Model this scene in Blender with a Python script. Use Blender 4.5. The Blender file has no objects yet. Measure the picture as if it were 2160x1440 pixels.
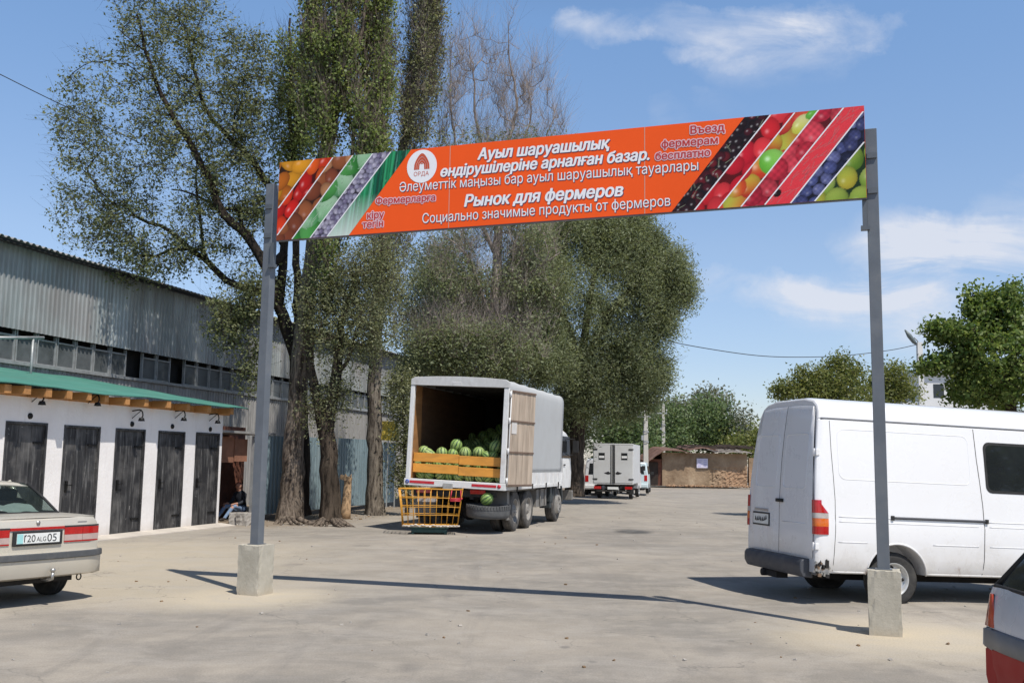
import bpy, bmesh, math, random
import numpy as np
from mathutils import Vector, Matrix, Quaternion

scene = bpy.context.scene
COL = scene.collection
rad = math.radians

# ---------------------------------------------------------------- camera
CAM_H, PITCH, ROLL, FPX = 1.7, math.atan(254 / 2100.0), 0.0145, 2100.0
_F = Vector((0, math.cos(PITCH), math.sin(PITCH)))
_R0, _U0 = Vector((1, 0, 0)), Vector((0, -math.sin(PITCH), math.cos(PITCH)))
_R = _R0 * math.cos(ROLL) + _U0 * math.sin(ROLL)
_U = -_R0 * math.sin(ROLL) + _U0 * math.cos(ROLL)
_C = Vector((0, 0, CAM_H))
cd = bpy.data.cameras.new("camera")
cam = bpy.data.objects.new("camera", cd)
COL.objects.link(cam)
cd.sensor_width = 36.0
cd.lens = 36.0 * FPX / 2160.0
cd.clip_start, cd.clip_end = 0.1, 3000.0
B = -_F
cam.matrix_world = Matrix(((_R.x, _U.x, B.x, _C.x), (_R.y, _U.y, B.y, _C.y), (_R.z, _U.z, B.z, _C.z), (0, 0, 0, 1)))
scene.camera = cam

# ---------------------------------------------------------------- light
SUN = Vector((1.85, -2.5, 5.05)).normalized()
sl = bpy.data.lights.new("sun", 'SUN')
sl.energy, sl.angle, sl.color = 4.7, rad(0.53), (1.0, 0.945, 0.865)
so = bpy.data.objects.new("sun", sl)
so.rotation_euler = SUN.to_track_quat('Z', 'Y').to_euler()
COL.objects.link(so)
scene.view_settings.view_transform = 'Standard'
scene.view_settings.look = 'None'
scene.view_settings.exposure = 0.0
scene.view_settings.gamma = 1.0
scene.view_settings.use_curve_mapping = False
scene.cycles.max_bounces = 6
scene.cycles.diffuse_bounces = 3
scene.cycles.transparent_max_bounces = 8
SKY_STRENGTH = 0.105


# ---------------------------------------------------------------- pixel helpers (photograph 2160 x 1440)
def ray(px, py):
    return (_F + _R * ((px - 1080) / FPX) + _U * ((720 - py) / FPX))


def G(px, py, z=0.0):
    d = ray(px, py)
    return _C + d * ((z - CAM_H) / d.z)


def P(px, py, Y):
    d = ray(px, py)
    return _C + d * (Y / d.y)


# ---------------------------------------------------------------- materials
class NG:
    def __init__(s, name):
        s.m = bpy.data.materials.new(name)
        s.m.use_nodes = True
        s.t = s.m.node_tree
        s.n = s.t.nodes
        s.bs = s.n.get("Principled BSDF")
        s.out = s.n.get("Material Output")
        s._tc = None

    def new(s, typ, **kw):
        nd = s.n.new(typ)
        for k, v in kw.items():
            setattr(nd, k, v)
        return nd

    def link(s, a, b):
        s.t.links.new(a, b)

    def put(s, sock, v):
        if hasattr(v, 'default_value') or hasattr(v, 'is_output'):
            s.link(v, sock)
        else:
            if sock.type == 'RGBA' and len(v) == 3:
                v = (*v, 1)
            sock.default_value = v

    def obj(s):
        if s._tc is None:
            s._tc = s.new('ShaderNodeTexCoord')
        return s._tc.outputs['Object']

    def pos(s):
        return s.new('ShaderNodeNewGeometry').outputs['Position']

    def scalev(s, vec, sc):
        nd = s.new('ShaderNodeMapping')
        s.link(vec, nd.inputs['Vector'])
        nd.inputs['Scale'].default_value = sc
        return nd.outputs[0]

    def noise(s, vec, scale, detail=4, rough=0.6, dist=0.0):
        nd = s.new('ShaderNodeTexNoise')
        s.link(vec, nd.inputs['Vector'])
        nd.inputs['Scale'].default_value = scale
        nd.inputs['Detail'].default_value = detail
        nd.inputs['Roughness'].default_value = rough
        nd.inputs['Distortion'].default_value = dist
        return nd.outputs[0]

    def ramp(s, fac, stops, interp='LINEAR'):
        nd = s.new('ShaderNodeValToRGB')
        s.link(fac, nd.inputs[0])
        cr = nd.color_ramp
        cr.interpolation = interp
        while len(cr.elements) < len(stops):
            cr.elements.new(0.5)
        for e, (p, c) in zip(cr.elements, stops):
            e.position = p
            e.color = (c, c, c, 1) if not hasattr(c, '__len__') else (*c[:3], 1)
        return nd.outputs[0]

    def math(s, op, a, b=0.0, c=None, clamp=False):
        nd = s.new('ShaderNodeMath', operation=op, use_clamp=clamp)
        s.put(nd.inputs[0], a)
        s.put(nd.inputs[1], b)
        if c is not None:
            s.put(nd.inputs[2], c)
        return nd.outputs[0]

    def mix(s, fac, a, b, blend='MIX'):
        nd = s.new('ShaderNodeMix', data_type='RGBA', blend_type=blend)
        s.put(nd.inputs[0], fac)
        s.put(nd.inputs[6], a)
        s.put(nd.inputs[7], b)
        return nd.outputs[2]

    def bump(s, h, strength=0.3, dist=0.02):
        nd = s.new('ShaderNodeBump')
        s.link(h, nd.inputs['Height'])
        nd.inputs['Strength'].default_value = strength
        nd.inputs['Distance'].default_value = dist
        s.link(nd.outputs[0], s.bs.inputs['Normal'])
        return nd

    def set(s, **kw):
        for k, v in kw.items():
            s.put(s.bs.inputs[k.replace('_', ' ')], v)
        return s.m


def plain(name, col, rough=0.6, metal=0.0, var=0.12, scale=3.0, bump=0.0, dirt=None, dirt_amt=0.5, stretch=(1, 1, 1), spec=None, coat=0.0):
    g = NG(name)
    v = g.scalev(g.obj(), stretch)
    n = g.noise(v, scale, 6, 0.65)
    lo = tuple(c * (1 - var) for c in col)
    hi = tuple(min(1, c * (1 + var)) for c in col)
    c = g.ramp(n, [(0.3, lo), (0.7, hi)])
    if dirt:
        n2 = g.noise(v, scale * 0.7 + 0.9, 8, 0.7, 0.4)
        f = g.ramp(n2, [(0.48, 0.0), (0.72, dirt_amt)])
        c = g.mix(f, c, dirt)
    rr = g.ramp(g.noise(v, scale * 2.3, 3), [(0.3, max(0.02, rough - 0.08)), (0.7, min(1, rough + 0.1))])
    g.set(Base_Color=c, Roughness=rr, Metallic=metal)
    if spec is not None:
        g.set(Specular_IOR_Level=spec)
    if coat:
        g.set(Coat_Weight=coat, Coat_Roughness=0.06)
    if bump:
        g.bump(g.noise(v, scale * 6, 6), bump, 0.01)
    return g.m


def glass_dark(name, col=(0.012, 0.014, 0.016), rough=0.04):
    g = NG(name)
    n = g.noise(g.obj(), 2.0, 3)
    g.set(Base_Color=g.ramp(n, [(0.3, col), (0.7, tuple(c * 1.6 for c in col))]), Roughness=rough, Specular_IOR_Level=0.6)
    return g.m


# ---------------------------------------------------------------- mesh builder
class MB:
    def __init__(s):
        s.v, s.f, s.m, s.sm = [], [], [], []

    def add(s, verts, faces, m=0, smooth=False):
        o = len(s.v)
        s.v.extend(tuple(p) for p in verts)
        for f in faces:
            s.f.append(tuple(i + o for i in f))
            s.m.append(m)
            s.sm.append(smooth)

    def box(s, c, size, m=0, rot=None):
        hx, hy, hz = size[0] / 2, size[1] / 2, size[2] / 2
        vs = [Vector((x, y, z)) for x in (-hx, hx) for y in (-hy, hy) for z in (-hz, hz)]
        if rot is not None:
            vs = [rot @ p for p in vs]
        c = Vector(c)
        s.add([p + c for p in vs], [(0, 1, 3, 2), (4, 6, 7, 5), (0, 4, 5, 1), (2, 3, 7, 6), (0, 2, 6, 4), (1, 5, 7, 3)], m)

    def span(s, a, b, m=0):
        s.box([(p + q) / 2 for p, q in zip(a, b)], [abs(q - p) for p, q in zip(a, b)], m)

    def bar(s, a, b, w, h, m=0):
        a, b = Vector(a), Vector(b)
        d = (b - a)
        q = d.to_track_quat('X', 'Z').to_matrix()
        s.box((a + b) / 2, (d.length, w, h), m, q)

    def prism(s, poly, axis, lo, hi, m=0):
        """poly: 2-D points; axis 'x','y' or 'z' is the extrusion axis."""
        def mk(p, e):
            return {'x': (e, p[0], p[1]), 'y': (p[0], e, p[1]), 'z': (p[0], p[1], e)}[axis]
        n = len(poly)
        vs = [mk(p, lo) for p in poly] + [mk(p, hi) for p in poly]
        fs = [tuple(range(n - 1, -1, -1)), tuple(range(n, 2 * n))]
        fs += [(i, (i + 1) % n, n + (i + 1) % n, n + i) for i in range(n)]
        s.add(vs, fs, m)

    def tube(s, pts, r, n=8, m=0, caps=True, smooth=True, closed=False):
        pts = [Vector(p) for p in pts]
        k = len(pts)
        rs = list(r) if hasattr(r, '__len__') else [r] * k
        vs, fs = [], []
        ref = None
        for i, p in enumerate(pts):
            if closed:
                t = pts[(i + 1) % k] - pts[i - 1]
            else:
                t = pts[min(i + 1, k - 1)] - pts[max(i - 1, 0)]
            t = t.normalized() if t.length > 1e-9 else Vector((0, 0, 1))
            if ref is None:
                ref = Vector((0, 0, 1)) if abs(t.z) < 0.9 else Vector((1, 0, 0))
            a = (ref - t * ref.dot(t)).normalized()
            ref = a
            b = t.cross(a)
            for j in range(n):
                th = 2 * math.pi * j / n
                vs.append(p + (a * math.cos(th) + b * math.sin(th)) * rs[i])
        for i in range(k if closed else k - 1):
            for j in range(n):
                i2, j2 = (i + 1) % k, (j + 1) % n
                fs.append((i * n + j, i * n + j2, i2 * n + j2, i2 * n + j))
        if caps and not closed:
            fs.append(tuple(range(n - 1, -1, -1)))
            fs.append(tuple((k - 1) * n + j for j in range(n)))
        s.add(vs, fs, m, smooth)

    def lathe(s, prof, n=24, m=0, axis='z', c=(0, 0, 0), smooth=True, closed=False):
        vs, fs = [], []
        k = len(prof)
        for (r, h) in prof:
            for j in range(n):
                th = 2 * math.pi * j / n
                x, y = r * math.cos(th), r * math.sin(th)
                p = {'z': (x, y, h), 'y': (x, h, y), 'x': (h, x, y)}[axis]
                vs.append((p[0] + c[0], p[1] + c[1], p[2] + c[2]))
        for i in range(k if closed else k - 1):
            i2 = (i + 1) % k
            for j in range(n):
                j2 = (j + 1) % n
                fs.append((i * n + j, i * n + j2, i2 * n + j2, i2 * n + j))
        s.add(vs, fs, m, smooth)

    def loft(s, rings, m=0, caps=True, smooth=True, closed=True):
        n = len(rings[0])
        vs = [p for r in rings for p in r]
        fs = []
        for i in range(len(rings) - 1):
            for j in range(n if closed else n - 1):
                j2 = (j + 1) % n
                fs.append((i * n + j, i * n + j2, (i + 1) * n + j2, (i + 1) * n + j))
        if caps and closed:
            fs.append(tuple(range(n - 1, -1, -1)))
            fs.append(tuple((len(rings) - 1) * n + j for j in range(n)))
        s.add(vs, fs, m, smooth)

    def mesh(s, name, mats):
        me = bpy.data.meshes.new(name)
        me.from_pydata(s.v, [], s.f)
        for mt in (mats if isinstance(mats, (list, tuple)) else [mats]):
            me.materials.append(mt)
        me.polygons.foreach_set('material_index', s.m)
        me.polygons.foreach_set('use_smooth', s.sm)
        bm = bmesh.new()
        bm.from_mesh(me)
        bmesh.ops.recalc_face_normals(bm, faces=bm.faces)
        bm.to_mesh(me)
        bm.free()
        return me

    def build(s, name, mats, parent=None, bevel=0.0, seg=2, smooth=None):
        me = s.mesh(name, mats)
        if smooth is not None:
            me.polygons.foreach_set('use_smooth', [True] * len(me.polygons))
            me.set_sharp_from_angle(angle=rad(smooth))
        o = bpy.data.objects.new(name, me)
        COL.objects.link(o)
        if parent is not None:
            o.parent = parent
        if bevel:
            md = o.modifiers.new("bevel", 'BEVEL')
            md.width, md.segments, md.limit_method, md.angle_limit = bevel, seg, 'ANGLE', rad(40)
        return o


def tag(o, label=None, cat=None, group=None, kind=None):
    if label:
        o['label'] = label
    if cat:
        o['category'] = cat
    if group:
        o['group'] = group
    if kind:
        o['kind'] = kind
    return o


def thing(name, label, cat, loc=(0, 0, 0), rot=(0, 0, 0), group=None):
    o = bpy.data.objects.new(name, None)
    o.empty_display_size = 0.2
    COL.objects.link(o)
    o.location = loc
    o.rotation_euler = rot
    return tag(o, label, cat, group)


def carve(o, cutters):
    """boolean-subtract builder meshes from an object and bake the result"""
    tmp = []
    for c in cutters:
        me = c.mesh("cutter", [])
        co = bpy.data.objects.new("cutter", me)
        COL.objects.link(co)
        md = o.modifiers.new("cut", 'BOOLEAN')
        md.operation, md.solver, md.object = 'DIFFERENCE', 'EXACT', co
        if o.parent:
            co.parent = o.parent
        tmp.append(co)
    bpy.context.view_layer.update()
    dg = bpy.context.evaluated_depsgraph_get()
    me = bpy.data.meshes.new_from_object(o.evaluated_get(dg))
    o.modifiers.clear()
    old = o.data
    o.data = me
    bpy.data.meshes.remove(old)
    for co in tmp:
        bpy.data.objects.remove(co)
    return o


def copy_tree(o, parent=None):
    c = o.copy()
    COL.objects.link(c)
    if parent is not None:
        c.parent = parent
    for ch in list(o.children):
        copy_tree(ch, c)
    return c


def text_mesh(s, size=1.0, shear=0.0, bold=0.0, width=None, align='LEFT'):
    """outline of a word, filled by winding number (some built-in glyphs have overlapping contours)"""
    from mathutils.geometry import delaunay_2d_cdt, interpolate_bezier
    cu = bpy.data.curves.new("lettering", 'FONT')
    cu.body, cu.size = s, 1.0
    ob = bpy.data.objects.new("lettering", cu)
    COL.objects.link(ob)
    bpy.context.view_layer.update()
    crv = ob.to_curve(bpy.context.evaluated_depsgraph_get())
    loops = []
    for sp in crv.splines:
        if sp.type == 'BEZIER':
            bps = sp.bezier_points
            loop = []
            for a, b in zip(bps, list(bps[1:]) + [bps[0]]):
                straight = (a.handle_right - a.co).length < 1e-6 and (b.handle_left - b.co).length < 1e-6
                seg = [a.co, b.co] if straight else interpolate_bezier(a.co, a.handle_right, b.handle_left, b.co, 6)
                loop += [(p.x, p.y) for p in seg[:-1]]
        else:
            loop = [(p.co.x, p.co.y) for p in sp.points]
        if len(loop) > 2:
            loops.append(np.array(loop))
    ob.to_curve_clear()
    bpy.data.objects.remove(ob)
    vs, es = [], []
    for lp in loops:
        o = len(vs)
        vs += [Vector((x, y)) for x, y in lp]
        es += [(o + k, o + (k + 1) % len(lp)) for k in range(len(lp))]
    V, _, Fc, _, _, _ = delaunay_2d_cdt(vs, es, [], 0, 1e-6)
    co = np.array([(p.x, p.y, 0.0) for p in V])
    cen = np.array([co[list(f)].mean(0)[:2] for f in Fc])
    wn = np.zeros(len(cen))
    for lp in loops:
        a, b = lp, np.roll(lp, -1, 0)
        ax, ay = a[None, :, 0] - cen[:, None, 0], a[None, :, 1] - cen[:, None, 1]
        bx, by = b[None, :, 0] - cen[:, None, 0], b[None, :, 1] - cen[:, None, 1]
        wn += np.arctan2(ax * by - ay * bx, ax * bx + ay * by).sum(1)
    fs = [tuple(f) for f, w in zip(Fc, wn) if abs(w) > 3.0]
    co[:, 0] += shear * co[:, 1]
    co *= size
    co[:, 0] -= co[:, 0].min()
    if width:
        co[:, 0] *= width / co[:, 0].max()
    return co, fs


_CAP = None


def cap_ratio():
    global _CAP
    if _CAP is None:
        co, fs = text_mesh("А", 1.0)
        _CAP = co[:, 1].max()
    return _CAP


def smooth_path(pts, n=6):
    """Catmull-Rom through points"""
    pts = [Vector(p) for p in pts]
    q = [pts[0] * 2 - pts[1]] + pts + [pts[-1] * 2 - pts[-2]]
    out = []
    for i in range(1, len(q) - 2):
        for k in range(n):
            t = k / n
            a, b, c, d = q[i - 1], q[i], q[i + 1], q[i + 2]
            out.append(0.5 * ((2 * b) + (c - a) * t + (2 * a - 5 * b + 4 * c - d) * t * t + (3 * b - a - 3 * c + d) * t ** 3))
    out.append(pts[-1])
    return out


def rrect(x0, z0, x1, z1, r, n=4):
    out = []
    for cx, cz, a0 in ((x1 - r, z1 - r, 0), (x0 + r, z1 - r, 90), (x0 + r, z0 + r, 180), (x1 - r, z0 + r, 270)):
        for k in range(n + 1):
            a = rad(a0 + 90 * k / n)
            out.append((cx + r * math.cos(a), cz + r * math.sin(a)))
    return out
# ================================================================ sky
def make_world():
    w = bpy.data.worlds.new("World")
    scene.world = w
    w.use_nodes = True
    t = w.node_tree
    t.nodes.clear()
    g = NG.__new__(NG)
    g.t, g.n, g._tc = t, t.nodes, None
    out = g.new('ShaderNodeOutputWorld')
    bg = g.new('ShaderNodeBackground')
    g.link(bg.outputs[0], out.inputs[0])
    sky = g.new('ShaderNodeTexSky', sky_type='NISHITA')
    sky.sun_disc = False
    sky.sun_elevation = math.asin(SUN.z)
    sky.sun_rotation = math.atan2(SUN.x, SUN.y)
    sky.altitude = 800
    sky.air_density, sky.dust_density, sky.ozone_density = 1.0, 0.9, 1.6
    tc = g.new('ShaderNodeTexCoord')
    sp = g.new('ShaderNodeSeparateXYZ')
    g.link(tc.outputs['Generated'], sp.inputs[0])
    y = g.math('MAXIMUM', sp.outputs[1], 0.05)
    u = g.math('DIVIDE', sp.outputs[0], y)
    v = g.math('DIVIDE', sp.outputs[2], y)
    cb = g.new('ShaderNodeCombineXYZ')
    g.link(u, cb.inputs[0])
    g.link(v, cb.inputs[1])
    mp = g.new('ShaderNodeMapping')
    g.link(cb.outputs[0], mp.inputs[0])
    mp.inputs['Rotation'].default_value = (0, 0, rad(-12))
    mp.inputs['Scale'].default_value = (1.0, 2.2, 1)
    n = g.noise(mp.outputs[0], 5.5, 10, 0.62, 0.9)
    nb = g.noise(mp.outputs[0], 2.3, 4, 0.5, 0.3)
    nf = g.math('MULTIPLY', g.ramp(n, [(0.38, 0.0), (0.66, 1.0)]), g.ramp(nb, [(0.36, 0.08), (0.62, 1.0)]))
    total = None
    #        px    py   half-widths (px)  weight
    blobs = [(1500, 40, 330, 60, 0.6), (1620, 100, 200, 85, 0.6), (1270, 45, 110, 45, 1.0), (1760, 60, 140, 60, 0.5), (1500, 110, 130, 30, 0.5), (2040, 520, 300, 85, 1.7), (2180, 500, 240, 130, 1.4), (1700, 620, 330, 50, 0.85),
             (1900, 650, 330, 110, 0.6), (1430, 230, 70, 40, 0.4), (1550, 200, 60, 40, 0.5), (2100, 730, 330, 110, 0.5)]
    wn = g.new('ShaderNodeTexNoise')
    g.link(cb.outputs[0], wn.inputs['Vector'])
    wn.inputs['Scale'].default_value, wn.inputs['Detail'].default_value, wn.inputs['Roughness'].default_value = 6.0, 7, 0.62
    wc = g.new('ShaderNodeSeparateColor')
    g.link(wn.outputs[1], wc.inputs[0])
    u = g.math('ADD', u, g.math('MULTIPLY', g.math('SUBTRACT', wc.outputs[0], 0.5), 0.24))
    v = g.math('ADD', v, g.math('MULTIPLY', g.math('SUBTRACT', wc.outputs[1], 0.5), 0.11))
    for px, py, a, b, wt in blobs:
        d = ray(px, py)
        u0, v0 = d.x / d.y, d.z / d.y
        du = g.math('DIVIDE', g.math('SUBTRACT', u, u0), a / FPX)
        dv = g.math('DIVIDE', g.math('SUBTRACT', v, v0), b / FPX)
        r2 = g.math('ADD', g.math('MULTIPLY', du, du), g.math('MULTIPLY', dv, dv))
        k = g.math('MULTIPLY', g.math('SUBTRACT', 1.0, r2, clamp=True), wt)
        total = k if total is None else g.math('ADD', total, k)
    fac = g.math('MULTIPLY', g.math('MULTIPLY', nf, total), 1.7, clamp=True)
    fac = g.math('MINIMUM', fac, 0.85)
    # gain by height: low sky brightened, high sky dimmed to weaken the fill light
    gain = g.ramp(sp.outputs[2], [(0.0, (0.60, 0.565, 0.62)), (0.10, (0.64, 0.62, 0.66)), (0.21, (0.77, 0.74, 0.74)), (0.42, (0.80, 0.89, 0.93)), (0.55, (0.62, 0.68, 0.72)), (0.80, (0.28, 0.29, 0.31))])
    base = g.mix(1.0, sky.outputs[0], gain, 'MULTIPLY')
    base = g.mix(1.0, base, (2.0, 2.0, 2.0), 'MULTIPLY')
    col = g.mix(fac, base, (7.2, 7.5, 8.3, 1))
    g.link(col, bg.inputs[0])
    bg.inputs[1].default_value = SKY_STRENGTH


make_world()

# ================================================================ ground
BLK_L = G(537, 1252)
BLK_R = G(1868, 1336)
WO = Vector((-7.35, 25.5, 0))                       # near corner of the row of sheds
WU = Vector((0.249, 0.9685, 0)).normalized()        # along the sheds
WN = Vector((-WU.y, WU.x, 0))                       # away from the yard
WROT = math.atan2(WU.y, WU.x)


def WP(px, py, s):
    """pixel -> (t, z) on the vertical plane parallel to the sheds, s metres behind their front"""
    d = ray(px, py)
    o = WO + WN * s
    k = (o - _C).dot(WN) / d.dot(WN)
    p = _C + d * k
    return (p - WO).dot(WU), p.z


def ground_z(x, y):
    t = min(1, max(0, (x - 5.2) / 3.6))
    z = -0.15 * t * t * (3 - 2 * t)
    return z


def make_ground():
    g = NG("dusty_asphalt")
    p = g.pos()
    big = g.noise(p, 0.30, 6, 0.62, 0.6)
    st = g.noise(g.scalev(p, (0.55, 1.0, 1)), 0.55, 8, 0.68, 0.7)
    mid = g.noise(p, 1.6, 8, 0.7)
    fine = g.noise(p, 55, 4, 0.75)
    grit = g.noise(p, 210, 2, 0.6)
    c = g.ramp(big, [(0.34, (0.245, 0.220, 0.182)), (0.52, (0.322, 0.284, 0.232)), (0.68, (0.39, 0.343, 0.278))])
    c = g.mix(g.ramp(st, [(0.42, 0.0), (0.62, 0.75)]), c, (0.215, 0.198, 0.172))
    c = g.mix(g.ramp(mid, [(0.48, 0.0), (0.70, 0.6)]), c, (0.42, 0.37, 0.30))
    trk = g.noise(g.scalev(p, (1.1, 0.16, 1)), 1.2, 6, 0.6, 1.2)
    c = g.mix(g.ramp(trk, [(0.54, 0.0), (0.70, 0.55)]), c, (0.20, 0.182, 0.158))
    blot = g.noise(p, 3.4, 7, 0.75, 0.5)
    c = g.mix(g.ramp(blot, [(0.60, 0.0), (0.72, 0.5)]), c, (0.185, 0.168, 0.146))
    sepp = g.new('ShaderNodeSeparateXYZ')
    g.link(p, sepp.inputs[0])
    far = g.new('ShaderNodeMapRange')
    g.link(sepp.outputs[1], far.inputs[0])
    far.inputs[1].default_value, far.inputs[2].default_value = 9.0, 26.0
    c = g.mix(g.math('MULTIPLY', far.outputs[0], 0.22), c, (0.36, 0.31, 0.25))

    def spot(cx, cy, r0, r1, warp=0.9, asp=1.0):
        d = g.new('ShaderNodeVectorMath', operation='DISTANCE')
        q = g.scalev(p, (1, asp, 0))
        wv = g.new('ShaderNodeVectorMath', operation='ADD')
        nn = g.new('ShaderNodeTexNoise')
        g.link(p, nn.inputs['Vector'])
        nn.inputs['Scale'].default_value = 1.1
        nn.inputs['Detail'].default_value = 6
        sc = g.new('ShaderNodeVectorMath', operation='SCALE')
        g.link(nn.outputs[1], sc.inputs[0])
        sc.inputs[3].default_value = warp
        g.link(q, wv.inputs[0])
        g.link(sc.outputs[0], wv.inputs[1])
        g.link(wv.outputs[0], d.inputs[0])
        d.inputs[1].default_value = (cx + warp / 2, cy * asp + warp / 2, warp / 2)
        mr = g.new('ShaderNodeMapRange')
        mr.interpolation_type = 'SMOOTHSTEP'
        g.link(d.outputs['Value'], mr.inputs[0])
        mr.inputs[1].default_value, mr.inputs[2].default_value = r0, r1
        mr.inputs[3].default_value, mr.inputs[4].default_value = 1, 0
        return mr.outputs[0]

    sand = (0.53, 0.45, 0.325)
    for (x, y, r0, r1, a, asp) in ((BLK_L.x - 0.1, BLK_L.y - 0.4, 0.4, 1.5, 0.75, 1.0), (BLK_R.x + 0.1, BLK_R.y - 0.25, 0.5, 2.0, 0.8, 1.1), (-6.2, 16.5, 0.8, 5.0, 0.6, 0.7), (-4.2, 13.2, 0.3, 2.6, 0.35, 1)):
        c = g.mix(g.math('MULTIPLY', spot(x, y, r0, r1, 0.9, asp), a), c, sand)
    # bare soil under the trees and along the fence
    sv = g.new('ShaderNodeVectorMath', operation='DOT_PRODUCT')
    so_ = g.new('ShaderNodeVectorMath', operation='SUBTRACT')
    g.link(p, so_.inputs[0])
    so_.inputs[1].default_value = WO
    g.link(so_.outputs[0], sv.inputs[0])
    sv.inputs[1].default_value = WN
    mr = g.new('ShaderNodeMapRange')
    g.link(g.math('ADD', sv.outputs['Value'], g.math('MULTIPLY', g.math('SUBTRACT', mid, 0.5), 2.6)), mr.inputs[0])
    mr.inputs[1].default_value, mr.inputs[2].default_value = -2.6, -0.9
    tv = g.new('ShaderNodeVectorMath', operation='DOT_PRODUCT')
    g.link(so_.outputs[0], tv.inputs[0])
    tv.inputs[1].default_value = WU
    mt = g.new('ShaderNodeMapRange')
    g.link(tv.outputs['Value'], mt.inputs[0])
    mt.inputs[1].default_value, mt.inputs[2].default_value = -0.8, 0.8
    soil = g.ramp(g.noise(p, 2.3, 8, 0.7), [(0.3, (0.15, 0.115, 0.08)), (0.7, (0.30, 0.235, 0.165))])
    c = g.mix(g.math('MULTIPLY', mr.outputs[0], mt.outputs[0]), c, soil)
    # dark patch of spilled water and oil drips
    wp = G(1335, 1121)
    wet = spot(wp.x, wp.y, 0.25, 0.62, 0.5, 0.55)
    c = g.mix(g.math('MULTIPLY', spot(wp.x - 0.2, wp.y - 0.5, 0.6, 2.2, 1.2, 0.5), 0.35), c, (0.15, 0.138, 0.122))
    c = g.mix(g.math('MULTIPLY', wet, 0.85), c, (0.06, 0.056, 0.05))
    for (px, py, r, a) in ((1290, 1140, 1.9, 0.3), (1190, 1365, 0.07, 0.7), (870, 1408, 0.2, 0.55), (620, 1190, 0.3, 0.35), (1500, 1375, 0.25, 0.35), (1250, 1395, 0.05, 0.8), (760, 1150, 0.25, 0.4)):
        q = G(px, py)
        c = g.mix(g.math('MULTIPLY', spot(q.x, q.y, 0.02, r, min(0.5, r * 1.6), 0.7), a), c, (0.13, 0.12, 0.108))
    # hairline cracks
    vo = g.new('ShaderNodeTexVoronoi', feature='DISTANCE_TO_EDGE')
    wv = g.new('ShaderNodeVectorMath', operation='ADD')
    nn = g.new('ShaderNodeTexNoise')
    g.link(p, nn.inputs['Vector'])
    nn.inputs['Scale'].default_value = 2.0
    nn.inputs['Detail'].default_value = 5
    g.link(p, wv.inputs[0])
    g.link(nn.outputs[1], wv.inputs[1])
    g.link(wv.outputs[0], vo.inputs['Vector'])
    vo.inputs['Scale'].default_value = 0.45
    crack = g.ramp(vo.outputs[0], [(0.0, 1.0), (0.008, 0.0)])
    crack = g.math('MULTIPLY', crack, g.ramp(g.noise(p, 0.5, 3), [(0.44, 0.0), (0.58, 0.65)]))
    c = g.mix(crack, c, (0.12, 0.11, 0.10))
    c = g.mix(g.ramp(g.noise(g.scalev(p, (0.8, 1.2, 1)), 1.1, 10, 0.75, 0.7), [(0.47, 0.0), (0.62, 0.36)]), c, (0.41, 0.373, 0.322))
    c = g.mix(1.0, c, (0.985, 1.0, 1.03), 'MULTIPLY')
    c = g.mix(0.6, c, g.ramp(fine, [(0.25, (0.30, 0.30, 0.30)), (0.75, (0.70, 0.70, 0.70))]), 'OVERLAY')
    c = g.mix(g.ramp(grit, [(0.62, 0.0), (0.75, 0.3)]), c, (0.55, 0.50, 0.43))
    rgh = g.mix(wet, (0.9, 0.9, 0.9), (0.55, 0.55, 0.55))
    g.set(Base_Color=c, Roughness=rgh, Specular_IOR_Level=0.25)
    h = g.math('ADD', g.math('MULTIPLY', mid, 0.6), g.math('MULTIPLY', fine, 0.25))
    g.bump(h, 0.22, 0.03)

    xs = np.concatenate([np.linspace(-900, -40, 10), np.linspace(-36, 36, 110), np.linspace(40, 900, 10)])
    ys = np.concatenate([np.linspace(-60, -4, 6), np.linspace(-2, 70, 130), np.linspace(75, 1500, 14)])
    rng = np.random.default_rng(3)
    b = MB()
    vs = []
    for yy in ys:
        for xx in xs:
            z = ground_z(xx, yy)
            vs.append((xx, yy, z))
    nx = len(xs)
    fs = [(j * nx + i, j * nx + i + 1, (j + 1) * nx + i + 1, (j + 1) * nx + i) for j in range(len(ys) - 1) for i in range(nx - 1)]
    b.add(vs, fs, 0, True)
    o = b.build("ground", g.m)
    tag(o, "dusty grey beige asphalt yard with sandy patches and stains", "ground", kind='structure')


make_ground()

# ================================================================ corrugated warehouse, sheds, fence
galv = NG("galvanised_sheet")
_v = galv.obj()
_n = galv.noise(galv.scalev(_v, (0.9, 1, 0.25)), 1.3, 6, 0.65)
_c = galv.ramp(_n, [(0.3, (0.25, 0.275, 0.275)), (0.55, (0.37, 0.40, 0.40)), (0.75, (0.46, 0.49, 0.485))])
_r = galv.noise(galv.scalev(_v, (1.2, 1, 0.12)), 2.2, 7, 0.7)
_c = galv.mix(galv.ramp(_r, [(0.48, 0.0), (0.70, 0.65)]), _c, (0.215, 0.195, 0.175))
_big = galv.noise(galv.scalev(_v, (0.5, 1, 0.35)), 0.7, 4, 0.6, 0.5)
_c = galv.mix(galv.ramp(_big, [(0.52, 0.0), (0.66, 0.5)]), _c, (0.25, 0.22, 0.215))
_sx = galv.new('ShaderNodeSeparateXYZ')
galv.link(_v, _sx.inputs[0])
_sheet = galv.new('ShaderNodeTexWhiteNoise', noise_dimensions='1D')
galv.link(galv.math('FLOOR', galv.math('DIVIDE', _sx.outputs[0], 1.05)), _sheet.inputs['W'])
_c = galv.mix(0.35, _c, galv.ramp(_sheet.outputs[0], [(0, (0.3, 0.3, 0.3)), (1, (0.62, 0.62, 0.62))]), 'OVERLAY')
galv.set(Base_Color=_c, Roughness=0.5, Metallic=0.15)
galv.bump(galv.noise(_v, 3, 4), 0.12, 0.02)
M_galv = galv.m
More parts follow.
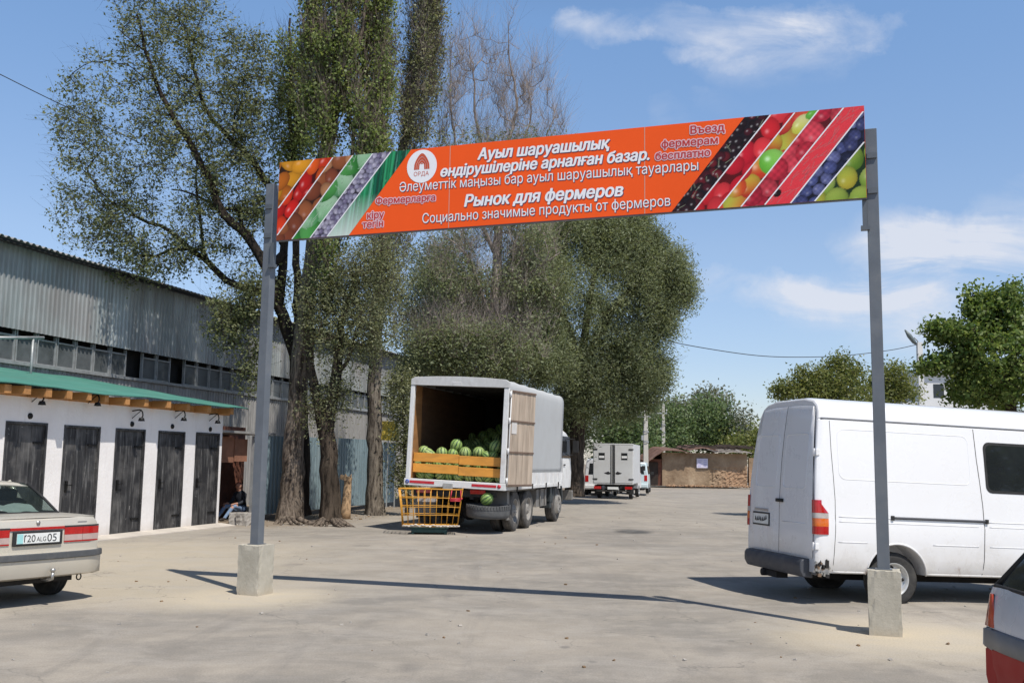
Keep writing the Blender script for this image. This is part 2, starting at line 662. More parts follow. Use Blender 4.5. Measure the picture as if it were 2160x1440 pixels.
gold = NG("weathered_sheet")
_v = gold.obj()
_n = gold.noise(gold.scalev(_v, (1.5, 1, 0.3)), 1.7, 7, 0.7)
_c = gold.ramp(_n, [(0.3, (0.21, 0.205, 0.20)), (0.7, (0.42, 0.41, 0.395))])
gold.set(Base_Color=_c, Roughness=0.6, Metallic=0.1)
M_oldsheet = gold.m
M_steel = plain("painted_steel_frame", (0.34, 0.35, 0.35), 0.5, 0.3, 0.2, 5)
M_darkvoid = plain("dark_interior", (0.016, 0.015, 0.014), 0.95, 0, 0.3, 2)
g = NG("dusty_window_glass")
_n = g.noise(g.obj(), 1.4, 6, 0.7)
g.set(Base_Color=g.ramp(_n, [(0.3, (0.055, 0.062, 0.065)), (0.7, (0.13, 0.14, 0.143))]), Roughness=g.ramp(_n, [(0.3, 0.22), (0.7, 0.55)]), Specular_IOR_Level=0.5)
M_dustyglass = g.m
M_concrete_w = plain("old_concrete_wall", (0.34, 0.33, 0.315), 0.9, 0, 0.2, 1.2, 0.2)


def corrug(b, x0, x1, y, z0, z1, pitch=0.15, amp=0.03, m=0, thick=True):
    """trapezoid sheet running along local x, facing -y"""
    n = int((x1 - x0) / pitch)
    pts = []
    for i in range(n):
        x = x0 + i * pitch
        pts += [(x, y), (x + pitch * 0.3, y), (x + pitch * 0.45, y - amp), (x + pitch * 0.85, y - amp)]
    pts.append((x0 + n * pitch, y))
    vs = [(px, py, z0) for px, py in pts] + [(px, py, z1) for px, py in pts]
    k = len(pts)
    b.add(vs, [(i, i + 1, k + i + 1, k + i) for i in range(k - 1)], m)


def make_warehouse():
    S = 5.2
    x0, x1 = -22.0, 62.0
    t, zr = WP(0, 508, S)
    _, zw1 = WP(0, 690, S)
    _, zw0 = WP(0, 757, S)
    root = thing("warehouse", "long grey corrugated metal warehouse with a ribbon of dusty windows", "warehouse", WO, (0, 0, WROT))
    H = zr
    b = MB()
    corrug(b, x0, x1, S - 0.12, zw1, H - 0.05, 0.17, 0.035)
    b.build("upper_cladding", M_galv, root)
    b = MB()
    corrug(b, x0, x1, S - 0.06, 0.0, zw0 - 0.10, 0.17, 0.035)
    b.build("lower_cladding", M_oldsheet, root)
    b = MB()
    b.span((x0, S + 0.25, 0), (x1, S + 0.4, H - 0.1))
    b.span((x0, S + 0.4, 0), (x0 + 0.2, S + 14, H - 0.1))
    b.span((x1 - 0.2, S + 0.4, 0), (x1, S + 14, H - 0.1))
    b.span((x0, S + 14, 0), (x1, S + 14.2, H - 0.1))
    b.build("wall", M_darkvoid, root)
    # roof: corrugated sheet with a jagged eave
    b = MB()
    pitch, amp = 0.22, 0.05
    n = int((x1 - x0) / pitch)
    up, dn = [], []
    for i in range(n):
        for f, a in ((0, 0), (0.25, 1), (0.5, 1), (0.75, 0)):
            x = x0 + (i + f) * pitch
            up.append((x, S - 0.55, H - 0.02 + a * amp))
            dn.append((x, S + 7.0, H + 1.3 + a * amp))
    k = len(up)
    b.add(up + dn, [(i, i + 1, k + i + 1, k + i) for i in range(k - 1)])
    b.span((x0, S - 0.5, H - 0.10), (x1, S - 0.42, H - 0.03), 1)
    b.build("roof", [M_oldsheet, M_darkvoid], root)
    b = MB()
    b.span((x0, S - 0.16, zw0 - 0.10), (x1, S + 0.06, zw0 - 0.02))
    b.build("window_sill", M_steel, root)
    pane_w = 0.0
    a, _ = WP(30, 730, S)
    a2, _ = WP(77, 735, S)
    a3, _ = WP(117, 740, S)
    step = (a3 - a) / 2
    missing = []
    m0, _ = WP(288, 770, S)
    m1, _ = WP(384, 790, S)
    i0 = int((x0 - a) / step) + 1
    i = i0
    zt = zw1 + 0.0
    while a + (i + 1) * step < x1:
        xa, xb = a + i * step, a + (i + 1) * step
        xm = (xa + xb) / 2
        i += 1
        if xb < -16 or xa > 40:
            continue
        if abs(xm - m0) < step * 0.5 or abs(xm - m1) < step * 0.5:
            continue
        w = MB()
        w.span((xa + 0.05, S + 0.0, zw0 + 0.02), (xb - 0.05, S + 0.03, zt - 0.16))
        fr = MB()
        for (p, q) in (((xa + 0.02, zw0 - 0.02), (xa + 0.06, zt)), ((xb - 0.055, zw0 - 0.02), (xb - 0.02, zt)), ((xa + 0.06, zt - 0.17), (xb - 0.055, zt - 0.13)), ((xa + 0.06, zw0 - 0.02), (xb - 0.055, zw0 + 0.02))):
            fr.span((p[0], S - 0.04, p[1]), (q[0], S + 0.05, q[1]))
        fo = fr.build("window", M_steel, root)
        w.build("pane", M_dustyglass, fo)
    return root


warehouse = make_warehouse()

# ---- row of sheds
g = NG("whitewash")
_v = g.obj()
_n = g.noise(_v, 1.2, 6, 0.65)
_c = g.ramp(_n, [(0.3, (0.76, 0.725, 0.70)), (0.7, (0.86, 0.83, 0.805))])
_n2 = g.noise(g.scalev(_v, (3, 1, 0.4)), 1.5, 8, 0.7)
_c = g.mix(g.ramp(_n2, [(0.55, 0.0), (0.8, 0.45)]), _c, (0.55, 0.50, 0.47))
_sz = g.new('ShaderNodeSeparateXYZ')
g.link(_v, _sz.inputs[0])
_splash = g.new('ShaderNodeMapRange')
g.link(g.math('ADD', _sz.outputs[2], g.math('MULTIPLY', g.math('SUBTRACT', _n2, 0.5), 0.5)), _splash.inputs[0])
_splash.inputs[1].default_value, _splash.inputs[2].default_value = 0.05, 0.3
_splash.inputs[3].default_value, _splash.inputs[4].default_value = 0.5, 0.0
_c = g.mix(_splash.outputs[0], _c, (0.48, 0.42, 0.35))
g.set(Base_Color=_c, Roughness=0.9, Specular_IOR_Level=0.2)
g.bump(g.noise(_v, 14, 8, 0.7), 0.5, 0.02)
M_whitewash = g.m
g = NG("worn_black_door_paint")
_v = g.obj()
_n = g.noise(g.scalev(_v, (9, 1, 0.7)), 1.6, 9, 0.72, 0.3)
_n3 = g.noise(_v, 1.8, 5, 0.6)
_c = g.ramp(_n, [(0.34, (0.012, 0.012, 0.013)), (0.52, (0.03, 0.03, 0.032)), (0.62, (0.11, 0.108, 0.105)), (0.74, (0.40, 0.39, 0.37))])
_c = g.mix(g.ramp(_n3, [(0.48, 0.0), (0.72, 0.6)]), _c, (0.17, 0.163, 0.155))
_n4 = g.noise(g.scalev(_v, (5, 1, 2)), 2.4, 8, 0.8, 1.0)
_c = g.mix(g.ramp(_n4, [(0.63, 0.0), (0.67, 0.8)]), _c, (0.42, 0.40, 0.38))
g.set(Base_Color=_c, Roughness=0.55)
g.bump(_n, 0.35, 0.01)
M_door = g.m
g = NG("green_roof_sheet")
_v = g.obj()
_n = g.noise(_v, 0.9, 6, 0.6)
_c = g.ramp(_n, [(0.3, (0.055, 0.185, 0.145)), (0.7, (0.085, 0.255, 0.205))])
_n2 = g.noise(g.scalev(_v, (0.4, 3, 1)), 1.2, 7, 0.7)
_c = g.mix(g.ramp(_n2, [(0.5, 0.0), (0.75, 0.55)]), _c, (0.17, 0.26, 0.22))
g.set(Base_Color=_c, Roughness=0.7, Specular_IOR_Level=0.25)
M_green = g.m
M_beam = plain("orange_brown_timber", (0.42, 0.20, 0.065), 0.7, 0, 0.35, 3.5, 0.2, stretch=(1, 0.3, 1))
M_iron = plain("black_iron", (0.02, 0.02, 0.02), 0.5, 0.6, 0.3, 8)
M_cement = plain("pale_cement", (0.52, 0.47, 0.41), 0.9, 0, 0.18, 1.5, 0.3)


def make_sheds():
    root = thing("storage_shed", "low whitewashed shed row with five worn black doors and a green roof", "shed", WO, (0, 0, WROT))
    x0 = -15.5
    _, ztop = WP(487, 883, 0)
    ztop = 2.78
    D = 4.9
    # front wall with door openings (butted pieces)
    doors = []
    for (pl, pr, pt, pb, ptilt) in ((10, 98, 893, 1075, 0), (133, 210, 901, 1110, 0), (241, 305, 907, 1128, 0), (331, 389, 912, 1118, 0), (410, 462, 915, 1108, 0)):
        tl, zt = WP((pl + 5), pt, 0)
        tr, zt2 = WP((pr), pt, 0)
        doors.append((tl, tr, 0.0, (zt + zt2) / 2))
    b = MB()
    edges = [x0] + [e for d in doors for e in (d[0], d[1])] + [0.0]
    for i in range(0, len(edges), 2):
        b.span((edges[i], 0, -0.05), (edges[i + 1], 0.3, ztop))
    for d in doors:
        b.span((d[0], 0, d[3]), (d[1], 0.3, ztop))
    b.span((-0.3, 0.3, -0.05), (0.0, D, ztop))
    b.span((x0, 0.3, -0.05), (x0 + 0.3, D, ztop))
    b.span((x0 + 0.3, D - 0.3, -0.05), (-0.3, D, ztop + 0.6))
    b.build("wall", M_whitewash, root)
    rng = random.Random(5)
    for i, d in enumerate(doors):
        q = MB()
        q.span((d[0] + 0.015, 0.035, 0.03), (d[1] - 0.015, 0.09, d[3] - 0.015))
        xa = d[0] + 0.02
        for r in range(1, 3):                      # faint plank joints proud of the leaf
            xx = d[0] + (d[1] - d[0]) * r / 3
            q.span((xx - 0.006, 0.027, 0.04), (xx + 0.006, 0.036, d[3] - 0.03))
        lf = q.build("door", M_door, root)
        fr = MB()
        for (a, c) in (((d[0] - 0.035, 0.0), (d[0] + 0.012, d[3] + 0.03)), ((d[1] - 0.012, 0.0), (d[1] + 0.035, d[3] + 0.03))):
            fr.span((a[0], -0.012, a[1] + 0.072), (c[0], 0.034, c[1]))
        fr.span((d[0] + 0.012, -0.012, d[3] - 0.012), (d[1] - 0.012, 0.034, d[3] + 0.03))
        fr.build("door_frame", M_door, lf)
        for zz in (0.35, d[3] - 0.35):
            hg = MB()
            hg.span((d[1] - 0.30, 0.012, zz - 0.02), (d[1] - 0.02, 0.033, zz + 0.02))
            hg.build("hinge", M_iron, lf)
        h = MB()
        hx = d[0] + 0.16
        h.span((hx - 0.03, 0.005, 0.98), (hx + 0.03, 0.034, 1.2), 0)
        h.tube([(hx, 0.01, 1.12), (hx, -0.03, 1.12), (hx + 0.11, -0.03, 1.12)], 0.011, 8, 0)
        h.build("handle", M_iron, lf)
    # cement apron along the foot of the wall
    b = MB()
    b.prism([(0.0, -0.05), (-0.42, -0.05), (-0.42, 0.02), (0.0, 0.07)], 'x', x0, 0.12, 0)
    b.build("plinth", M_cement, root)
    # roof sheet, sloping up to the back
    zb = 3.86
    b = MB()
    n = 46
    xs = np.linspace(x0 - 0.3, 0.42, n)
    ys = np.linspace(-0.46, 5.0, 12)
    vs = []
    rr = random.Random(2)
    for yy in ys:
        for xx in xs:
            k = (yy + 0.46) / 5.46
            vs.append((xx, yy, ztop + 0.20 + (zb - ztop - 0.20) * k + rr.uniform(-0.012, 0.012) + 0.015 * math.sin(xx * 1.4)))
    b.add(vs, [(j * n + i, j * n + i + 1, (j + 1) * n + i + 1, (j + 1) * n + i) for j in range(11) for i in range(n - 1)], 0, True)
    ro = b.build("roof", M_green, root)
    md = ro.modifiers.new("thickness", 'SOLIDIFY')
    md.thickness = 0.03
    # rafters and the board behind them
    b = MB()
    b.span((x0 - 0.2, -0.02, ztop), (0.3, 0.16, ztop + 0.16))
    x = x0
    k = 0
    ends = [499, 452, 409, 362, 318, 276, 236, 195, 152, 110, 66, 28, -10]
    ts = [WP(p, 870 - (499 - p) * 0.09, -0.5)[0] for p in ends] + [x0 + 0.4, x0 + 1.5, x0 + 2.6]
    for t in ts:
        w = rng.uniform(0.055, 0.085)
        zz = ztop + rng.uniform(-0.01, 0.01)
        b.span((t - w, -0.40 + rng.uniform(-0.05, 0.04), zz + 0.005), (t + w, -0.021, zz + 0.165))
    b.build("rafters", M_beam, root, bevel=0.006)
    # iron lamp hooks and round vents above the doors
    for (px, py, vx, vy) in ((72, 845, 63, 877), (190, 848, None, None), (283, 880, 278, 894), (373, 880, 363, 899), (445, 886, 443, 905)):
        t, z = WP(px, py, -0.05)
        h = MB()
        h.tube(smooth_path([(t, 0.01, z + 0.14), (t - 0.02, -0.22, z + 0.16), (t - 0.05, -0.30, z + 0.05), (t - 0.05, -0.27, z - 0.02)], 4), 0.014, 6)
        h.tube([(t, 0.0, z - 0.02), (t + 0.02, -0.2, z + 0.15)], 0.009, 6)
        h.lathe([(0.0, 0.03), (0.05, 0.02), (0.075, -0.05), (0.0, -0.055)], 10, 0, 'z', (t - 0.05, -0.27, z - 0.03))
        h.build("lamp_bracket", M_iron, root)
        if vx:
            t, z = WP(vx, vy, 0)
            h = MB()
            h.lathe([(0.0, -0.025), (0.055, -0.025), (0.06, 0.005)], 12, 0, 'y', (t, 0, z))
            h.build("junction_box", M_iron, root)
    return root


make_sheds()

# ---- dark gateway between the sheds and the fence, with junk inside
M_rust = plain("rusty_red_brown", (0.17, 0.065, 0.04), 0.8, 0, 0.45, 2.2, 0.2, dirt=(0.06, 0.035, 0.03), dirt_amt=0.8)
M_brickred = plain("brown_plywood", (0.25, 0.115, 0.07), 0.8, 0, 0.3, 2.0)


def make_gateway():
    root = thing("lean_to", "dark open lean-to between the white shed and the blue grey fence", "lean-to", WO, (0, 0, WROT))
    x1 = WP(537, 1000, 0.1)[0]
    b = MB()
    b.span((0.02, 1.55, 0), (x1 + 2.0, 1.62, 2.6))
    b.build("back_wall", M_rust, root)
    b = MB()
    _, za = WP(500, 915, 0.15)
    b.span((0.02, 0.05, za + 0.02), (x1 + 1.0, 3.4, za + 0.08))
    b.build("roof", M_oldsheet, root)
    b = MB()
    b.span((0.03, 0.35, za - 0.75), (x1 * 0.62, 0.39, za - 0.08))
    b.span((x1 * 0.64, 0.33, za - 0.72), (x1 - 0.04, 0.37, za - 0.12))
    b.build("hanging_panel", M_brickred, root)
    b = MB()
    b.span((0.5, 1.42, 0), (1.25, 1.47, 1.7))
    b.build("door", M_rust, root)

make_gateway()


def make_person(p, face, label):
    """one seated adult: a skinned skeleton, posed with the legs stretched out and the hands on the knees"""
    J, R_, E, part = [], [], [], []

    def chain(pts, start=None):
        prev = start
        for (x, y, z, r, m) in pts:
            J.append((x, y, z))
            R_.append(r)
            part.append(m)
            if prev is not None:
                E.append((prev, len(J) - 1))
            prev = len(J) - 1
        return prev
    # 0 skin, 1 jacket, 2 jeans, 3 shoes, 4 cap
    pel = chain([(0, 0, 0.27, 0.135, 2)])
    ch = chain([(0.02, 0, 0.42, 0.125, 1), (0.06, 0, 0.58, 0.14, 1), (0.09, 0, 0.72, 0.12, 1)], pel)
    nk = chain([(0.12, 0, 0.81, 0.058, 0), (0.145, 0, 0.88, 0.085, 0), (0.15, 0, 0.95, 0.095, 0), (0.145, 0, 1.01, 0.085, 4), (0.14, 0, 1.04, 0.05, 4)], ch)
    chain([(0.245, 0, 0.915, 0.018, 0)], nk - 2)
    for sd in (-1, 1):
        chain([(0.14, sd * 0.095, 0.925, 0.02, 0)], nk - 2)
        wr = chain([(0.09, sd * 0.18, 0.71, 0.07, 1), (0.16, sd * 0.235, 0.52, 0.052, 1), (0.30, sd * 0.20, 0.455, 0.042, 1), (0.38, sd * 0.17, 0.46, 0.03, 0), (0.43, sd * 0.155, 0.455, 0.036, 0)], ch)
        for k in range(4):
            o = (k - 1.5) * 0.019
            L = (0.075, 0.085, 0.08, 0.062)[k]
            chain([(0.455, sd * 0.155 + o, 0.455, 0.010, 0), (0.455 + L * 0.55, sd * 0.155 + o * 1.2, 0.445, 0.009, 0), (0.455 + L * 0.9, sd * 0.155 + o * 1.25, 0.415, 0.0075, 0)], wr)
        chain([(0.42, sd * 0.115, 0.45, 0.011, 0), (0.455, sd * 0.095, 0.435, 0.009, 0)], wr)
        chain([(0.06, sd * 0.10, 0.26, 0.105, 2), (0.26, sd * 0.14, 0.35, 0.088, 2), (0.45, sd * 0.16, 0.40, 0.068, 2), (0.60, sd * 0.15, 0.24, 0.058, 2), (0.74, sd * 0.15, 0.10, 0.045, 2), (0.77, sd * 0.15, 0.055, 0.045, 3), (0.87, sd * 0.165, 0.045, 0.042, 3), (0.95, sd * 0.175, 0.04, 0.032, 3)], pel)
    me = bpy.data.meshes.new("person")
    me.from_pydata(J, E, [])
    o = bpy.data.objects.new("person", me)
    COL.objects.link(o)
    o.modifiers.new("skin", 'SKIN')
    for v, r in zip(me.skin_vertices[0].data, R_):
        v.radius = (r, r)
        v.use_root = False
    me.skin_vertices[0].data[0].use_root = True
    sb = o.modifiers.new("smooth", 'SUBSURF')
    sb.levels = sb.render_levels = 1
    bpy.context.view_layer.update()
    nm = bpy.data.meshes.new_from_object(o.evaluated_get(bpy.context.evaluated_depsgraph_get()))
    o.modifiers.clear()
    o.data = nm
    nm.materials.clear()
    for mt in (plain("skin", (0.42, 0.22, 0.15), 0.6, 0, 0.08, 12), plain("dark_jacket", (0.02, 0.024, 0.034), 0.9, 0, 0.3, 9, 0.2), plain("faded_blue_jeans", (0.17, 0.25, 0.38), 0.9, 0, 0.25, 9, 0.2), plain("dark_shoes", (0.03, 0.025, 0.022), 0.6, 0, 0.2, 9), plain("dull_red_cap", (0.26, 0.035, 0.025), 0.85, 0, 0.2, 9)):
        nm.materials.append(mt)
    arr = np.array(J)
    for f in nm.polygons:
        d = np.linalg.norm(arr - np.array(f.center)[None], axis=1) - np.array(R_) * 0.6
        f.material_index = part[int(np.argmin(d))]
        f.use_smooth = True
    o.location = p
    o.rotation_euler = (0, 0, face)
    tag(o, label, "person")
    return o


_pp = WO + WU * WP(519, 1080, 0.62)[0] + WN * 0.75
make_person(_pp, rad(-122), "person in a dark jacket, blue jeans and red cap sitting in the dark gateway")
b = MB()
for k in range(5):
    b.span((-0.2, -0.2 + k * 0.085, 0.0), (0.2, -0.13 + k * 0.085, 0.17))
b.span((-0.2, -0.2, 0.171), (0.2, 0.21, 0.185))
o = b.build("wooden_crate", M_rust, bevel=0.006)
o.location, o.rotation_euler = _pp, (0, 0, rad(-122))
tag(o, "low dark wooden crate under the person sitting in the gateway", "crate")
b = MB()
b.loft([[(r * 0.17 * math.cos(a) * (1 + 0.15 * math.sin(3 * a)), r * 0.13 * math.sin(a), z) for a in np.linspace(0, 6.283, 14, endpoint=False)] for z, r in ((0, 0.9), (0.08, 1.05), (0.17, 0.9), (0.24, 0.45))], 0)
o = b.build("orange_bag", plain("orange_red_cloth", (0.50, 0.10, 0.03), 0.9, 0, 0.3, 8, 0.3))
_q = WO + WU * WP(507, 1085, 0.45)[0] + WN * 0.42
o.location = _q
tag(o, "small orange red bag on the ground by the person in the gateway", "bag")

M_block = plain("grey_rubble_stone", (0.36, 0.335, 0.30), 0.9, 0, 0.2, 4, 0.5)


def rubble(name, p, sx, sy, sz, label, seed, rz):
    rng = random.Random(seed)
    b = MB()
    b.box((0, 0, sz / 2), (sx, sy, sz))
    me = b.mesh(name, M_block)
    bm = bmesh.new()
    bm.from_mesh(me)
    bmesh.ops.subdivide_edges(bm, edges=bm.edges, cuts=4, use_grid_fill=True)
    for v in bm.verts:
        v.co += Vector((rng.uniform(-1, 1), rng.uniform(-1, 1), rng.uniform(-0.6, 0.4))) * 0.014
    bm.to_mesh(me)
    bm.free()
    o = bpy.data.objects.new(name, me)
    COL.objects.link(o)
    o.location, o.rotation_euler = p, (0, 0, rz)
    tag(o, label, "block")


rubble("concrete_block", G(489, 1107) + Vector((0, 0.3, 0)), 0.30, 0.5, 0.30, "pale concrete block beside the corner of the white shed", 1, 0.25)
rubble("concrete_block", G(512, 1108) + Vector((0, 0.25, 0)), 0.32, 0.42, 0.31, "rough broken concrete block nearer the tree in front of the gateway", 2, -0.3)

# ---- blue-grey sheet fence
g = NG("blue_grey_fence_sheet")
_v = g.obj()
_n = g.noise(g.scalev(_v, (1, 1, 0.3)), 1.5, 6, 0.65)
_c = g.ramp(_n, [(0.3, (0.145, 0.205, 0.228)), (0.7, (0.235, 0.305, 0.325))])
_n2 = g.noise(g.scalev(_v, (2, 1, 0.15)), 2.0, 8, 0.7)
_c = g.mix(g.ramp(_n2, [(0.6, 0.0), (0.8, 0.5)]), _c, (0.36, 0.36, 0.34))
g.set(Base_Color=_c, Roughness=0.5, Metallic=0.1)
M_fence = g.m


def make_fence():
    root = thing("sheet_fence", "tall blue grey corrugated sheet fence behind the tree trunks", "fence", WO, (0, 0, WROT))
    ta = WP(538, 1000, 0.1)[0]
    tb = WP(836, 1000, 0.1)[0]
    _, z = WP(700, 925, 0.1)
    n = 4
    for i in range(n):
        a, c = ta + (tb - ta) * i / n, ta + (tb - ta) * (i + 1) / n
        b = MB()
        corrug(b, a + 0.01, c, 0.1 + 0.03 * (i % 2), 0.16, z + 0.03 * (i % 3) - 0.02, 0.2, 0.03)
        b.build("sheet_panel", M_fence, root)
        p = MB()
        p.span((a - 0.03, 0.16, 0), (a + 0.03, 0.22, z - 0.05))
        p.build("post", M_steel, root)
    b = MB()
    b.span((ta - 0.02, 0.03, 0.02), (ta + 0.20, 0.065, z - 0.02))
    b.build("end_board", plain("pale_painted_board", (0.62, 0.70, 0.70), 0.6, 0, 0.1, 3), root)
    b = MB()
    b.span((ta + 0.2, 0.16, 0.5), (tb, 0.2, 0.56))
    b.span((ta + 0.2, 0.16, z - 0.4), (tb, 0.2, z - 0.34))
    b.build("rail", M_steel, root)


make_fence()
# yellow panel seen through the leaves at the end of the fence
b = MB()
p0, p1 = P(798, 928, 36.5), P(840, 888, 36.5)
b.span((0, 0, p0.z), (p1.x - p0.x, 0.05, p1.z), 0)
for k in range(3):
    x = (p1.x - p0.x) * (0.1 + 0.4 * k)
    b.span((x - 0.02, 0.051, 0.0), (x + 0.02, 0.09, p1.z), 1)
o = b.build("yellow_board", [plain("faded_yellow_paint", (0.52, 0.38, 0.05), 0.7, 0, 0.3, 4, dirt=(0.2, 0.16, 0.06)), M_steel])
o.location = (p0.x, 36.5, 0)
tag(o, "faded yellow board standing past the end of the fence", "board")
# ================================================================ entrance gate with the printed banner
M_post = plain("grey_post_paint", (0.125, 0.14, 0.16), 0.5, 0.0, 0.12, 3, dirt=(0.25, 0.24, 0.22), dirt_amt=0.25)
g = NG("cast_concrete")
_v = g.obj()
_n = g.noise(_v, 3.0, 8, 0.65)
_n2 = g.noise(_v, 26, 5, 0.7)
_c = g.ramp(_n, [(0.3, (0.36, 0.335, 0.275)), (0.7, (0.50, 0.465, 0.39))])
_c = g.mix(g.ramp(_n2, [(0.6, 0), (0.72, 0.5)]), _c, (0.24, 0.22, 0.19))
_sz = g.new('ShaderNodeSeparateXYZ')
g.link(_v, _sz.inputs[0])
_mr = g.new('ShaderNodeMapRange')
g.link(g.math('ADD', _sz.outputs[2], g.math('MULTIPLY', _n, 0.16)), _mr.inputs[0])
_mr.inputs[1].default_value, _mr.inputs[2].default_value = 0.08, 0.2
_mr.inputs[3].default_value, _mr.inputs[4].default_value = 0.6, 0
_c = g.mix(_mr.outputs[0], _c, (0.46, 0.39, 0.29))
g.set(Base_Color=_c, Roughness=0.92, Specular_IOR_Level=0.2)
g.bump(g.math('ADD', _n2, g.math('MULTIPLY', _n, 1.5)), 0.35, 0.012)
M_footing = g.m
M_frame = plain("grey_sign_frame", (0.12, 0.13, 0.14), 0.5, 0.4, 0.1, 4)


def flat_emless(name, col, rough=0.55, var=0.04):
    return plain(name, col, rough, 0, var, 1.2, spec=0.15)


M_orange = flat_emless("orange_print", (0.90, 0.105, 0.016))
M_white_print = flat_emless("white_print", (0.82, 0.82, 0.84))
M_dark_print = flat_emless("dark_print_outline", (0.09, 0.055, 0.11))
M_red_print = flat_emless("dull_red_print", (0.50, 0.05, 0.045))
M_pink_print = flat_emless("pale_pink_print", (0.72, 0.50, 0.55))
M_seam = flat_emless("sheet_joint", (0.60, 0.33, 0.25))
g = NG("printed_produce")
at = g.new('ShaderNodeAttribute')
at.attribute_name = "print"
g.set(Base_Color=at.outputs['Color'], Roughness=0.5, Specular_IOR_Level=0.2)
M_printcol = g.m

TL = P(588, 343, BLK_L.y)
TR = P(1823, 223, BLK_R.y)
BL = P(585, 507, BLK_L.y)
BR = P(1828, 417, BLK_R.y)
_base = Vector((BLK_L.x, BLK_L.y, 0))
_ax = Vector((BLK_R.x - BLK_L.x, BLK_R.y - BLK_L.y, 0)).normalized()
BN = Vector((_ax.y, -_ax.x, 0))                     # faces the camera
BANG = math.atan2(_ax.y, _ax.x)
Z0 = (BL.z + BR.z) / 2
Z1 = (TL.z + TR.z) / 2
FACE = 0.135                                        # the print stands this far in front of the posts' centre line


def bp(px, py):
    """pixel -> (u, v): metres along the banner and above the ground on its front face"""
    d = ray(px, py)
    o = _base + BN * FACE
    k = (o - _C).dot(BN) / d.dot(BN)
    p = _C + d * k
    return (p - o).dot(_ax), p.z


U0 = (bp(588, 343)[0] + bp(585, 507)[0]) / 2
U1 = (bp(1823, 223)[0] + bp(1828, 417)[0]) / 2
_zt = [bp(588, 343)[1], bp(1823, 223)[1]]
_zb = [bp(585, 507)[1], bp(1828, 417)[1]]


def zline(z, u):
    f = (u - U0) / (U1 - U0)
    return z[0] + (z[1] - z[0]) * f


def ztop(u): return zline(_zt, u)
def zbot(u): return zline(_zb, u)


class Paint:
    """a small printed picture computed as per-vertex colours on a sheared grid"""

    def __init__(s, quad, h=0.0085):
        a, b_, c, d = [np.array(q) for q in quad]            # bottom-left, bottom-right, top-right, top-left
        nu = max(3, int(max(np.linalg.norm(b_ - a), np.linalg.norm(c - d)) / h) + 1)
        nv = max(3, int(np.linalg.norm(d - a) / h) + 1)
        U, V = np.meshgrid(np.linspace(0, 1, nu), np.linspace(0, 1, nv))
        U, V = U[..., None], V[..., None]
        s.p = (a * (1 - U) + b_ * U) * (1 - V) + (d * (1 - U) + c * U) * V
        s.nu, s.nv = nu, nv
        s.c = np.zeros(s.p.shape[:2] + (3,))
        s.U, s.V = U[..., 0], V[..., 0]

    def bg(s, col, noise=0.0, rng=None):
        s.c[:] = col
        if noise:
            s.c *= 1 + noise * rng.normal(size=s.c.shape[:2])[..., None]

    def ball(s, cx, cy, a, b, ang, col, col2=None, hi=0.5, edge=0.35, drup=None):
        dx, dy = s.p[..., 0] - cx, s.p[..., 1] - cy
        ca, sa = math.cos(ang), math.sin(ang)
        x, y = (dx * ca + dy * sa) / a, (-dx * sa + dy * ca) / b
        r2 = x * x + y * y
        m = r2 < 1
        if not m.any():
            return
        k = np.sqrt(np.clip(1 - r2, 0, 1))
        lit = np.clip(edge + (1 - edge) * (0.75 * k + 0.25 * (0.5 - 0.35 * x + 0.5 * y)), 0, 1.2)
        base = np.array(col)[None, None, :]
        if col2 is not None:
            f = np.clip(0.5 + 0.7 * x + 0.3 * y, 0, 1)[..., None]
            base = base * (1 - f) + np.array(col2) * f
        cc = base * lit[..., None]
        if drup:
            bx = np.sin(dx / drup * 2.2) * np.sin(dy / drup * 2.2)
            cc = cc * (0.9 + 0.22 * bx[..., None])
        h = np.exp(-(((x + 0.28) ** 2 + (y - 0.36) ** 2) / 0.03)) * hi
        cc = cc + h[..., None]
        s.c[m] = np.clip(cc[m], 0, 0.9)

    def streak(s, x0, y0, x1, y1, w, col):
        d = np.array([x1 - x0, y1 - y0])
        L = np.linalg.norm(d)
        d = d / L
        rx, ry = s.p[..., 0] - x0, s.p[..., 1] - y0
        t = rx * d[0] + ry * d[1]
        q = np.abs(-rx * d[1] + ry * d[0])
        m = (t > 0) & (t < L) & (q < w)
        s.c[m] = (np.array(col) * (1 - 0.6 * (q / w)[..., None]))[m]

    def build(s, name, parent, off):
        n = s.nu * s.nv
        me = bpy.data.meshes.new(name)
        co = np.zeros((n, 3))
        co[:, 0] = s.p[..., 0].ravel()
        co[:, 1] = -FACE - off
        co[:, 2] = s.p[..., 1].ravel()
        idx = np.arange(n).reshape(s.nv, s.nu)
        f = np.stack([idx[:-1, :-1], idx[:-1, 1:], idx[1:, 1:], idx[1:, :-1]], -1).reshape(-1, 4)
        me.vertices.add(n)
        me.vertices.foreach_set('co', co.ravel())
        me.loops.add(f.size)
        me.loops.foreach_set('vertex_index', f.ravel())
        me.polygons.add(len(f))
        me.polygons.foreach_set('loop_start', np.arange(len(f)) * 4)
        me.polygons.foreach_set('loop_total', np.full(len(f), 4))
        me.update()
        ca = me.color_attributes.new("print", 'FLOAT_COLOR', 'POINT')
        cc = np.ones((n, 4))
        cc[:, :3] = s.c.reshape(-1, 3)
        ca.data.foreach_set('color', cc.ravel())
        me.materials.append(M_printcol)
        o = bpy.data.objects.new(name, me)
        COL.objects.link(o)
        o.parent = parent
        return o


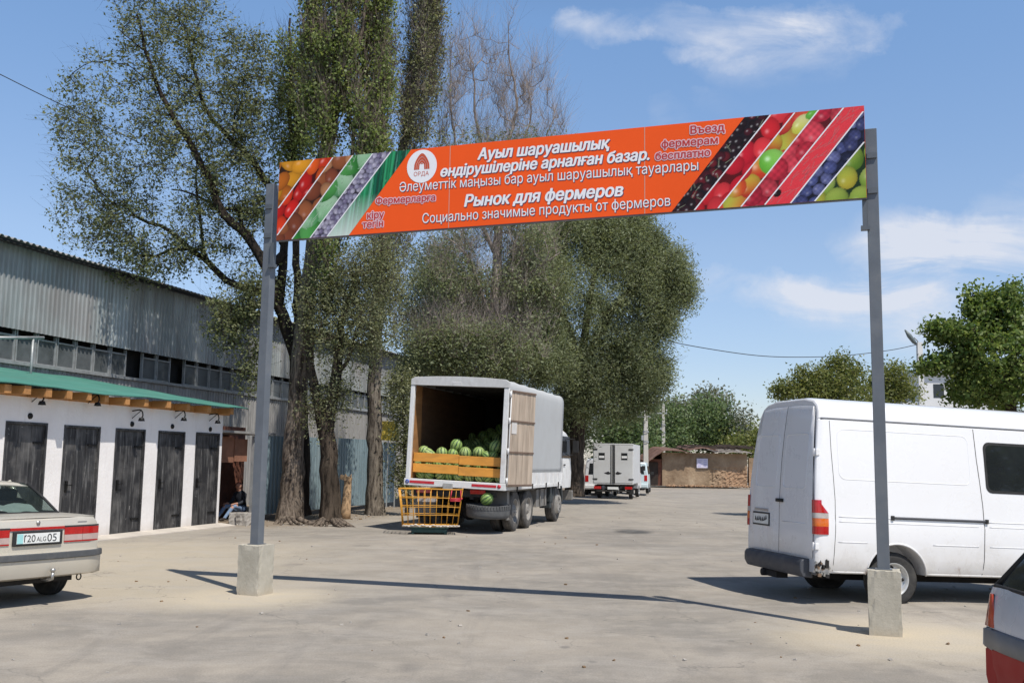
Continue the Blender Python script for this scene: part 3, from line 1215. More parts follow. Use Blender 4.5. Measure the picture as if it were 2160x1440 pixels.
def make_gate():
    root = thing("entrance_gate", "orange printed banner across two grey steel posts set in concrete blocks", "entrance gate", _base, (0, 0, BANG))
    W = (BLK_R - BLK_L).length
    # ---- posts and footings
    for (u, px_top, py_top, px_a, py_a, blk) in ((0.0, 578, 390, 502, 1150, BLK_L), (W, 1834, 275, 1836, 1200, BLK_R)):
        q = P(px_top, py_top, blk.y)
        zt = q.z
        zf = P(540 if u == 0 else 1868, 1147 if u == 0 else 1200, blk.y).z
        b = MB()
        hw = 0.20
        b.box((u, 0, zf / 2 - 0.03), (0.32, 0.32, zf + 0.06), 0, Matrix.Rotation(-0.07 if u == 0 else -0.02, 3, 'Z'))
        me = b.mesh("concrete_footing", M_footing)
        bm = bmesh.new()
        bm.from_mesh(me)
        bmesh.ops.subdivide_edges(bm, edges=bm.edges, cuts=9, use_grid_fill=True)
        fr = random.Random(int(u * 10) + 7)
        for v in bm.verts:
            rel = (v.co.x - u, v.co.y)
            edge = (abs(abs(rel[0] * math.cos(0.05)) - 0.16) < 0.03) + (abs(abs(rel[1]) - 0.16) < 0.03) + (v.co.z > zf - 0.02)
            k = 0.0015 + (0.006 if edge >= 2 else 0)
            v.co += Vector((-rel[0] * (fr.random() ** 4) * 0.07 if edge >= 2 else 0, -rel[1] * (fr.random() ** 4) * 0.07 if edge >= 2 else 0, -fr.random() ** 3 * 0.02 if (edge >= 2 and v.co.z > zf - 0.02) else 0))
            v.co += Vector((fr.uniform(-1, 1), fr.uniform(-1, 1), fr.uniform(-1, 1))) * k * 0.5
        bm.to_mesh(me)
        bm.free()
        o = bpy.data.objects.new("concrete_footing", me)
        COL.objects.link(o)
        o.parent = root
        b = MB()
        pw = 0.122
        rz = Matrix.Rotation(-0.07 if u == 0 else -0.02, 3, 'Z')
        b.box((u, 0, (zf + zt) / 2), (pw, pw, zt - zf), 0, rz)
        b.box((u, 0, zf + 0.006), (0.17, 0.17, 0.008), 0, rz)
        b.build("post", M_post, root, bevel=0.006)
    # ---- frame behind the sheets
    b = MB()

    def quadbar(za, zb_, y0, y1, m=0):
        vs = []
        for u in (U0, U1):
            for y in (y0, y1):
                vs += [(u, y, za(u)), (u, y, zb_(u))]
        b.add(vs, [(0, 1, 3, 2), (4, 6, 7, 5), (0, 4, 5, 1), (2, 3, 7, 6), (1, 5, 7, 3), (0, 2, 6, 4)], m)
    quadbar(lambda u: zbot(u) - 0.012, lambda u: zbot(u) + 0.035, -FACE + 0.006, -FACE + 0.05)
    quadbar(lambda u: ztop(u) - 0.04, lambda u: ztop(u) - 0.004, -FACE + 0.006, -FACE + 0.05)
    for f in (0.004, 0.27, 0.5, 0.73, 0.996):
        u = U0 + (U1 - U0) * f
        b.span((u - 0.02, -FACE + 0.006, zbot(u) + 0.036), (u + 0.02, -FACE + 0.046, ztop(u) - 0.041))
    for uu in (0.0, W):
        zc = zbot(uu)
        s = 1 if uu == 0 else -1
        b.span((uu + s * 0.062, -0.09, zc - 0.30), (uu + s * 0.11, -0.03, zc - 0.013))
        b.span((uu + s * 0.04, -0.10, zc - 0.34), (uu + s * 0.13, -0.02, zc - 0.295))
        b.span((uu - 0.05, -FACE + 0.051, zc + 0.06), (uu + 0.05, -0.055, zc + 0.12))
        b.span((uu - 0.05, -FACE + 0.051, zc + 0.45), (uu + 0.05, -0.055, zc + 0.51))
    b.build("sign_frame", M_frame, root)

    # ---- orange sheets (three, with joints)
    panel = None
    s1, s2 = bp(948, 395)[0], bp(1360, 360)[0]
    b = MB()
    for (a, c) in ((U0, s1 - 0.003), (s1 + 0.003, s2 - 0.003), (s2 + 0.003, U1)):
        vs = []
        for u in (a, c):
            for y in (-FACE, -FACE + 0.004):
                vs += [(u, y, zbot(u)), (u, y, ztop(u))]
        b.add(vs, [(0, 1, 3, 2), (4, 6, 7, 5), (0, 4, 5, 1), (2, 3, 7, 6), (1, 5, 7, 3), (0, 2, 6, 4)])
    panel = b.build("banner_sheet", M_orange, root)
    b = MB()
    for u in (s1, s2):
        w = 0.0045
        b.add([(u - w, -FACE - 0.001, zbot(u)), (u + w, -FACE - 0.001, zbot(u)), (u + w, -FACE - 0.001, ztop(u)), (u - w, -FACE - 0.001, ztop(u))], [(0, 1, 2, 3)])
    b.build("joint_strip", M_seam, panel)

    # ---- produce strips
    rng = np.random.default_rng(11)

    def line(tp, bt):
        """a slanted boundary from pixel on the top edge to pixel on the bottom edge, extended to both edges"""
        (ua, va), (ub, vb) = bp(*tp), bp(*bt)
        sl = (ua - ub) / (va - vb)
        return ub, vb, sl
    L = [line((662, 337), (586, 441)), line((702, 333), (588, 492)), line((743, 330), (617, 503)), line((785, 326), (655, 501)), line((825, 320), (690, 499)), line((867, 316), (736, 496))]
    Rr = [line((1570, 248), (1418, 445)), line((1625, 243), (1466, 442)), line((1677, 237), (1516, 438)), line((1727, 232), (1565, 434)), line((1779, 228), (1615, 430)), line((1822, 234), (1669, 427)), line((1826, 296), (1719, 424))]

    def at(l, v):
        return l[0] + (v - l[1]) * l[2]

    def quad(la, lb):
        """clip a strip between two boundaries to the panel -> list of quads (bottom-left, bottom-right, top-right, top-left)"""
        uref = (at(la, Z0) if la else U0)
        zb_, zt_ = zbot(uref), ztop(uref)
        return zb_, zt_

    def strip(name, la, lb, fn, clampL, clampR):
        zb_ = [zbot(min(max(at(l, zbot(0)), U0), U1)) for l in (la, lb) if l]
        v0 = min(zbot(U0), zbot(U1)) - 0.05
        v1 = max(ztop(U0), ztop(U1)) + 0.05
        # build in slabs of v so that the clipped outline stays simple
        def clampu(l, v, dflt):
            u = at(l, v) if l else dflt
            return min(max(u, U0 + 0.002), U1 - 0.002)
        vs = sorted(set([None]) - {None}) if False else None
        N = 120
        # exact outline: rows of v, but the panel edge slopes, so rows run parallel to the panel edges
        rows = []
        nu = 44
        for k in range(N + 1):
            f = k / N

            def edge(l, dflt):
                u = dflt if l is None else at(l, Z0)
                for _ in range(6):
                    u = min(max(u, U0 + 0.002), U1 - 0.002)
                    v = zbot(u) + (ztop(u) - zbot(u)) * f
                    u = at(l, v) if l else dflt
                return min(max(u, U0 + 0.002), U1 - 0.002)
            a, c = edge(la, U0), edge(lb, U1)
            us = np.linspace(a, max(c, a + 1e-4), nu)
            rows.append([(u, zbot(u) + (ztop(u) - zbot(u)) * f) for u in us])
        p = Paint(((0, 0), (0.1, 0), (0.1, 0.1), (0, 0.1)))
        p.p = np.array(rows)
        p.nv, p.nu = p.p.shape[:2]
        p.c = np.zeros(p.p.shape[:2] + (3,))
        fn(p)
        # drop rows that collapsed against the panel edge
        w = p.p[:, -1, 0] - p.p[:, 0, 0]
        keep = np.where(w > 0.003)[0]
        lo, hi = keep.min(), keep.max() + 1
        p.p, p.c = p.p[lo:hi], p.c[lo:hi]
        p.nv = hi - lo
        return p.build(name, panel, 0.002)

    def fill(p, n, a, b_, cols, ang=None, jit=0.2, hi=0.35, edge=0.3, drup=None):
        pts = p.p.reshape(-1, 2)
        lo, hi_ = pts.min(0), pts.max(0)
        placed = []
        step = (a + b_) * 0.82
        ys = np.arange(lo[1], hi_[1] + step, step)
        for j, y in enumerate(ys):
            for x in np.arange(lo[0] - step, hi_[0] + step, step):
                cx, cy = x + (j % 2) * step / 2 + rng.normal() * a * jit, y + rng.normal() * a * jit
                placed.append((cx, cy))
        rng.shuffle(placed)
        for cx, cy in placed:
            c = cols[rng.integers(len(cols))]
            c2 = None
            if isinstance(c, tuple) and hasattr(c[0], '__len__'):
                c, c2 = c
            k = rng.uniform(0.85, 1.15)
            p.ball(cx, cy, a * k, b_ * k, rng.uniform(0, 3.1) if ang is None else ang + rng.normal() * 0.25, np.array(c) * rng.uniform(0.8, 1.15), c2, hi, edge, drup)

    def f_orange(p):
        p.bg((0.03, 0.012, 0.004)); fill(p, 0, 0.15, 0.10, [(0.62, 0.20, 0.01), (0.72, 0.30, 0.015), (0.45, 0.12, 0.01)], hi=0.12)

    def f_tomato(p):
        p.bg((0.06, 0.004, 0.002)); fill(p, 0, 0.15, 0.09, [(0.72, 0.045, 0.01), (0.62, 0.015, 0.01), (0.75, 0.10, 0.01)], ang=1.0, hi=0.25)

    def f_onion(p):
        p.bg((0.035, 0.012, 0.006)); fill(p, 0, 0.13, 0.11, [(0.33, 0.10, 0.035), (0.24, 0.06, 0.025), (0.48, 0.22, 0.10)], hi=0.12)

    def f_cabbage(p):
        p.bg((0.03, 0.10, 0.035)); fill(p, 0, 0.22, 0.17, [((0.10, 0.33, 0.12), (0.40, 0.62, 0.40)), ((0.03, 0.20, 0.03), (0.10, 0.38, 0.09)), (0.30, 0.52, 0.33)], hi=0.08, edge=0.5)
        for _ in range(26):
            x, y = p.p[rng.integers(p.nv), rng.integers(p.nu)]
            t = rng.uniform(0, 3.1)
            p.streak(x, y, x + 0.12 * math.cos(t), y + 0.12 * math.sin(t), 0.004, (0.42, 0.62, 0.42))

    def f_grape(p):
        p.bg((0.03, 0.025, 0.035)); fill(p, 0, 0.04, 0.037, [(0.30, 0.28, 0.40), (0.20, 0.17, 0.28), (0.44, 0.41, 0.52)], hi=0.3, edge=0.2)

    def f_leek(p):
        p.bg((0.01, 0.06, 0.035))
        y0, y1 = p.p[..., 1].min(), p.p[..., 1].max()
        x0, x1 = p.p[..., 0].min(), p.p[..., 0].max()
        for x in np.arange(x0 - 0.3, x1 + 0.2, 0.028):
            p.streak(x, y0 - 0.1, x + rng.uniform(0.10, 0.22), y1 + 0.1, rng.uniform(0.012, 0.028), [(0.02, 0.26, 0.10), (0.04, 0.38, 0.16), (0.14, 0.45, 0.30), (0.01, 0.15, 0.08)][rng.integers(4)])
        t = np.clip((y0 + 0.52 - p.p[..., 1]) / 0.5, 0, 1)[..., None]
        p.c = p.c * (1 - t * 0.75) + np.array((0.70, 0.78, 0.72)) * t * 0.75

    def f_cherry(p):
        p.bg((0.012, 0.008, 0.012)); fill(p, 0, 0.055, 0.05, [(0.03, 0.01, 0.015), (0.16, 0.012, 0.02), (0.02, 0.008, 0.012), (0.07, 0.008, 0.015)], hi=0.4, edge=0.1, jit=0.4)
        for _ in range(16):
            x, y = p.p[rng.integers(p.nv), rng.integers(p.nu)]
            p.streak(x, y, x + rng.uniform(-0.08, 0.08), y + rng.uniform(0.03, 0.11), 0.0035, (0.30, 0.33, 0.22))

    def f_straw(p):
        p.bg((0.10, 0.004, 0.006)); fill(p, 0, 0.145, 0.12, [(0.70, 0.02, 0.03), (0.62, 0.012, 0.03), (0.75, 0.04, 0.05)], ang=1.2, hi=0.22, edge=0.45)

    def f_apple(p):
        p.bg((0.12, 0.02, 0.01)); fill(p, 0, 0.15, 0.14, [((0.62, 0.05, 0.02), (0.68, 0.45, 0.05)), ((0.60, 0.03, 0.03), (0.72, 0.10, 0.04)), ((0.66, 0.08, 0.02), (0.55, 0.55, 0.07))], hi=0.25, edge=0.45)
        u, v = bp(1630, 342); p.ball(u, v, 0.15, 0.15, 0.3, (0.16, 0.52, 0.05), (0.30, 0.66, 0.12), 0.45, 0.5)
        u, v = bp(1690, 262); p.ball(u, v, 0.13, 0.08, 0.9, (0.62, 0.62, 0.08), (0.72, 0.70, 0.30), 0.25, 0.6)
        u, v = bp(1715, 240); p.ball(u, v, 0.09, 0.05, 0.5, (0.14, 0.45, 0.05), None, 0.2, 0.5)

    def f_rasp(p):
        p.bg((0.10, 0.006, 0.01)); fill(p, 0, 0.13, 0.115, [(0.66, 0.03, 0.06), (0.56, 0.02, 0.05), (0.72, 0.06, 0.09)], hi=0.14, edge=0.4, drup=0.03)

    def f_melon(p):
        p.bg((0.74, 0.045, 0.06), 0.06, rng)
        for _ in range(70):
            x, y = p.p[rng.integers(p.nv), rng.integers(p.nu)]
            t = rng.normal(0.9, 0.3)
            p.streak(x, y, x + 0.10 * math.cos(t), y + 0.10 * math.sin(t), 0.005, (0.80, 0.14, 0.15))
        u, v = bp(1640, 408); p.ball(u, v, 0.05, 0.035, 0.8, (0.02, 0.006, 0.006), None, 0.1, 0.3)
        u, v = bp(1766, 243); p.ball(u, v, 0.03, 0.018, 0.8, (0.02, 0.006, 0.006), None, 0.1, 0.3)

    def f_black(p):
        p.bg((0.008, 0.009, 0.02)); fill(p, 0, 0.075, 0.07, [(0.09, 0.11, 0.30), (0.17, 0.19, 0.42), (0.02, 0.025, 0.07), (0.06, 0.07, 0.2)], hi=0.15, edge=0.12, drup=0.02)

    def f_pear(p):
        p.bg((0.01, 0.03, 0.008)); fill(p, 0, 0.15, 0.125, [((0.14, 0.28, 0.025), (0.38, 0.50, 0.08)), ((0.25, 0.40, 0.05), (0.48, 0.55, 0.16)), ((0.50, 0.42, 0.04), (0.42, 0.48, 0.06))], ang=1.3, hi=0.15, edge=0.35)

    left = [("printed_oranges", None, L[0], f_orange), ("printed_peppers", L[0], L[1], f_tomato), ("printed_onions", L[1], L[2], f_onion), ("printed_cabbages", L[2], L[3], f_cabbage), ("printed_grapes", L[3], L[4], f_grape), ("printed_leeks", L[4], L[5], f_leek)]
    right = [("printed_cherries", Rr[0], Rr[1], f_cherry), ("printed_strawberries", Rr[1], Rr[2], f_straw), ("printed_apples", Rr[2], Rr[3], f_apple), ("printed_raspberries", Rr[3], Rr[4], f_rasp), ("printed_watermelon", Rr[4], Rr[5], f_melon), ("printed_blackberries", Rr[5], Rr[6], f_black), ("printed_pears", Rr[6], None, f_pear)]
    for nm, la, lb, fn in left + right:
        strip(nm, la, lb, fn, None, None)
    # white lines between the strips
    b = MB()
    for l in L[:-1] + Rr[1:]:
        w = 0.009
        pts = []
        # clip to the panel
        vv = np.linspace(Z0 - 0.3, Z1 + 0.3, 400)
        ok = [v for v in vv if U0 + w < at(l, v) < U1 - w and zbot(at(l, v)) < v < ztop(at(l, v))]
        if len(ok) < 2:
            continue
        va, vb = ok[0], ok[-1]
        y = -FACE - 0.0035
        b.add([(at(l, va) - w, y, va), (at(l, va) + w, y, va), (at(l, vb) + w, y, vb), (at(l, vb) - w, y, vb)], [(0, 1, 2, 3)])
    b.build("white_divider_lines", M_white_print, panel)

    # ---- lettering
    b_w, b_d, b_r, b_p = MB(), MB(), MB(), MB()

    def write(s, a, c, cap, shear=0.0, bold=0.0, mode='white'):
        (ua, va), (ub, vb) = bp(*a), bp(*c)
        um = (ua + ub) / 2
        width = math.hypot(ub - ua, vb - va)
        px2m = (ztop(um) - zbot(um)) / 175.0
        size = cap * px2m / cap_ratio()
        co, fs = text_mesh(s, size, shear, 0, width)
        rb = bold * cap * px2m
        ring = [(0, 0)] + ([(rb * math.cos(q), 0.7 * rb * math.sin(q)) for q in (0, 1.05, 2.1, 3.14, 4.19, 5.24)] if rb else [])
        ang = math.atan2(vb - va, ub - ua)
        ca, sa = math.cos(ang), math.sin(ang)

        def place(dx, dz, y):
            return [(ua + p[0] * ca - p[1] * sa + dx, y, va + p[0] * sa + p[1] * ca + dz) for p in co]
        if mode == 'white':
            d = 0.009
            for i, (ox, oz) in enumerate(ring):
                b_d.add(place(d + ox, -d + oz, -FACE - 0.002 - 0.0001 * i), fs)
                b_w.add(place(ox, oz, -FACE - 0.004 - 0.0001 * i), fs)
        else:
            for i, (ox, oz) in enumerate(ring):
                b_r.add(place(ox, oz, -FACE - 0.005 - 0.0001 * i), fs)
            for i, q in enumerate(np.linspace(0, 6.283, 12, endpoint=False)):
                b_p.add(place((rb + 0.011) * math.cos(q), (rb + 0.011) * math.sin(q), -FACE - 0.003 - 0.0001 * i), fs)

    write("Ауыл шаруашылық", (1008, 337), (1286, 313), 24, 0.2, 0.05)
    write("өндірушілеріне арналған базар.", (930, 373), (1369, 337), 23, 0.2, 0.05)
    write("Әлеуметтік маңызы бар ауыл шаруашылық тауарлары", (843, 405), (1473, 359), 21, 0.0, 0.0)
    write("Рынок для фермеров", (980, 436), (1314, 413), 25, 0.2, 0.05)
    write("Социально значимые продукты от фермеров", (891, 471), (1414, 434), 21, 0.0, 0.0)
    write("Фермерларға", (793, 431), (918, 423), 14, 0, 0.035, 'red')
    write("кіру", (775, 462), (810, 459), 15, 0, 0.035, 'red')
    write("тегін", (765, 481), (808, 478), 15, 0, 0.035, 'red')
    write("Въезд", (1457, 283), (1528, 277), 16, 0, 0.035, 'red')
    write("фермерам", (1396, 312), (1514, 303), 15, 0, 0.035, 'red')
    write("бесплатно", (1383, 338), (1498, 329), 15, 0, 0.035, 'red')
    b_d.build("lettering_shadow", M_dark_print, panel)
    b_w.build("white_lettering", M_white_print, panel)
    b_p.build("lettering_outline", M_pink_print, panel)
    b_r.build("red_lettering", M_red_print, panel)

    # ---- round emblem: white disc, arch shaped like the letter A, four letters under it
    cu, cv = bp(890, 351)
    r = abs(bp(922, 349)[0] - bp(859, 353)[0]) / 2
    rv = r * 1.05
    b = MB()
    n = 40
    y = -FACE - 0.003
    b.add([(cu + r * math.cos(2 * math.pi * k / n), y, cv + rv * math.sin(2 * math.pi * k / n)) for k in range(n)], [tuple(range(n))])
    disc = b.build("emblem_disc", M_white_print, panel)
    b = MB()
    y = -FACE - 0.0045
    cz = cv + r * 0.12
    for k, (ro, ri) in enumerate(((0.50, 0.375), (0.36, 0.255), (0.24, 0.15))):
        pts_o, pts_i = [], []
        for i in range(25):
            a = math.pi * i / 24
            wgt = math.sin(a)
            leg = -0.30 * r
            pts_o.append((cu + ro * r * math.cos(a) * (1.0 - 0.36 * wgt), y, cz + (ro - 0.27) * 0.55 * r * wgt + ro * r * 1.15 * wgt))
            pts_i.append((cu + ri * r * math.cos(a) * (1.0 - 0.36 * wgt), y, cz + (ri - 0.27) * 0.55 * r * wgt + ri * r * 1.15 * wgt))
        po = [(cu + (ro + 0.02) * r, y, cz - 0.32 * r)] + pts_o + [(cu - (ro + 0.02) * r, y, cz - 0.32 * r)]
        pi = [(cu + (ri + 0.02) * r, y, cz - 0.32 * r)] + pts_i + [(cu - (ri + 0.02) * r, y, cz - 0.32 * r)]
        m = len(po)
        b.add(po + pi, [(i, i + 1, m + i + 1, m + i) for i in range(m - 1)])
    b.add([(cu - 0.08 * r, y, cz + 0.02 * r), (cu + 0.08 * r, y, cz + 0.02 * r), (cu + 0.08 * r, y, cz + 0.07 * r), (cu - 0.08 * r, y, cz + 0.07 * r)], [(0, 1, 2, 3)])
    co, fs = text_mesh("ОРДА", 0.12, 0, 0.002, r * 1.0)
    b.add([(cu - r * 0.52 + p[0], y, cv - r * 0.60 + p[1] * 0.62) for p in co], fs)
    b.build("emblem_mark", flat_emless("brick_red_print", (0.55, 0.10, 0.05)), disc)
    return root


make_gate()
# ================================================================ shared vehicle materials
M_rubber = plain("black_rubber", (0.018, 0.018, 0.018), 0.75, 0, 0.3, 6)
M_tyre_dusty = plain("dusty_tyre", (0.075, 0.07, 0.065), 0.9, 0, 0.3, 5, 0.3, dirt=(0.24, 0.215, 0.185), dirt_amt=0.6)
M_tyre = plain("tyre_rubber", (0.032, 0.031, 0.03), 0.85, 0, 0.3, 6, 0.2, dirt=(0.13, 0.12, 0.105), dirt_amt=0.35)
M_rim = plain("silver_rim", (0.62, 0.62, 0.60), 0.4, 0.5, 0.1, 6, dirt=(0.25, 0.22, 0.19), dirt_amt=0.5)
M_rim_dusty = plain("dusty_wheel_disc", (0.27, 0.255, 0.235), 0.8, 0.1, 0.2, 5, dirt=(0.36, 0.33, 0.28), dirt_amt=0.5)
g = NG("white_van_paint")
_v = g.obj()
_sz = g.new('ShaderNodeSeparateXYZ')
g.link(_v, _sz.inputs[0])
_n = g.noise(_v, 2.2, 8, 0.7, 0.3)
_low = g.new('ShaderNodeMapRange')
g.link(g.math('ADD', _sz.outputs[2], g.math('MULTIPLY', g.math('SUBTRACT', _n, 0.5), 0.9)), _low.inputs[0])
_low.inputs[1].default_value, _low.inputs[2].default_value = 0.40, 0.85
_low.inputs[3].default_value, _low.inputs[4].default_value = 0.55, 0.0
_c = g.mix(_low.outputs[0], (0.81, 0.81, 0.82), (0.52, 0.48, 0.42))
_rn = g.noise(g.scalev(_v, (1, 1, 0.4)), 7.0, 7, 0.75)
_rl = g.new('ShaderNodeMapRange')
g.link(_sz.outputs[2], _rl.inputs[0])
_rl.inputs[1].default_value, _rl.inputs[2].default_value = 0.42, 0.56
_rl.inputs[3].default_value, _rl.inputs[4].default_value = 1.0, 0.0
_c = g.mix(g.math('MULTIPLY', _rl.outputs[0], g.ramp(_rn, [(0.58, 0.0), (0.68, 0.8)])), _c, (0.22, 0.11, 0.06))
g.set(Base_Color=_c, Roughness=g.ramp(_n, [(0.3, 0.22), (0.7, 0.36)]), Coat_Weight=0.5, Coat_Roughness=0.05)
g.bump(g.noise(_v, 1.6, 2), 0.05, 0.02)
M_van = g.m
M_bumper = plain("dark_grey_bumper_plastic", (0.062, 0.066, 0.078), 0.55, 0, 0.15, 4, 0.1, dirt=(0.16, 0.15, 0.14), dirt_amt=0.3)
M_blackglass = glass_dark("dark_tinted_glass")
M_red_lens = plain("red_lens", (0.42, 0.008, 0.008), 0.12, 0, 0.15, 14, coat=0.6)
M_amber_lens = plain("amber_lens", (0.62, 0.13, 0.01), 0.12, 0, 0.15, 14, coat=0.6)
M_clear_lens = plain("clear_grey_lens", (0.42, 0.38, 0.36), 0.12, 0, 0.15, 14, coat=0.6)
M_under = plain("underbody", (0.02, 0.018, 0.017), 0.95, 0, 0.4, 4)
M_chrome = plain("worn_metal", (0.45, 0.44, 0.42), 0.35, 0.8, 0.2, 10)
M_gap = plain("panel_gap", (0.035, 0.035, 0.036), 0.8, 0, 0.1, 4)
M_plate = plain("plate_white", (0.75, 0.76, 0.73), 0.4, 0, 0.06, 9)
M_ink = plain("plate_ink", (0.02, 0.02, 0.022), 0.5, 0, 0.1, 9)


def wheel(parent, x, y, r, w, side, tyre=M_tyre, rim=M_rim, dish=0.03, holes=8, rim_r=0.6):
    """side: +1 outer face towards +y, -1 towards -y"""
    b = MB()
    pr = [(rim_r * r, -w / 2 + 0.01), (r * 0.80, -w / 2), (r * 0.93, -w / 2 + 0.012), (r * 0.985, -w / 2 + 0.03), (r, -w / 4), (r, w / 4), (r * 0.985, w / 2 - 0.03), (r * 0.93, w / 2 - 0.012), (r * 0.80, w / 2), (rim_r * r, w / 2 - 0.01)]
    b.lathe(pr, 40, 0, 'y', (0, 0, 0), True)
    # tread grooves as slightly raised bands
    for k in (-0.25, 0.0, 0.25):
        b.lathe([(r, w * k - 0.018), (r + 0.004, w * k - 0.014), (r + 0.004, w * k + 0.014), (r, w * k + 0.018)], 40, 0, 'y', (0, 0, 0), True)
    o = b.build("wheel", tyre, parent)
    o.location = (x, y, r)
    b = MB()
    s = side
    e = s * (w / 2 - 0.012)
    R = rim_r * r
    b.lathe([(R + 0.004, e), (R * 0.97, e + s * 0.006), (R * 0.90, e - s * 0.015), (R * 0.86, e - s * dish * 1.4), (R * 0.55, e - s * dish * 0.6), (R * 0.40, e - s * dish * 0.1), (R * 0.30, e), (R * 0.16, e + s * 0.012), (0.0, e + s * 0.014)], 36, 0, 'y', (0, 0, 0), True)
    b.lathe([(R + 0.004, -e), (R * 0.5, -e + s * 0.04), (0.0, -e + s * 0.04)], 24, 1, 'y', (0, 0, 0), True)
    for k in range(holes):
        a = 2 * math.pi * k / holes
        c = (R * 0.70 * math.cos(a), e - s * dish * 0.9, R * 0.70 * math.sin(a))
        b.lathe([(0.0, s * 0.006), (R * 0.10, s * 0.005), (R * 0.10, -s * 0.02)], 8, 1, 'y', c, True)
    for k in range(6):
        a = 2 * math.pi * (k + 0.5) / 6
        c = (R * 0.27 * math.cos(a), e + s * 0.006, R * 0.27 * math.sin(a))
        b.lathe([(0.0, s * 0.016), (R * 0.05, s * 0.014), (R * 0.05, -s * 0.01)], 6, 0, 'y', c, False)
    b.build("rim", [rim, M_under], o)
    return o


# ================================================================ white van
def make_van():
    ang = rad(12)
    fw = Vector((math.cos(ang), math.sin(ang), 0))
    lf = Vector((-math.sin(ang), math.cos(ang), 0))
    c = Vector((3.77, 12.5, 0)) + lf * 0.965
    root = thing("white_van", "white high roof panel van with a broken rear bumper corner", "van", c, (0, rad(1.9), ang))
    Lh = 5.3
    zs = [0.40, 0.46, 0.60, 0.80, 1.02, 1.08, 1.30, 1.60, 1.90, 2.15, 2.30, 2.315, 2.33, 2.42, 2.50, 2.56, 2.60]
    ys = [0.925, 0.950, 0.962, 0.966, 0.966, 0.958, 0.950, 0.925, 0.893, 0.862, 0.842, 0.826, 0.836, 0.815, 0.765, 0.66, 0.42]

    def yside(z):
        return float(np.interp(z, zs, ys))

    def ring(x, k=1.0, top=0.0, squeeze=0.0):
        pts = []
        for z, y in zip(zs, ys):
            zz = 0.40 + (z - 0.40) * (1 - top)
            pts.append((x, -(y - squeeze) * k, zz))
        out = pts + [(p[0], -p[1], p[2]) for p in reversed(pts)]
        return out
    b = MB()
    xs = [0.0, 0.012, 0.05, 0.10] + [0.25 * i for i in range(1, 15)] + [3.6, 3.8, 4.0, 4.3, 4.6, 4.95, 5.2, 5.3]
    rings = []
    for x in xs:
        sq = {0.0: 0.028, 0.012: 0.016, 0.05: 0.004}.get(x, 0)
        tp = {0.0: 0.012, 0.012: 0.005, 0.05: 0.001}.get(x, 0)
        k = 1.0
        if x > 3.5:
            f = (x - 3.5) / 1.8
            tp = 0.02 * f
            k = 1 - 0.16 * f ** 2
            r = ring(x, k, 0, sq)
            lim = 2.6 - 0.25 * f - 1.55 * max(0, f - 0.35) / 0.65
            r = [(p[0], p[1], min(p[2], lim - 0.12 * (abs(p[1]) ** 2))) for p in r]
            rings.append(r)
        else:
            rings.append(ring(x, k, tp, sq))
    # lean the tailgate: the top of the rear face sits further forward
    def lean(p):
        x, y, z = p
        s = max(0.0, (z - 1.2)) / 1.4
        return (x + (0.10 * s * s + 0.03 * s) * max(0, 1 - x / 0.5), y, z)
    rings = [[lean(p) for p in r] for r in rings]
    b.loft(rings, 0)
    body = b.build("body", [M_van, M_under], root)
    cut = []
    for x in (1.12, 4.65):
        for s in (-1, 1):
            q = MB()
            q.lathe([(0, 0.62 * s), (0.415, 0.62 * s), (0.415, 1.2 * s), (0, 1.2 * s)], 40, 0, 'y', (x, 0, 0.36), False)
            cut.append(q)
    carve(body, cut)
    body.data.polygons.foreach_set('use_smooth', [True] * len(body.data.polygons))
    body.data.set_sharp_from_angle(angle=rad(28))
    # inside of the arches, floor
    b = MB()
    b.span((0.2, -0.6, 0.36), (5.0, 0.6, 0.46))
    b.span((0.3, -0.30, 0.26), (3.4, 0.30, 0.36))
    b.tube([(0.35, 0.35, 0.30), (2.2, 0.35, 0.28)], 0.035, 8)
    b.tube([(1.12, -0.75, 0.34), (1.12, 0.75, 0.34)], 0.06, 8)
    b.build("underbody", M_under, root)

    def S(x, z, off=0.0):
        return (x, -(yside(z) + off), z)

    def sidetube(pts, r, name, mat, parent=body, closed=False, off=0.0):
        dense = []
        n = len(pts)
        for i in range(n if closed else n - 1):
            a, c2 = pts[i], pts[(i + 1) % n]
            d = math.hypot(c2[0] - a[0], c2[1] - a[1])
            k = max(1, int(d / 0.08))
            for j in range(k):
                t = j / k
                dense.append(S(a[0] + (c2[0] - a[0]) * t, a[1] + (c2[1] - a[1]) * t, off))
        if not closed:
            dense.append(S(*pts[-1], off))
        b = MB()
        b.tube(dense, r, 6, 0, True, True, closed)
        return b.build(name, mat, parent)
    # seams and pressed lines (near side)
    sidetube([(0.235, 2.29), (0.235, 1.9), (0.262, 1.3), (0.262, 0.9), (0.235, 0.43)], 0.005, "panel_seam", M_gap, off=-0.0015)
    sidetube([(2.30, 2.29), (2.31, 1.9), (2.355, 1.3), (2.37, 1.0), (2.36, 0.62), (2.34, 0.43)], 0.006, "door_seam", M_gap, off=-0.0015)
    sidetube(rrect(0.33, 1.56, 2.20, 2.19, 0.09, 5), 0.009, "pressed_panel_edge", M_van, closed=True, off=-0.0055)
    for z, x0, x1 in ((1.095, 0.31, 2.28), (1.035, 0.31, 2.28), (1.095, 2.44, 4.4), (1.035, 2.44, 4.4), (0.785, 0.30, 0.70), (0.785, 1.62, 2.28), (0.785, 2.44, 4.2)):
        sidetube([(x0, z), (x1, z)], 0.010, "pressed_line", M_van, off=-0.005)
    sidetube([(0.12, 2.307), (3.6, 2.307)], 0.008, "roof_gutter", M_gap, off=-0.003)
    sidetube([(1.05, 1.105), (1.5, 1.105), (2.42, 1.105)], 0.016, "door_rail", M_bumper, off=0.006)
    b = MB()
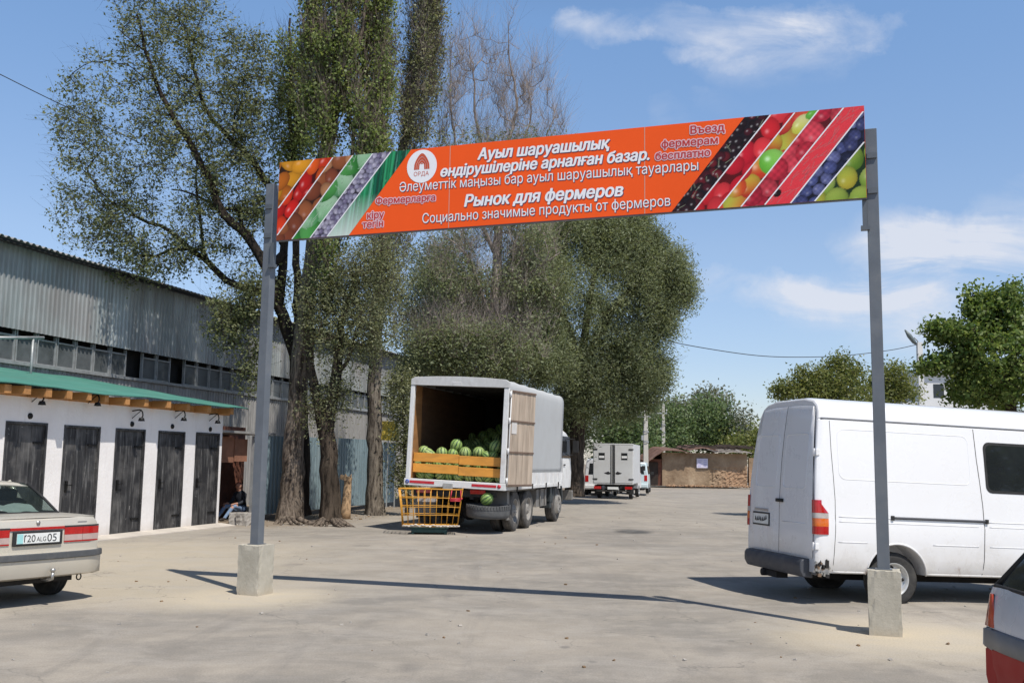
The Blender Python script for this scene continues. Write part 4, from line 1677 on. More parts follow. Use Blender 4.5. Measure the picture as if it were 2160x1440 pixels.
    for x in (1.05, 2.40):
        b.box(S(x, 1.105, 0.006), (0.035, 0.04, 0.055))
    b.build("rail_end", M_rubber, root)
    sidetube([(0.25, 0.415), (0.70, 0.415)], 0.02, "sill_trim", M_van, off=-0.012)
    sidetube([(1.55, 0.415), (4.2, 0.415)], 0.02, "sill_trim", M_van, off=-0.012)
    # arch lip
    b = MB()
    pts = []
    for k in range(25):
        a = rad(-6 + 192 * k / 24)
        x, z = 1.12 + 0.425 * math.cos(a), 0.36 + 0.425 * math.sin(a)
        z = max(z, 0.40)
        pts.append(S(x, z, -0.002))
    b.tube(pts, 0.014, 6)
    b.build("wheel_arch_lip", M_van, root)
    # side window
    def rring(x0, z0, x1, z1, r, off):
        return [S(px, pz, off) for px, pz in rrect(x0, z0, x1, z1, r, 5)]
    b = MB()
    ro, ri = rring(2.42, 1.47, 3.66, 2.13, 0.09, 0.004), rring(2.455, 1.505, 3.625, 2.095, 0.07, 0.006)
    n = len(ro)
    b.add(ro + ri, [(i, (i + 1) % n, n + (i + 1) % n, n + i) for i in range(n)], 0)
    win = b.build("side_window", M_rubber, root)
    b = MB()
    rows = []
    for k in range(9):
        z = 1.500 + (2.10 - 1.500) * k / 8
        rows.append([S(2.45 + (3.63 - 2.45) * j / 8, z, 0.0045) for j in range(9)])
    b.loft(rows, 0, False, True, False)
    b.build("pane", M_blackglass, win)

    # rear doors: two leaves following the leaning rear face
    def rx(z):
        s = max(0.0, z - 1.2) / 1.4
        return 0.10 * s * s + 0.03 * s

    def rear_leaf(y0, y1, name):
        b = MB()
        rows_o, rows_i = [], []
        Z = [0.565, 0.60, 0.9, 1.2, 1.5, 1.8, 2.1, 2.35, 2.47, 2.50]

        def lim(y, z):
            m = yside(z) - 0.075 - 0.02 * max(0, (z - 2.2))
            return max(-m, min(m, y))
        for z in Z:
            e = 0.004 if z in (0.565, 2.50) else 0.012
            k = 8
            row = []
            for j in range(k + 1):
                y = lim(y0 + (y1 - y0) * j / k, z)
                ee = e * (0.4 if j in (0, k) else 1)
                row.append((rx(z) - ee - 0.004 * math.cos(y * 1.3), y, z - 0.06 * max(0, abs(y) - 0.35) * (z > 2.3)))
            rows_o.append(row)
        b.loft(rows_o, 0, False, True, False)
        rim_pts = [r[0] for r in rows_o] + rows_o[-1][1:] + [r[-1] for r in reversed(rows_o[:-1])] + list(reversed(rows_o[0][1:-1]))
        inner = [(p[0] + 0.02, p[1], p[2]) for p in rim_pts]
        n = len(rim_pts)
        b.add(rim_pts + inner, [(i, (i + 1) % n, n + (i + 1) % n, n + i) for i in range(n)], 1)
        o = b.build(name, [M_van, M_gap], root)
        return o
    dl = rear_leaf(0.006, 0.90, "rear_door")
    dr = rear_leaf(-0.006, -0.90, "rear_door")
    for o, sgn in ((dl, 1), (dr, -1)):
        b = MB()
        for (z0, z1) in ((1.42, 2.12), (0.98, 1.0)):
            for w in ((0.10, 0.70),):
                if z1 - z0 > 0.1:
                    loop = [(rx(z) - 0.016, sgn * y, z) for y, z in rrect(w[0], z0, w[1], z1, 0.06, 3)]
                    b.tube(loop, 0.006, 6, 0, False, True, True)
                else:
                    b.tube([(-0.015, sgn * w[0], z0), (-0.015, sgn * w[1], z0)], 0.006, 6)
        b.build("pressed_panel_edge", M_van, o)
    b = MB()
    b.box((-0.025, -0.03, 1.25), (0.02, 0.20, 0.045))
    b.box((-0.045, -0.06, 1.25), (0.025, 0.15, 0.03))
    b.build("handle", M_rubber, dr, bevel=0.006)
    for z in (1.88, 0.72):
        b = MB()
        b.box((0.012 + rx(z), -(yside(z) - 0.02), z), (0.05, 0.05, 0.075))
        b.tube([(-0.018 + rx(z), -(yside(z) - 0.04), z - 0.05), (-0.018 + rx(z), -(yside(z) - 0.04), z + 0.05)], 0.012, 8)
        b.build("hinge", M_van, root, bevel=0.005)
    # number plate on the left leaf
    b = MB()
    b.box((-0.022, 0.50, 0.98), (0.012, 0.50, 0.18))
    pl = b.build("number_plate", M_ink, dl, bevel=0.006)
    b = MB()
    b.box((-0.029, 0.50, 0.98), (0.004, 0.455, 0.135))
    b.build("plate_face", M_plate, pl)
    b = MB()
    rr = random.Random(4)
    for k in range(7):
        y = 0.66 - k * 0.052
        zc = 0.985 + rr.uniform(-0.015, 0.015)
        b.tube([(-0.032, y, zc - 0.03), (-0.032, y - 0.015, zc + 0.03), (-0.032, y - 0.03, zc - 0.02)], 0.0065, 5)
    b.build("plate_marks", M_ink, pl)
    b = MB()
    b.box((-0.02, 0.50, 1.105), (0.02, 0.40, 0.035))
    b.build("plate_lamp_bar", M_clear_lens, dl, bevel=0.006)
    # tail lamps
    for s in (-1, 1):
        b = MB()

        def lens(z0, z1, m, slope=0.0):
            # wraps from the rear face (x=-.02) round to the side
            for za, zb in ((z0, z1),):
                rows = []
                for z in np.linspace(za, zb, 4):
                    yy = yside(z)
                    ext = 0.175 - slope * (z - za)
                    row = [(-0.012, s * (yy - 0.085), z), (-0.028, s * (yy - 0.05), z), (-0.014, s * (yy - 0.008), z), (0.012, s * (yy + 0.012), z), (0.07, s * (yy + 0.013), z), (ext - 0.02, s * (yy + 0.011), z), (ext, s * (yy - 0.004), z)]
                    rows.append(row)
                b.loft(rows, m, False, True, False)
                for rw in (rows[0], rows[-1]):
                    cx = (0.06, s * (yside(rw[0][2]) - 0.05), rw[0][2])
                    b.add(rw + [cx], [(i, i + 1, len(rw)) for i in range(len(rw) - 1)], m)
        lens(0.87, 0.965, 0)
        lens(0.967, 1.065, 1)
        lens(1.067, 1.13, 2)
        lens(1.132, 1.29, 0, 0.85)
        b.build("tail_light", [M_red_lens, M_amber_lens, M_clear_lens], root)
    # rear bumper: near corner torn off
    b = MB()
    prof = [(0.05, 0.56), (-0.10, 0.545), (-0.125, 0.50), (-0.125, 0.40), (-0.09, 0.33), (0.05, 0.32)]
    rings = []
    for y in [-0.80, -0.76, -0.6, -0.3, 0, 0.3, 0.6, 0.78, 0.88, 0.95, 0.985]:
        back = 0.0 if y < 0.7 else 0.11 * ((y - 0.7) / 0.285) ** 2
        shr = 1 if y < 0.8 else 1 - 0.12 * ((y - 0.8) / 0.185)
        rings.append([(p[0] + (back if p[0] < 0 else 0), y, 0.44 + (p[1] - 0.44) * shr) for p in prof])
    b.loft(rings, 0)
    b.span((0.05, 0.955, 0.34), (0.5, 0.985, 0.54))
    b.build("rear_bumper", M_bumper, root, bevel=0.012, smooth=35)
    b = MB()
    b.span((-0.06, -0.05, 0.24), (0.10, 0.35, 0.318))
    b.tube([(-0.10, 0.30, 0.28), (-0.02, 0.30, 0.28)], 0.05, 10)
    b.build("tow_bracket", M_under, root)
    # torn metal where the corner is missing
    b = MB()
    rr = random.Random(9)
    b.span((0.015, -0.93, 0.37), (0.20, -0.82, 0.57), 0)
    for k in range(26):
        x, z = rr.uniform(0.0, 0.2), rr.uniform(0.36, 0.57)
        sz = rr.uniform(0.015, 0.05)
        b.box((x, -0.945 - rr.uniform(0, 0.02), z), (sz, 0.02, sz * rr.uniform(0.5, 1.6)), rr.choice((0, 1, 1, 2)), Matrix.Rotation(rr.uniform(0, 3), 3, 'Y'))
    b.span((0.13, -0.968, 0.46), (0.175, -0.94, 0.555), 1)
    b.build("torn_bumper_bracket", [M_chrome, M_under, plain("dull_rust", (0.22, 0.15, 0.10), 0.8, 0.2, 0.3, 9)], root)
    # wheels
    for x in (1.12, 4.65):
        for s in (-1, 1):
            wheel(root, x, s * 0.80, 0.335, 0.20, s, M_tyre, M_rim, 0.05, 8, 0.62)
    return root


make_van()


# ================================================================ generic car shell
def car_shell(stations, parent, name, mats, ny=9):
    """stations: (x, z_low, z_belt, z_top, half_low, half_belt, half_top)"""
    rings = []
    for (x, zl, zb, zt, hl, hb, ht) in stations:
        half = [(hl * 0.6, zl), (hl, zl + 0.03), (hl + (hb - hl) * 0.8, zl + (zb - zl) * 0.35), (hb, zl + (zb - zl) * 0.65), (hb * 0.995, zb), (hb * 0.965, zb + (zt - zb) * 0.6), (ht, zt - 0.012), (ht * 0.75, zt), (0.25 * ht, zt + 0.006)]
        rings.append([(x, -y, z) for y, z in half] + [(x, y, z) for y, z in reversed(half)])
    b = MB()
    b.loft(rings, 0)
    return b.build(name, mats, parent)


def make_sedan():
    phi = rad(57)
    fw = Vector((-math.sin(phi), math.cos(phi), 0))
    q = P(80, 1130, 11.5)
    root = thing("beige_sedan", "pale silver beige sedan with red tail lamps parked by the white sheds", "car", (q.x + 0.05, q.y, 0), (0, 0, math.atan2(fw.y, fw.x)))
    paint = plain("silver_beige_paint", (0.56, 0.52, 0.44), 0.32, 0.15, 0.04, 1.0, 0, dirt=(0.40, 0.36, 0.30), dirt_amt=0.3, coat=0.3)
    H = [(0.10, 0.52, 0.80, 0.955, 0.62, 0.70, 0.60), (0.12, 0.42, 0.80, 0.985, 0.74, 0.80, 0.72), (0.20, 0.34, 0.82, 1.00, 0.79, 0.84, 0.745), (0.45, 0.30, 0.84, 1.008, 0.81, 0.845, 0.75), (0.80, 0.28, 0.86, 1.01, 0.82, 0.845, 0.75), (1.6, 0.27, 0.86, 1.0, 0.82, 0.845, 0.76),
         (2.6, 0.27, 0.86, 0.985, 0.82, 0.845, 0.77), (3.3, 0.27, 0.84, 0.955, 0.82, 0.845, 0.75), (4.0, 0.28, 0.76, 0.86, 0.80, 0.82, 0.72), (4.35, 0.32, 0.68, 0.78, 0.76, 0.78, 0.68), (4.46, 0.40, 0.62, 0.70, 0.68, 0.70, 0.60)]
    body = car_shell(H, root, "body", [paint, M_under])
    cut = []
    for x in (0.92, 3.55):
        for s in (-1, 1):
            c = MB()
            c.lathe([(0, 0.5 * s), (0.345, 0.5 * s), (0.345, 1.1 * s), (0, 1.1 * s)], 32, 0, 'y', (x, 0, 0.31), False)
            cut.append(c)
    carve(body, cut)
    body.data.polygons.foreach_set('use_smooth', [True] * len(body.data.polygons))
    body.data.set_sharp_from_angle(angle=rad(30))
    # greenhouse: glass frustum with roof panel and pillars
    bot = [(0.68, 0.60), (0.88, 0.70), (1.7, 0.765), (2.6, 0.76), (3.15, 0.70)]
    zb = [1.005, 1.0, 0.985, 0.975, 0.955]
    top = [(1.20, 0.50), (1.35, 0.54), (1.75, 0.565), (2.25, 0.56), (2.42, 0.52)]
    zt = [1.335, 1.352, 1.365, 1.36, 1.345]
    gg = NG("sedan_glass")
    gn = gg.noise(gg.obj(), 3.0, 4)
    gg.set(Base_Color=(0.03, 0.04, 0.042), Roughness=gg.ramp(gn, [(0.3, 0.02), (0.7, 0.07)]), Specular_IOR_Level=0.6)
    tb = gg.new('ShaderNodeBsdfTransparent')
    tb.inputs[0].default_value = (0.62, 0.70, 0.68, 1)
    mxs = gg.new('ShaderNodeMixShader')
    mxs.inputs[0].default_value = 0.30
    gg.link(tb.outputs[0], mxs.inputs[1])
    gg.link(gg.bs.outputs[0], mxs.inputs[2])
    gg.link(mxs.outputs[0], gg.out.inputs[0])
    gl = gg.m
    rows = []
    for k in range(6):
        f = k / 5
        row = []
        for (bx, by), bz, (tx, ty), tz in zip(bot, zb, top, zt):
            bul = 0.02 * math.sin(math.pi * f)
            row.append((bx + (tx - bx) * f, -(by + (ty - by) * f) - bul, bz + (tz - bz) * f))
        row = row + [(p[0], -p[1], p[2]) for p in reversed(row)]
        rows.append(row)
    b = MB()
    b.loft(rows, 0, True)
    gh = b.build("window_glass", gl, root, smooth=30)
    # dark cabin floor, seat backs and a pale cloth spread over the parcel shelf
    b = MB()
    b.prism([(0.72, -0.57), (0.95, -0.66), (2.9, -0.68), (2.9, 0.68), (0.95, 0.66), (0.72, 0.57)], 'z', 1.012, 1.016)
    for x, y in ((1.35, -0.34), (1.35, 0.34), (2.15, -0.33), (2.15, 0.33)):
        b.box((x, y, 1.08), (0.14, 0.42, 0.14), 0, Matrix.Rotation(-0.25, 3, 'Y'))
        b.box((x + 0.03, y, 1.2), (0.09, 0.25, 0.14), 0, Matrix.Rotation(-0.25, 3, 'Y'))
    b.build("seats", plain("dark_cabin_cloth", (0.022, 0.023, 0.025), 0.95, 0, 0.3, 6), root, bevel=0.02)
    b = MB()
    rows2 = []
    for k in range(8):
        f = k / 7
        rows2.append([(0.74 + f * 0.42, y * (1 + 0.06 * f), 1.03 + 0.075 * math.sin(math.pi * f * 0.62) + 0.012 * math.sin(y * 21 + k * 1.3) + 0.01 * math.sin(y * 9 + k)) for y in np.linspace(-0.40, 0.56, 26)])
    b.loft(rows2, 0, False, True, False)
    b.build("shelf_cloth", plain("pale_green_white_cloth", (0.62, 0.68, 0.63), 0.9, 0, 0.12, 7), root)
    # roof
    b = MB()
    rr = []
    for f in np.linspace(0, 1, 9):
        x = 1.17 + f * 1.28
        hw = np.interp(f, [0, 0.15, 0.5, 0.9, 1], [0.50, 0.55, 0.575, 0.55, 0.50])
        zc = np.interp(f, [0, 0.15, 0.5, 0.9, 1], [1.352, 1.378, 1.398, 1.388, 1.355])
        row = [(x, hw * t, zc - 0.035 * abs(t) ** 3) for t in np.linspace(-1, 1, 11)]
        rr.append(row)
    b.loft(rr, 0, False, True, False)
    ro = b.build("roof", paint, root)
    md = ro.modifiers.new("thickness", 'SOLIDIFY')
    md.thickness, md.offset = 0.03, -1
    # pillars and window rubber
    b = MB()
    for s in (-1, 1):
        b.tube([(0.68, s * 0.612, 1.006), (0.93, s * 0.57, 1.175), (1.20, s * 0.51, 1.345)], [0.016, 0.018, 0.02], 6, 1)
        b.tube([(1.62, s * 0.77, 0.99), (1.75, s * 0.575, 1.365)], 0.035, 6, 0)
        b.tube([(3.15, s * 0.71, 0.96), (2.44, s * 0.535, 1.35)], 0.03, 6, 0)
        b.tube([(0.68, s * 0.615, 1.008), (0.88, s * 0.715, 1.004), (1.7, s * 0.78, 0.99), (2.6, s * 0.775, 0.98), (3.15, s * 0.71, 0.96)], 0.015, 6, 1)
    b.tube([(0.67, -0.61, 1.006), (0.655, -0.35, 1.012), (0.65, 0, 1.014), (0.655, 0.35, 1.012), (0.67, 0.61, 1.006)], 0.016, 6, 1)
    b.build("pillar", [paint, M_rubber], root)
    # pale lower rear window: the cloth on the parcel shelf shows through the glass
    # boot lid seam, badge, chrome strip
    b = MB()
    b.tube([(0.145, -0.735, 0.985), (0.115, -0.4, 0.99), (0.108, 0, 0.993), (0.115, 0.4, 0.99), (0.145, 0.735, 0.985)], 0.007, 6)
    b.build("boot_lip", paint, root)
    b = MB()
    b.lathe([(0.0, -0.012), (0.022, -0.010), (0.024, 0.004)], 14, 0, 'x', (0.098, 0.0, 0.935))
    b.span((0.098, -0.62, 0.918), (0.112, -0.50, 0.932), 0)
    b.build("boot_badge", M_chrome, root)
    # tail lights: full-width band
    b = MB()

    def band(y0, y1, z0, z1, m, x=0.088):
        ysn = np.linspace(y0, y1, 8)
        def xx(y):
            a = abs(y)
            return x + 0.30 * max(0, a - 0.69)
        rows = [[(xx(y), y, z) for y in ysn] for z in (z0, (z0 + z1) / 2, z1)]
        b.loft(rows, m, False, True, False)
        rim = rows[0] + list(reversed(rows[2]))
        n = len(rim)
        b.add(rim + [(p[0] + 0.04, p[1], p[2]) for p in rim], [(i, (i + 1) % n, n + (i + 1) % n, n + i) for i in range(n)], m)
    lens = [M_red_lens, M_amber_lens, plain("pale_pink_lens", (0.48, 0.36, 0.33), 0.15, 0, 0.1, 14, coat=0.5), M_gap]
    for s in (-1, 1):
        b = MB()
        band(s * 0.335, s * 0.565, 0.785, 0.868, 0)
        band(s * 0.335, s * 0.565, 0.715, 0.783, 2)
        band(s * 0.57, s * 0.80, 0.785, 0.868, 0)
        band(s * 0.57, s * 0.80, 0.715, 0.783, 2)
        band(s * 0.335, s * 0.80, 0.698, 0.713, 0)
        band(s * 0.335, s * 0.80, 0.870, 0.888, 3)
        b.build("tail_light", lens, root)
    b = MB()
    band(-0.33, 0.33, 0.855, 0.885, 0)
    b.build("garnish_strip", lens, root)
    # number plate in its recess
    b = MB()
    b.box((0.086, 0, 0.765), (0.03, 0.60, 0.165))
    pl = b.build("number_plate", M_rubber, root, bevel=0.01)
    b = MB()
    b.box((0.069, 0, 0.765), (0.006, 0.52, 0.112))
    b.build("plate_face", M_plate, pl)
    b = MB()
    b.box((0.065, 0.222, 0.765), (0.003, 0.07, 0.105))
    b.build("plate_emblem_field", plain("pale_cyan_print", (0.35, 0.66, 0.66), 0.5, 0, 0.1, 9), pl)
    b = MB()
    for (s, y, w, sz, z) in (("120", 0.175, 0.135, 0.112, 0.726), ("ALG", 0.025, 0.115, 0.075, 0.728), ("05", -0.105, 0.115, 0.125, 0.722)):
        co, fs = text_mesh(s, sz, 0, 0.002, w)
        b.add([(0.0642, y - p[0], z + p[1]) for p in co], fs)
    b.tube([(0.0645, 0.170, 0.790), (0.0645, 0.152, 0.806)], 0.006, 5)
    b.build("plate_lettering", M_ink, pl)
    # bumper with dark rubbing strip
    b = MB()
    rings, strip_r = [], []
    for t in np.linspace(-1, 1, 29):
        y = 0.845 * t
        wrap = 0.42 * max(0, abs(t) - 0.80) / 0.20
        x = -0.02 + 0.05 * abs(t) ** 2 + (0.10 * (max(0, abs(t) - 0.72) / 0.28) ** 2)
        prof = [(x + 0.12, 0.60), (x + 0.02, 0.60), (x - 0.01, 0.565), (x - 0.005, 0.50), (x + 0.0, 0.42), (x + 0.03, 0.335), (x + 0.10, 0.31), (x + 0.22, 0.31)]
        rings.append([(p[0], y, p[1]) for p in prof])
        strip_r.append([(x - 0.012, y * 1.004, 0.602), (x - 0.026, y * 1.006, 0.592), (x - 0.03, y * 1.008, 0.535), (x - 0.016, y * 1.006, 0.525), (x + 0.01, y * 1.0, 0.53), (x + 0.01, y, 0.60)])
    b.loft(rings, 0)
    bp_ = b.build("bumper", paint, root, smooth=40)
    # returns along the sides
    b = MB()
    for s in (-1, 1):
        rg = []
        for x in (0.12, 0.25, 0.40, 0.55):
            yy = 0.845 + 0.012 * (x - 0.12)
            rg.append([(x, s * yy, 0.60), (x, s * yy, 0.33), (x, s * (yy - 0.1), 0.31), (x, s * (yy - 0.1), 0.60)])
        b.loft(rg, 0)
    b.build("bumper_return", paint, bp_)
    b = MB()
    b.loft(strip_r, 0)
    b.build("rubbing_strip", plain("grey_rubbing_strip", (0.075, 0.078, 0.082), 0.6, 0, 0.2, 5, dirt=(0.2, 0.19, 0.17), dirt_amt=0.4), bp_, smooth=40)
    # under the tail: tank, tow ball, tow eye, exhaust
    b = MB()
    b.span((0.22, -0.55, 0.24), (1.7, 0.55, 0.34))
    b.span((0.15, -0.45, 0.26), (0.40, 0.45, 0.33))
    b.tube([(0.55, -0.70, 0.3), (0.95, -0.70, 0.3), (0.95, 0.70, 0.3)], 0.035, 8)
    b.build("underbody", M_under, root)
    b = MB()
    b.tube([(0.25, -0.12, 0.30), (0.02, -0.12, 0.29), (-0.06, -0.12, 0.31), (-0.06, -0.12, 0.38)], 0.018, 8)
    b.lathe([(0, -0.03), (0.024, -0.018), (0.03, 0), (0.024, 0.018), (0, 0.03)], 12, 0, 'z', (-0.06, -0.12, 0.405))
    b.build("tow_ball", M_chrome, root)
    b = MB()
    c0 = Vector((0.10, -0.56, 0.285))
    b.tube([c0 + Vector((0, 0.03 * math.cos(a), 0.035 * math.sin(a))) for a in np.linspace(0, 2 * math.pi, 12, endpoint=False)], 0.008, 6, 0, False, True, True)
    b.build("tow_eye", M_iron, root)
    b = MB()
    b.tube([(0.8, 0.45, 0.27), (0.10, 0.47, 0.26)], 0.028, 10)
    b.tube([(0.55, 0.2, 0.29), (0.25, -0.42, 0.28)], 0.03, 10)
    b.build("exhaust", plain("rusty_exhaust", (0.12, 0.09, 0.07), 0.7, 0.3, 0.3, 9), root)
    for x in (0.92, 3.55):
        for s in (-1, 1):
            wheel(root, x, s * 0.71, 0.305, 0.19, s, M_tyre, M_rim, 0.03, 6, 0.6)


make_sedan()


def make_hatchback():
    root = thing("two_tone_hatchback", "silver over red hatchback with a grey side moulding at the yard edge", "car", (3.73, 6.38, 0), (0, 0, rad(-90)))
    silver = plain("silver_blue_paint", (0.70, 0.72, 0.76), 0.3, 0.25, 0.03, 1.0, coat=0.5)
    red = plain("dark_red_lower_paint", (0.36, 0.010, 0.010), 0.45, 0.0, 0.08, 1.5, spec=0.25)
    grey = plain("grey_side_moulding", (0.20, 0.20, 0.20), 0.55, 0, 0.12, 3, dirt=(0.32, 0.30, 0.27), dirt_amt=0.4)
    # local x runs from the tail forwards; the near side (+y is away from the yard's middle) is y = -half
    W = 0.80

    def sec(x, k, zl, zt):
        pts = [(W * k * 0.93, zl), (W * k * 0.985, zl + 0.10), (W * k, 0.62), (W * k * 1.0, 0.68), (W * k * 0.985, 0.80), (W * k * 0.955, 0.92), (W * k * 0.93, zt), (W * k * 0.5, zt + 0.006)]
        return [(x, -y, z) for y, z in pts] + [(x, y, z) for y, z in reversed(pts)]
    st = [(0.0, 0.90, 0.36, 0.90), (0.02, 0.945, 0.33, 0.955), (0.07, 0.975, 0.30, 0.975), (0.16, 0.99, 0.28, 0.982), (0.4, 1.0, 0.27, 0.985), (1.2, 1.0, 0.26, 0.98), (2.6, 1.0, 0.26, 0.95), (3.4, 0.98, 0.27, 0.86), (3.9, 0.92, 0.32, 0.76), (4.0, 0.84, 0.38, 0.68)]
    b = MB()
    b.loft([sec(*s) for s in st], 0)
    body = b.build("body", [silver, red], root)
    cut = []
    for x in (0.78, 3.2):
        for s in (-1, 1):
            c = MB()
            c.lathe([(0, 0.5 * s), (0.33, 0.5 * s), (0.33, 1.1 * s), (0, 1.1 * s)], 32, 0, 'y', (x, 0, 0.29), False)
            cut.append(c)
    carve(body, cut)
    for p in body.data.polygons:
        if p.center.z < 0.615:
            p.material_index = 1
    body.data.polygons.foreach_set('use_smooth', [True] * len(body.data.polygons))
    body.data.set_sharp_from_angle(angle=rad(30))
    # tail panel and moulding
    b = MB()
    for s in (-1, 1):
        rg = []
        for x in np.linspace(0.10, 3.7, 16):
            k = float(np.interp(x, [q[0] for q in st], [q[1] for q in st])) * W
            rg.append([(x, s * (k + 0.002), 0.615), (x, s * (k + 0.022), 0.625), (x, s * (k + 0.022), 0.73), (x, s * (k - 0.002), 0.74)])
        b.loft(rg, 0)
    b.build("side_moulding", grey, root)
    b = MB()
    rg = []
    for t in np.linspace(-1, 1, 21):
        x = -0.04 + 0.12 * abs(t) ** 5
        rg.append([(x + 0.10, 0.80 * t, 0.74), (x + 0.0, 0.80 * t, 0.73), (x - 0.012, 0.80 * t, 0.63), (x + 0.10, 0.80 * t, 0.612)])
    b.loft(rg, 0)
    b.build("bumper_strip", plain("pale_grey_bumper_strip", (0.34, 0.34, 0.33), 0.5, 0, 0.1, 3), root, smooth=40)
    b = MB()
    rg = []
    for t in np.linspace(-1, 1, 21):
        x = -0.05 + 0.13 * abs(t) ** 5
        rg.append([(x + 0.10, 0.79 * t, 0.612), (x + 0.0, 0.79 * t, 0.608), (x - 0.006, 0.79 * t, 0.45), (x + 0.03, 0.78 * t, 0.32), (x + 0.12, 0.78 * t, 0.28)])
    b.loft(rg, 0)
    b.build("rear_bumper", red, root, smooth=40)
    # tail lamp: tall orange-red corner lamp
    for s in (-1, 1):
        b = MB()
        rows = []
        for z in np.linspace(0.745, 0.94, 6):
            f = (z - 0.745) / 0.195
            lean = 0.035 * f
            hw = [float(np.interp(xx, [q[0] for q in st], [q[1] for q in st])) * W * (0.985 - 0.03 * f) for xx in (0.0, 0.06, 0.18, 0.22)]
            rows.append([(-0.012 + lean, s * 0.56, z), (-0.014 + lean, s * 0.67, z), (0.0 + lean, s * (hw[0] + 0.004), z), (0.06 + lean, s * (hw[1] + 0.016), z), (0.18 + lean * 0.4 - 0.05 * f, s * (hw[2] + 0.013), z), (0.205 - 0.06 * f, s * (hw[3] + 0.001), z)])
        b.loft(rows, 0, False, True, False)
        b.add(rows[-1] + [(0.06, s * 0.7, 0.94)], [(i, i + 1, 6) for i in range(5)])
        b.build("tail_light", plain("orange_red_lens", (0.50, 0.06, 0.012), 0.15, 0, 0.3, 9, coat=0.6), root)
    # greenhouse
    zb = 0.985
    bot = [(0.09, 0.70), (0.5, 0.725), (2.0, 0.72), (2.75, 0.66)]
    top = [(0.42, 0.52), (0.75, 0.55), (1.6, 0.55), (1.95, 0.5)]
    rows = []
    for f in np.linspace(0, 1, 5):
        row = [(bx + (tx - bx) * f, -(by + (ty - by) * f) - 0.015 * math.sin(math.pi * f), zb + (1.36 - zb) * f) for (bx, by), (tx, ty) in zip(bot, top)]
        rows.append(row + [(p[0], -p[1], p[2]) for p in reversed(row)])
    b = MB()
    b.loft(rows, 0, True)
    b.build("window_glass", glass_dark("hatch_glass", (0.02, 0.022, 0.024), 0.05), root, smooth=30)
    b = MB()
    for s in (-1, 1):
        b.tube([(0.085, s * 0.70, zb), (0.25, s * 0.615, 1.17), (0.42, s * 0.525, 1.36)], 0.022, 6)
        b.tube([(0.085, s * 0.715, zb), (0.5, s * 0.742, zb), (2.0, s * 0.735, zb), (2.75, s * 0.67, zb)], 0.014, 6)
        b.tube([(0.62, s * 0.735, zb), (0.82, s * 0.56, 1.36)], 0.02, 6)
    b.build("window_rubber", M_rubber, root)
    b = MB()
    rr = []
    for f in np.linspace(0, 1, 7):
        x = 0.38 + f * 1.62
        hw = np.interp(f, [0, 0.2, 0.8, 1], [0.51, 0.56, 0.56, 0.5])
        rr.append([(x, hw * t, 1.365 + 0.03 * math.sin(math.pi * f) - 0.03 * abs(t) ** 3) for t in np.linspace(-1, 1, 9)])
    b.loft(rr, 0, False, True, False)
    ro = b.build("roof", silver, root)
    ro.modifiers.new("thickness", 'SOLIDIFY').thickness = 0.03
    b = MB()
    b.span((0.3, -0.55, 0.2), (3.4, 0.55, 0.3))
    b.build("underbody", M_under, root)
    for x in (0.78, 3.2):
        for s in (-1, 1):
            wheel(root, x, s * 0.69, 0.29, 0.18, s, M_tyre, M_rim, 0.03, 6, 0.6)


make_hatchback()
# ================================================================ watermelon truck
M_tarp = plain("grey_tarpaulin", (0.45, 0.46, 0.46), 0.95, 0, 0.03, 0.9, 0.03, dirt=(0.36, 0.35, 0.33), dirt_amt=0.3)
M_white_truck = plain("white_truck_paint", (0.72, 0.72, 0.71), 0.45, 0, 0.05, 2, 0, dirt=(0.42, 0.39, 0.35), dirt_amt=0.6)
M_ply = plain("sunlit_orange_plywood", (0.34, 0.165, 0.06), 0.75, 0, 0.25, 1.5, 0.1, stretch=(1, 1, 4))
M_board = plain("orange_painted_board", (0.68, 0.30, 0.045), 0.6, 0, 0.22, 5, 0.2, dirt=(0.35, 0.17, 0.05), dirt_amt=0.6, stretch=(1, 0.25, 1))
M_oldwood = plain("weathered_planks", (0.44, 0.355, 0.275), 0.85, 0, 0.28, 6, 0.3, dirt=(0.20, 0.15, 0.11), dirt_amt=0.5, stretch=(1, 1, 0.12))
M_chassis = plain("dark_chassis", (0.03, 0.028, 0.027), 0.85, 0.1, 0.35, 5, 0, dirt=(0.10, 0.09, 0.08), dirt_amt=0.5)
M_dusty_panel = plain("dusty_grey_panel", (0.20, 0.19, 0.175), 0.85, 0, 0.2, 3, 0.1, dirt=(0.30, 0.27, 0.235), dirt_amt=0.6)
M_reflect = plain("red_reflector_bar", (0.52, 0.02, 0.035), 0.35, 0, 0.12, 9)
M_blue_mark = plain("blue_marker_disc", (0.05, 0.10, 0.42), 0.4, 0, 0.1, 9)
M_oldtyre = plain("old_grey_tyre", (0.085, 0.088, 0.09), 0.85, 0, 0.25, 6, 0.4, dirt=(0.17, 0.165, 0.155), dirt_amt=0.4)

T_ANG = rad(90 - 15.7)
T_FW = Vector((math.cos(T_ANG), math.sin(T_ANG), 0))
T_LF = Vector((-T_FW.y, T_FW.x, 0))
T_ROOT = Vector((-1.37, 24.09, 0))
T_ROLL = 0.037
T_MAT = Matrix.Translation(T_ROOT) @ Matrix.Rotation(T_ANG, 4, 'Z') @ Matrix.Rotation(T_ROLL, 4, 'X')


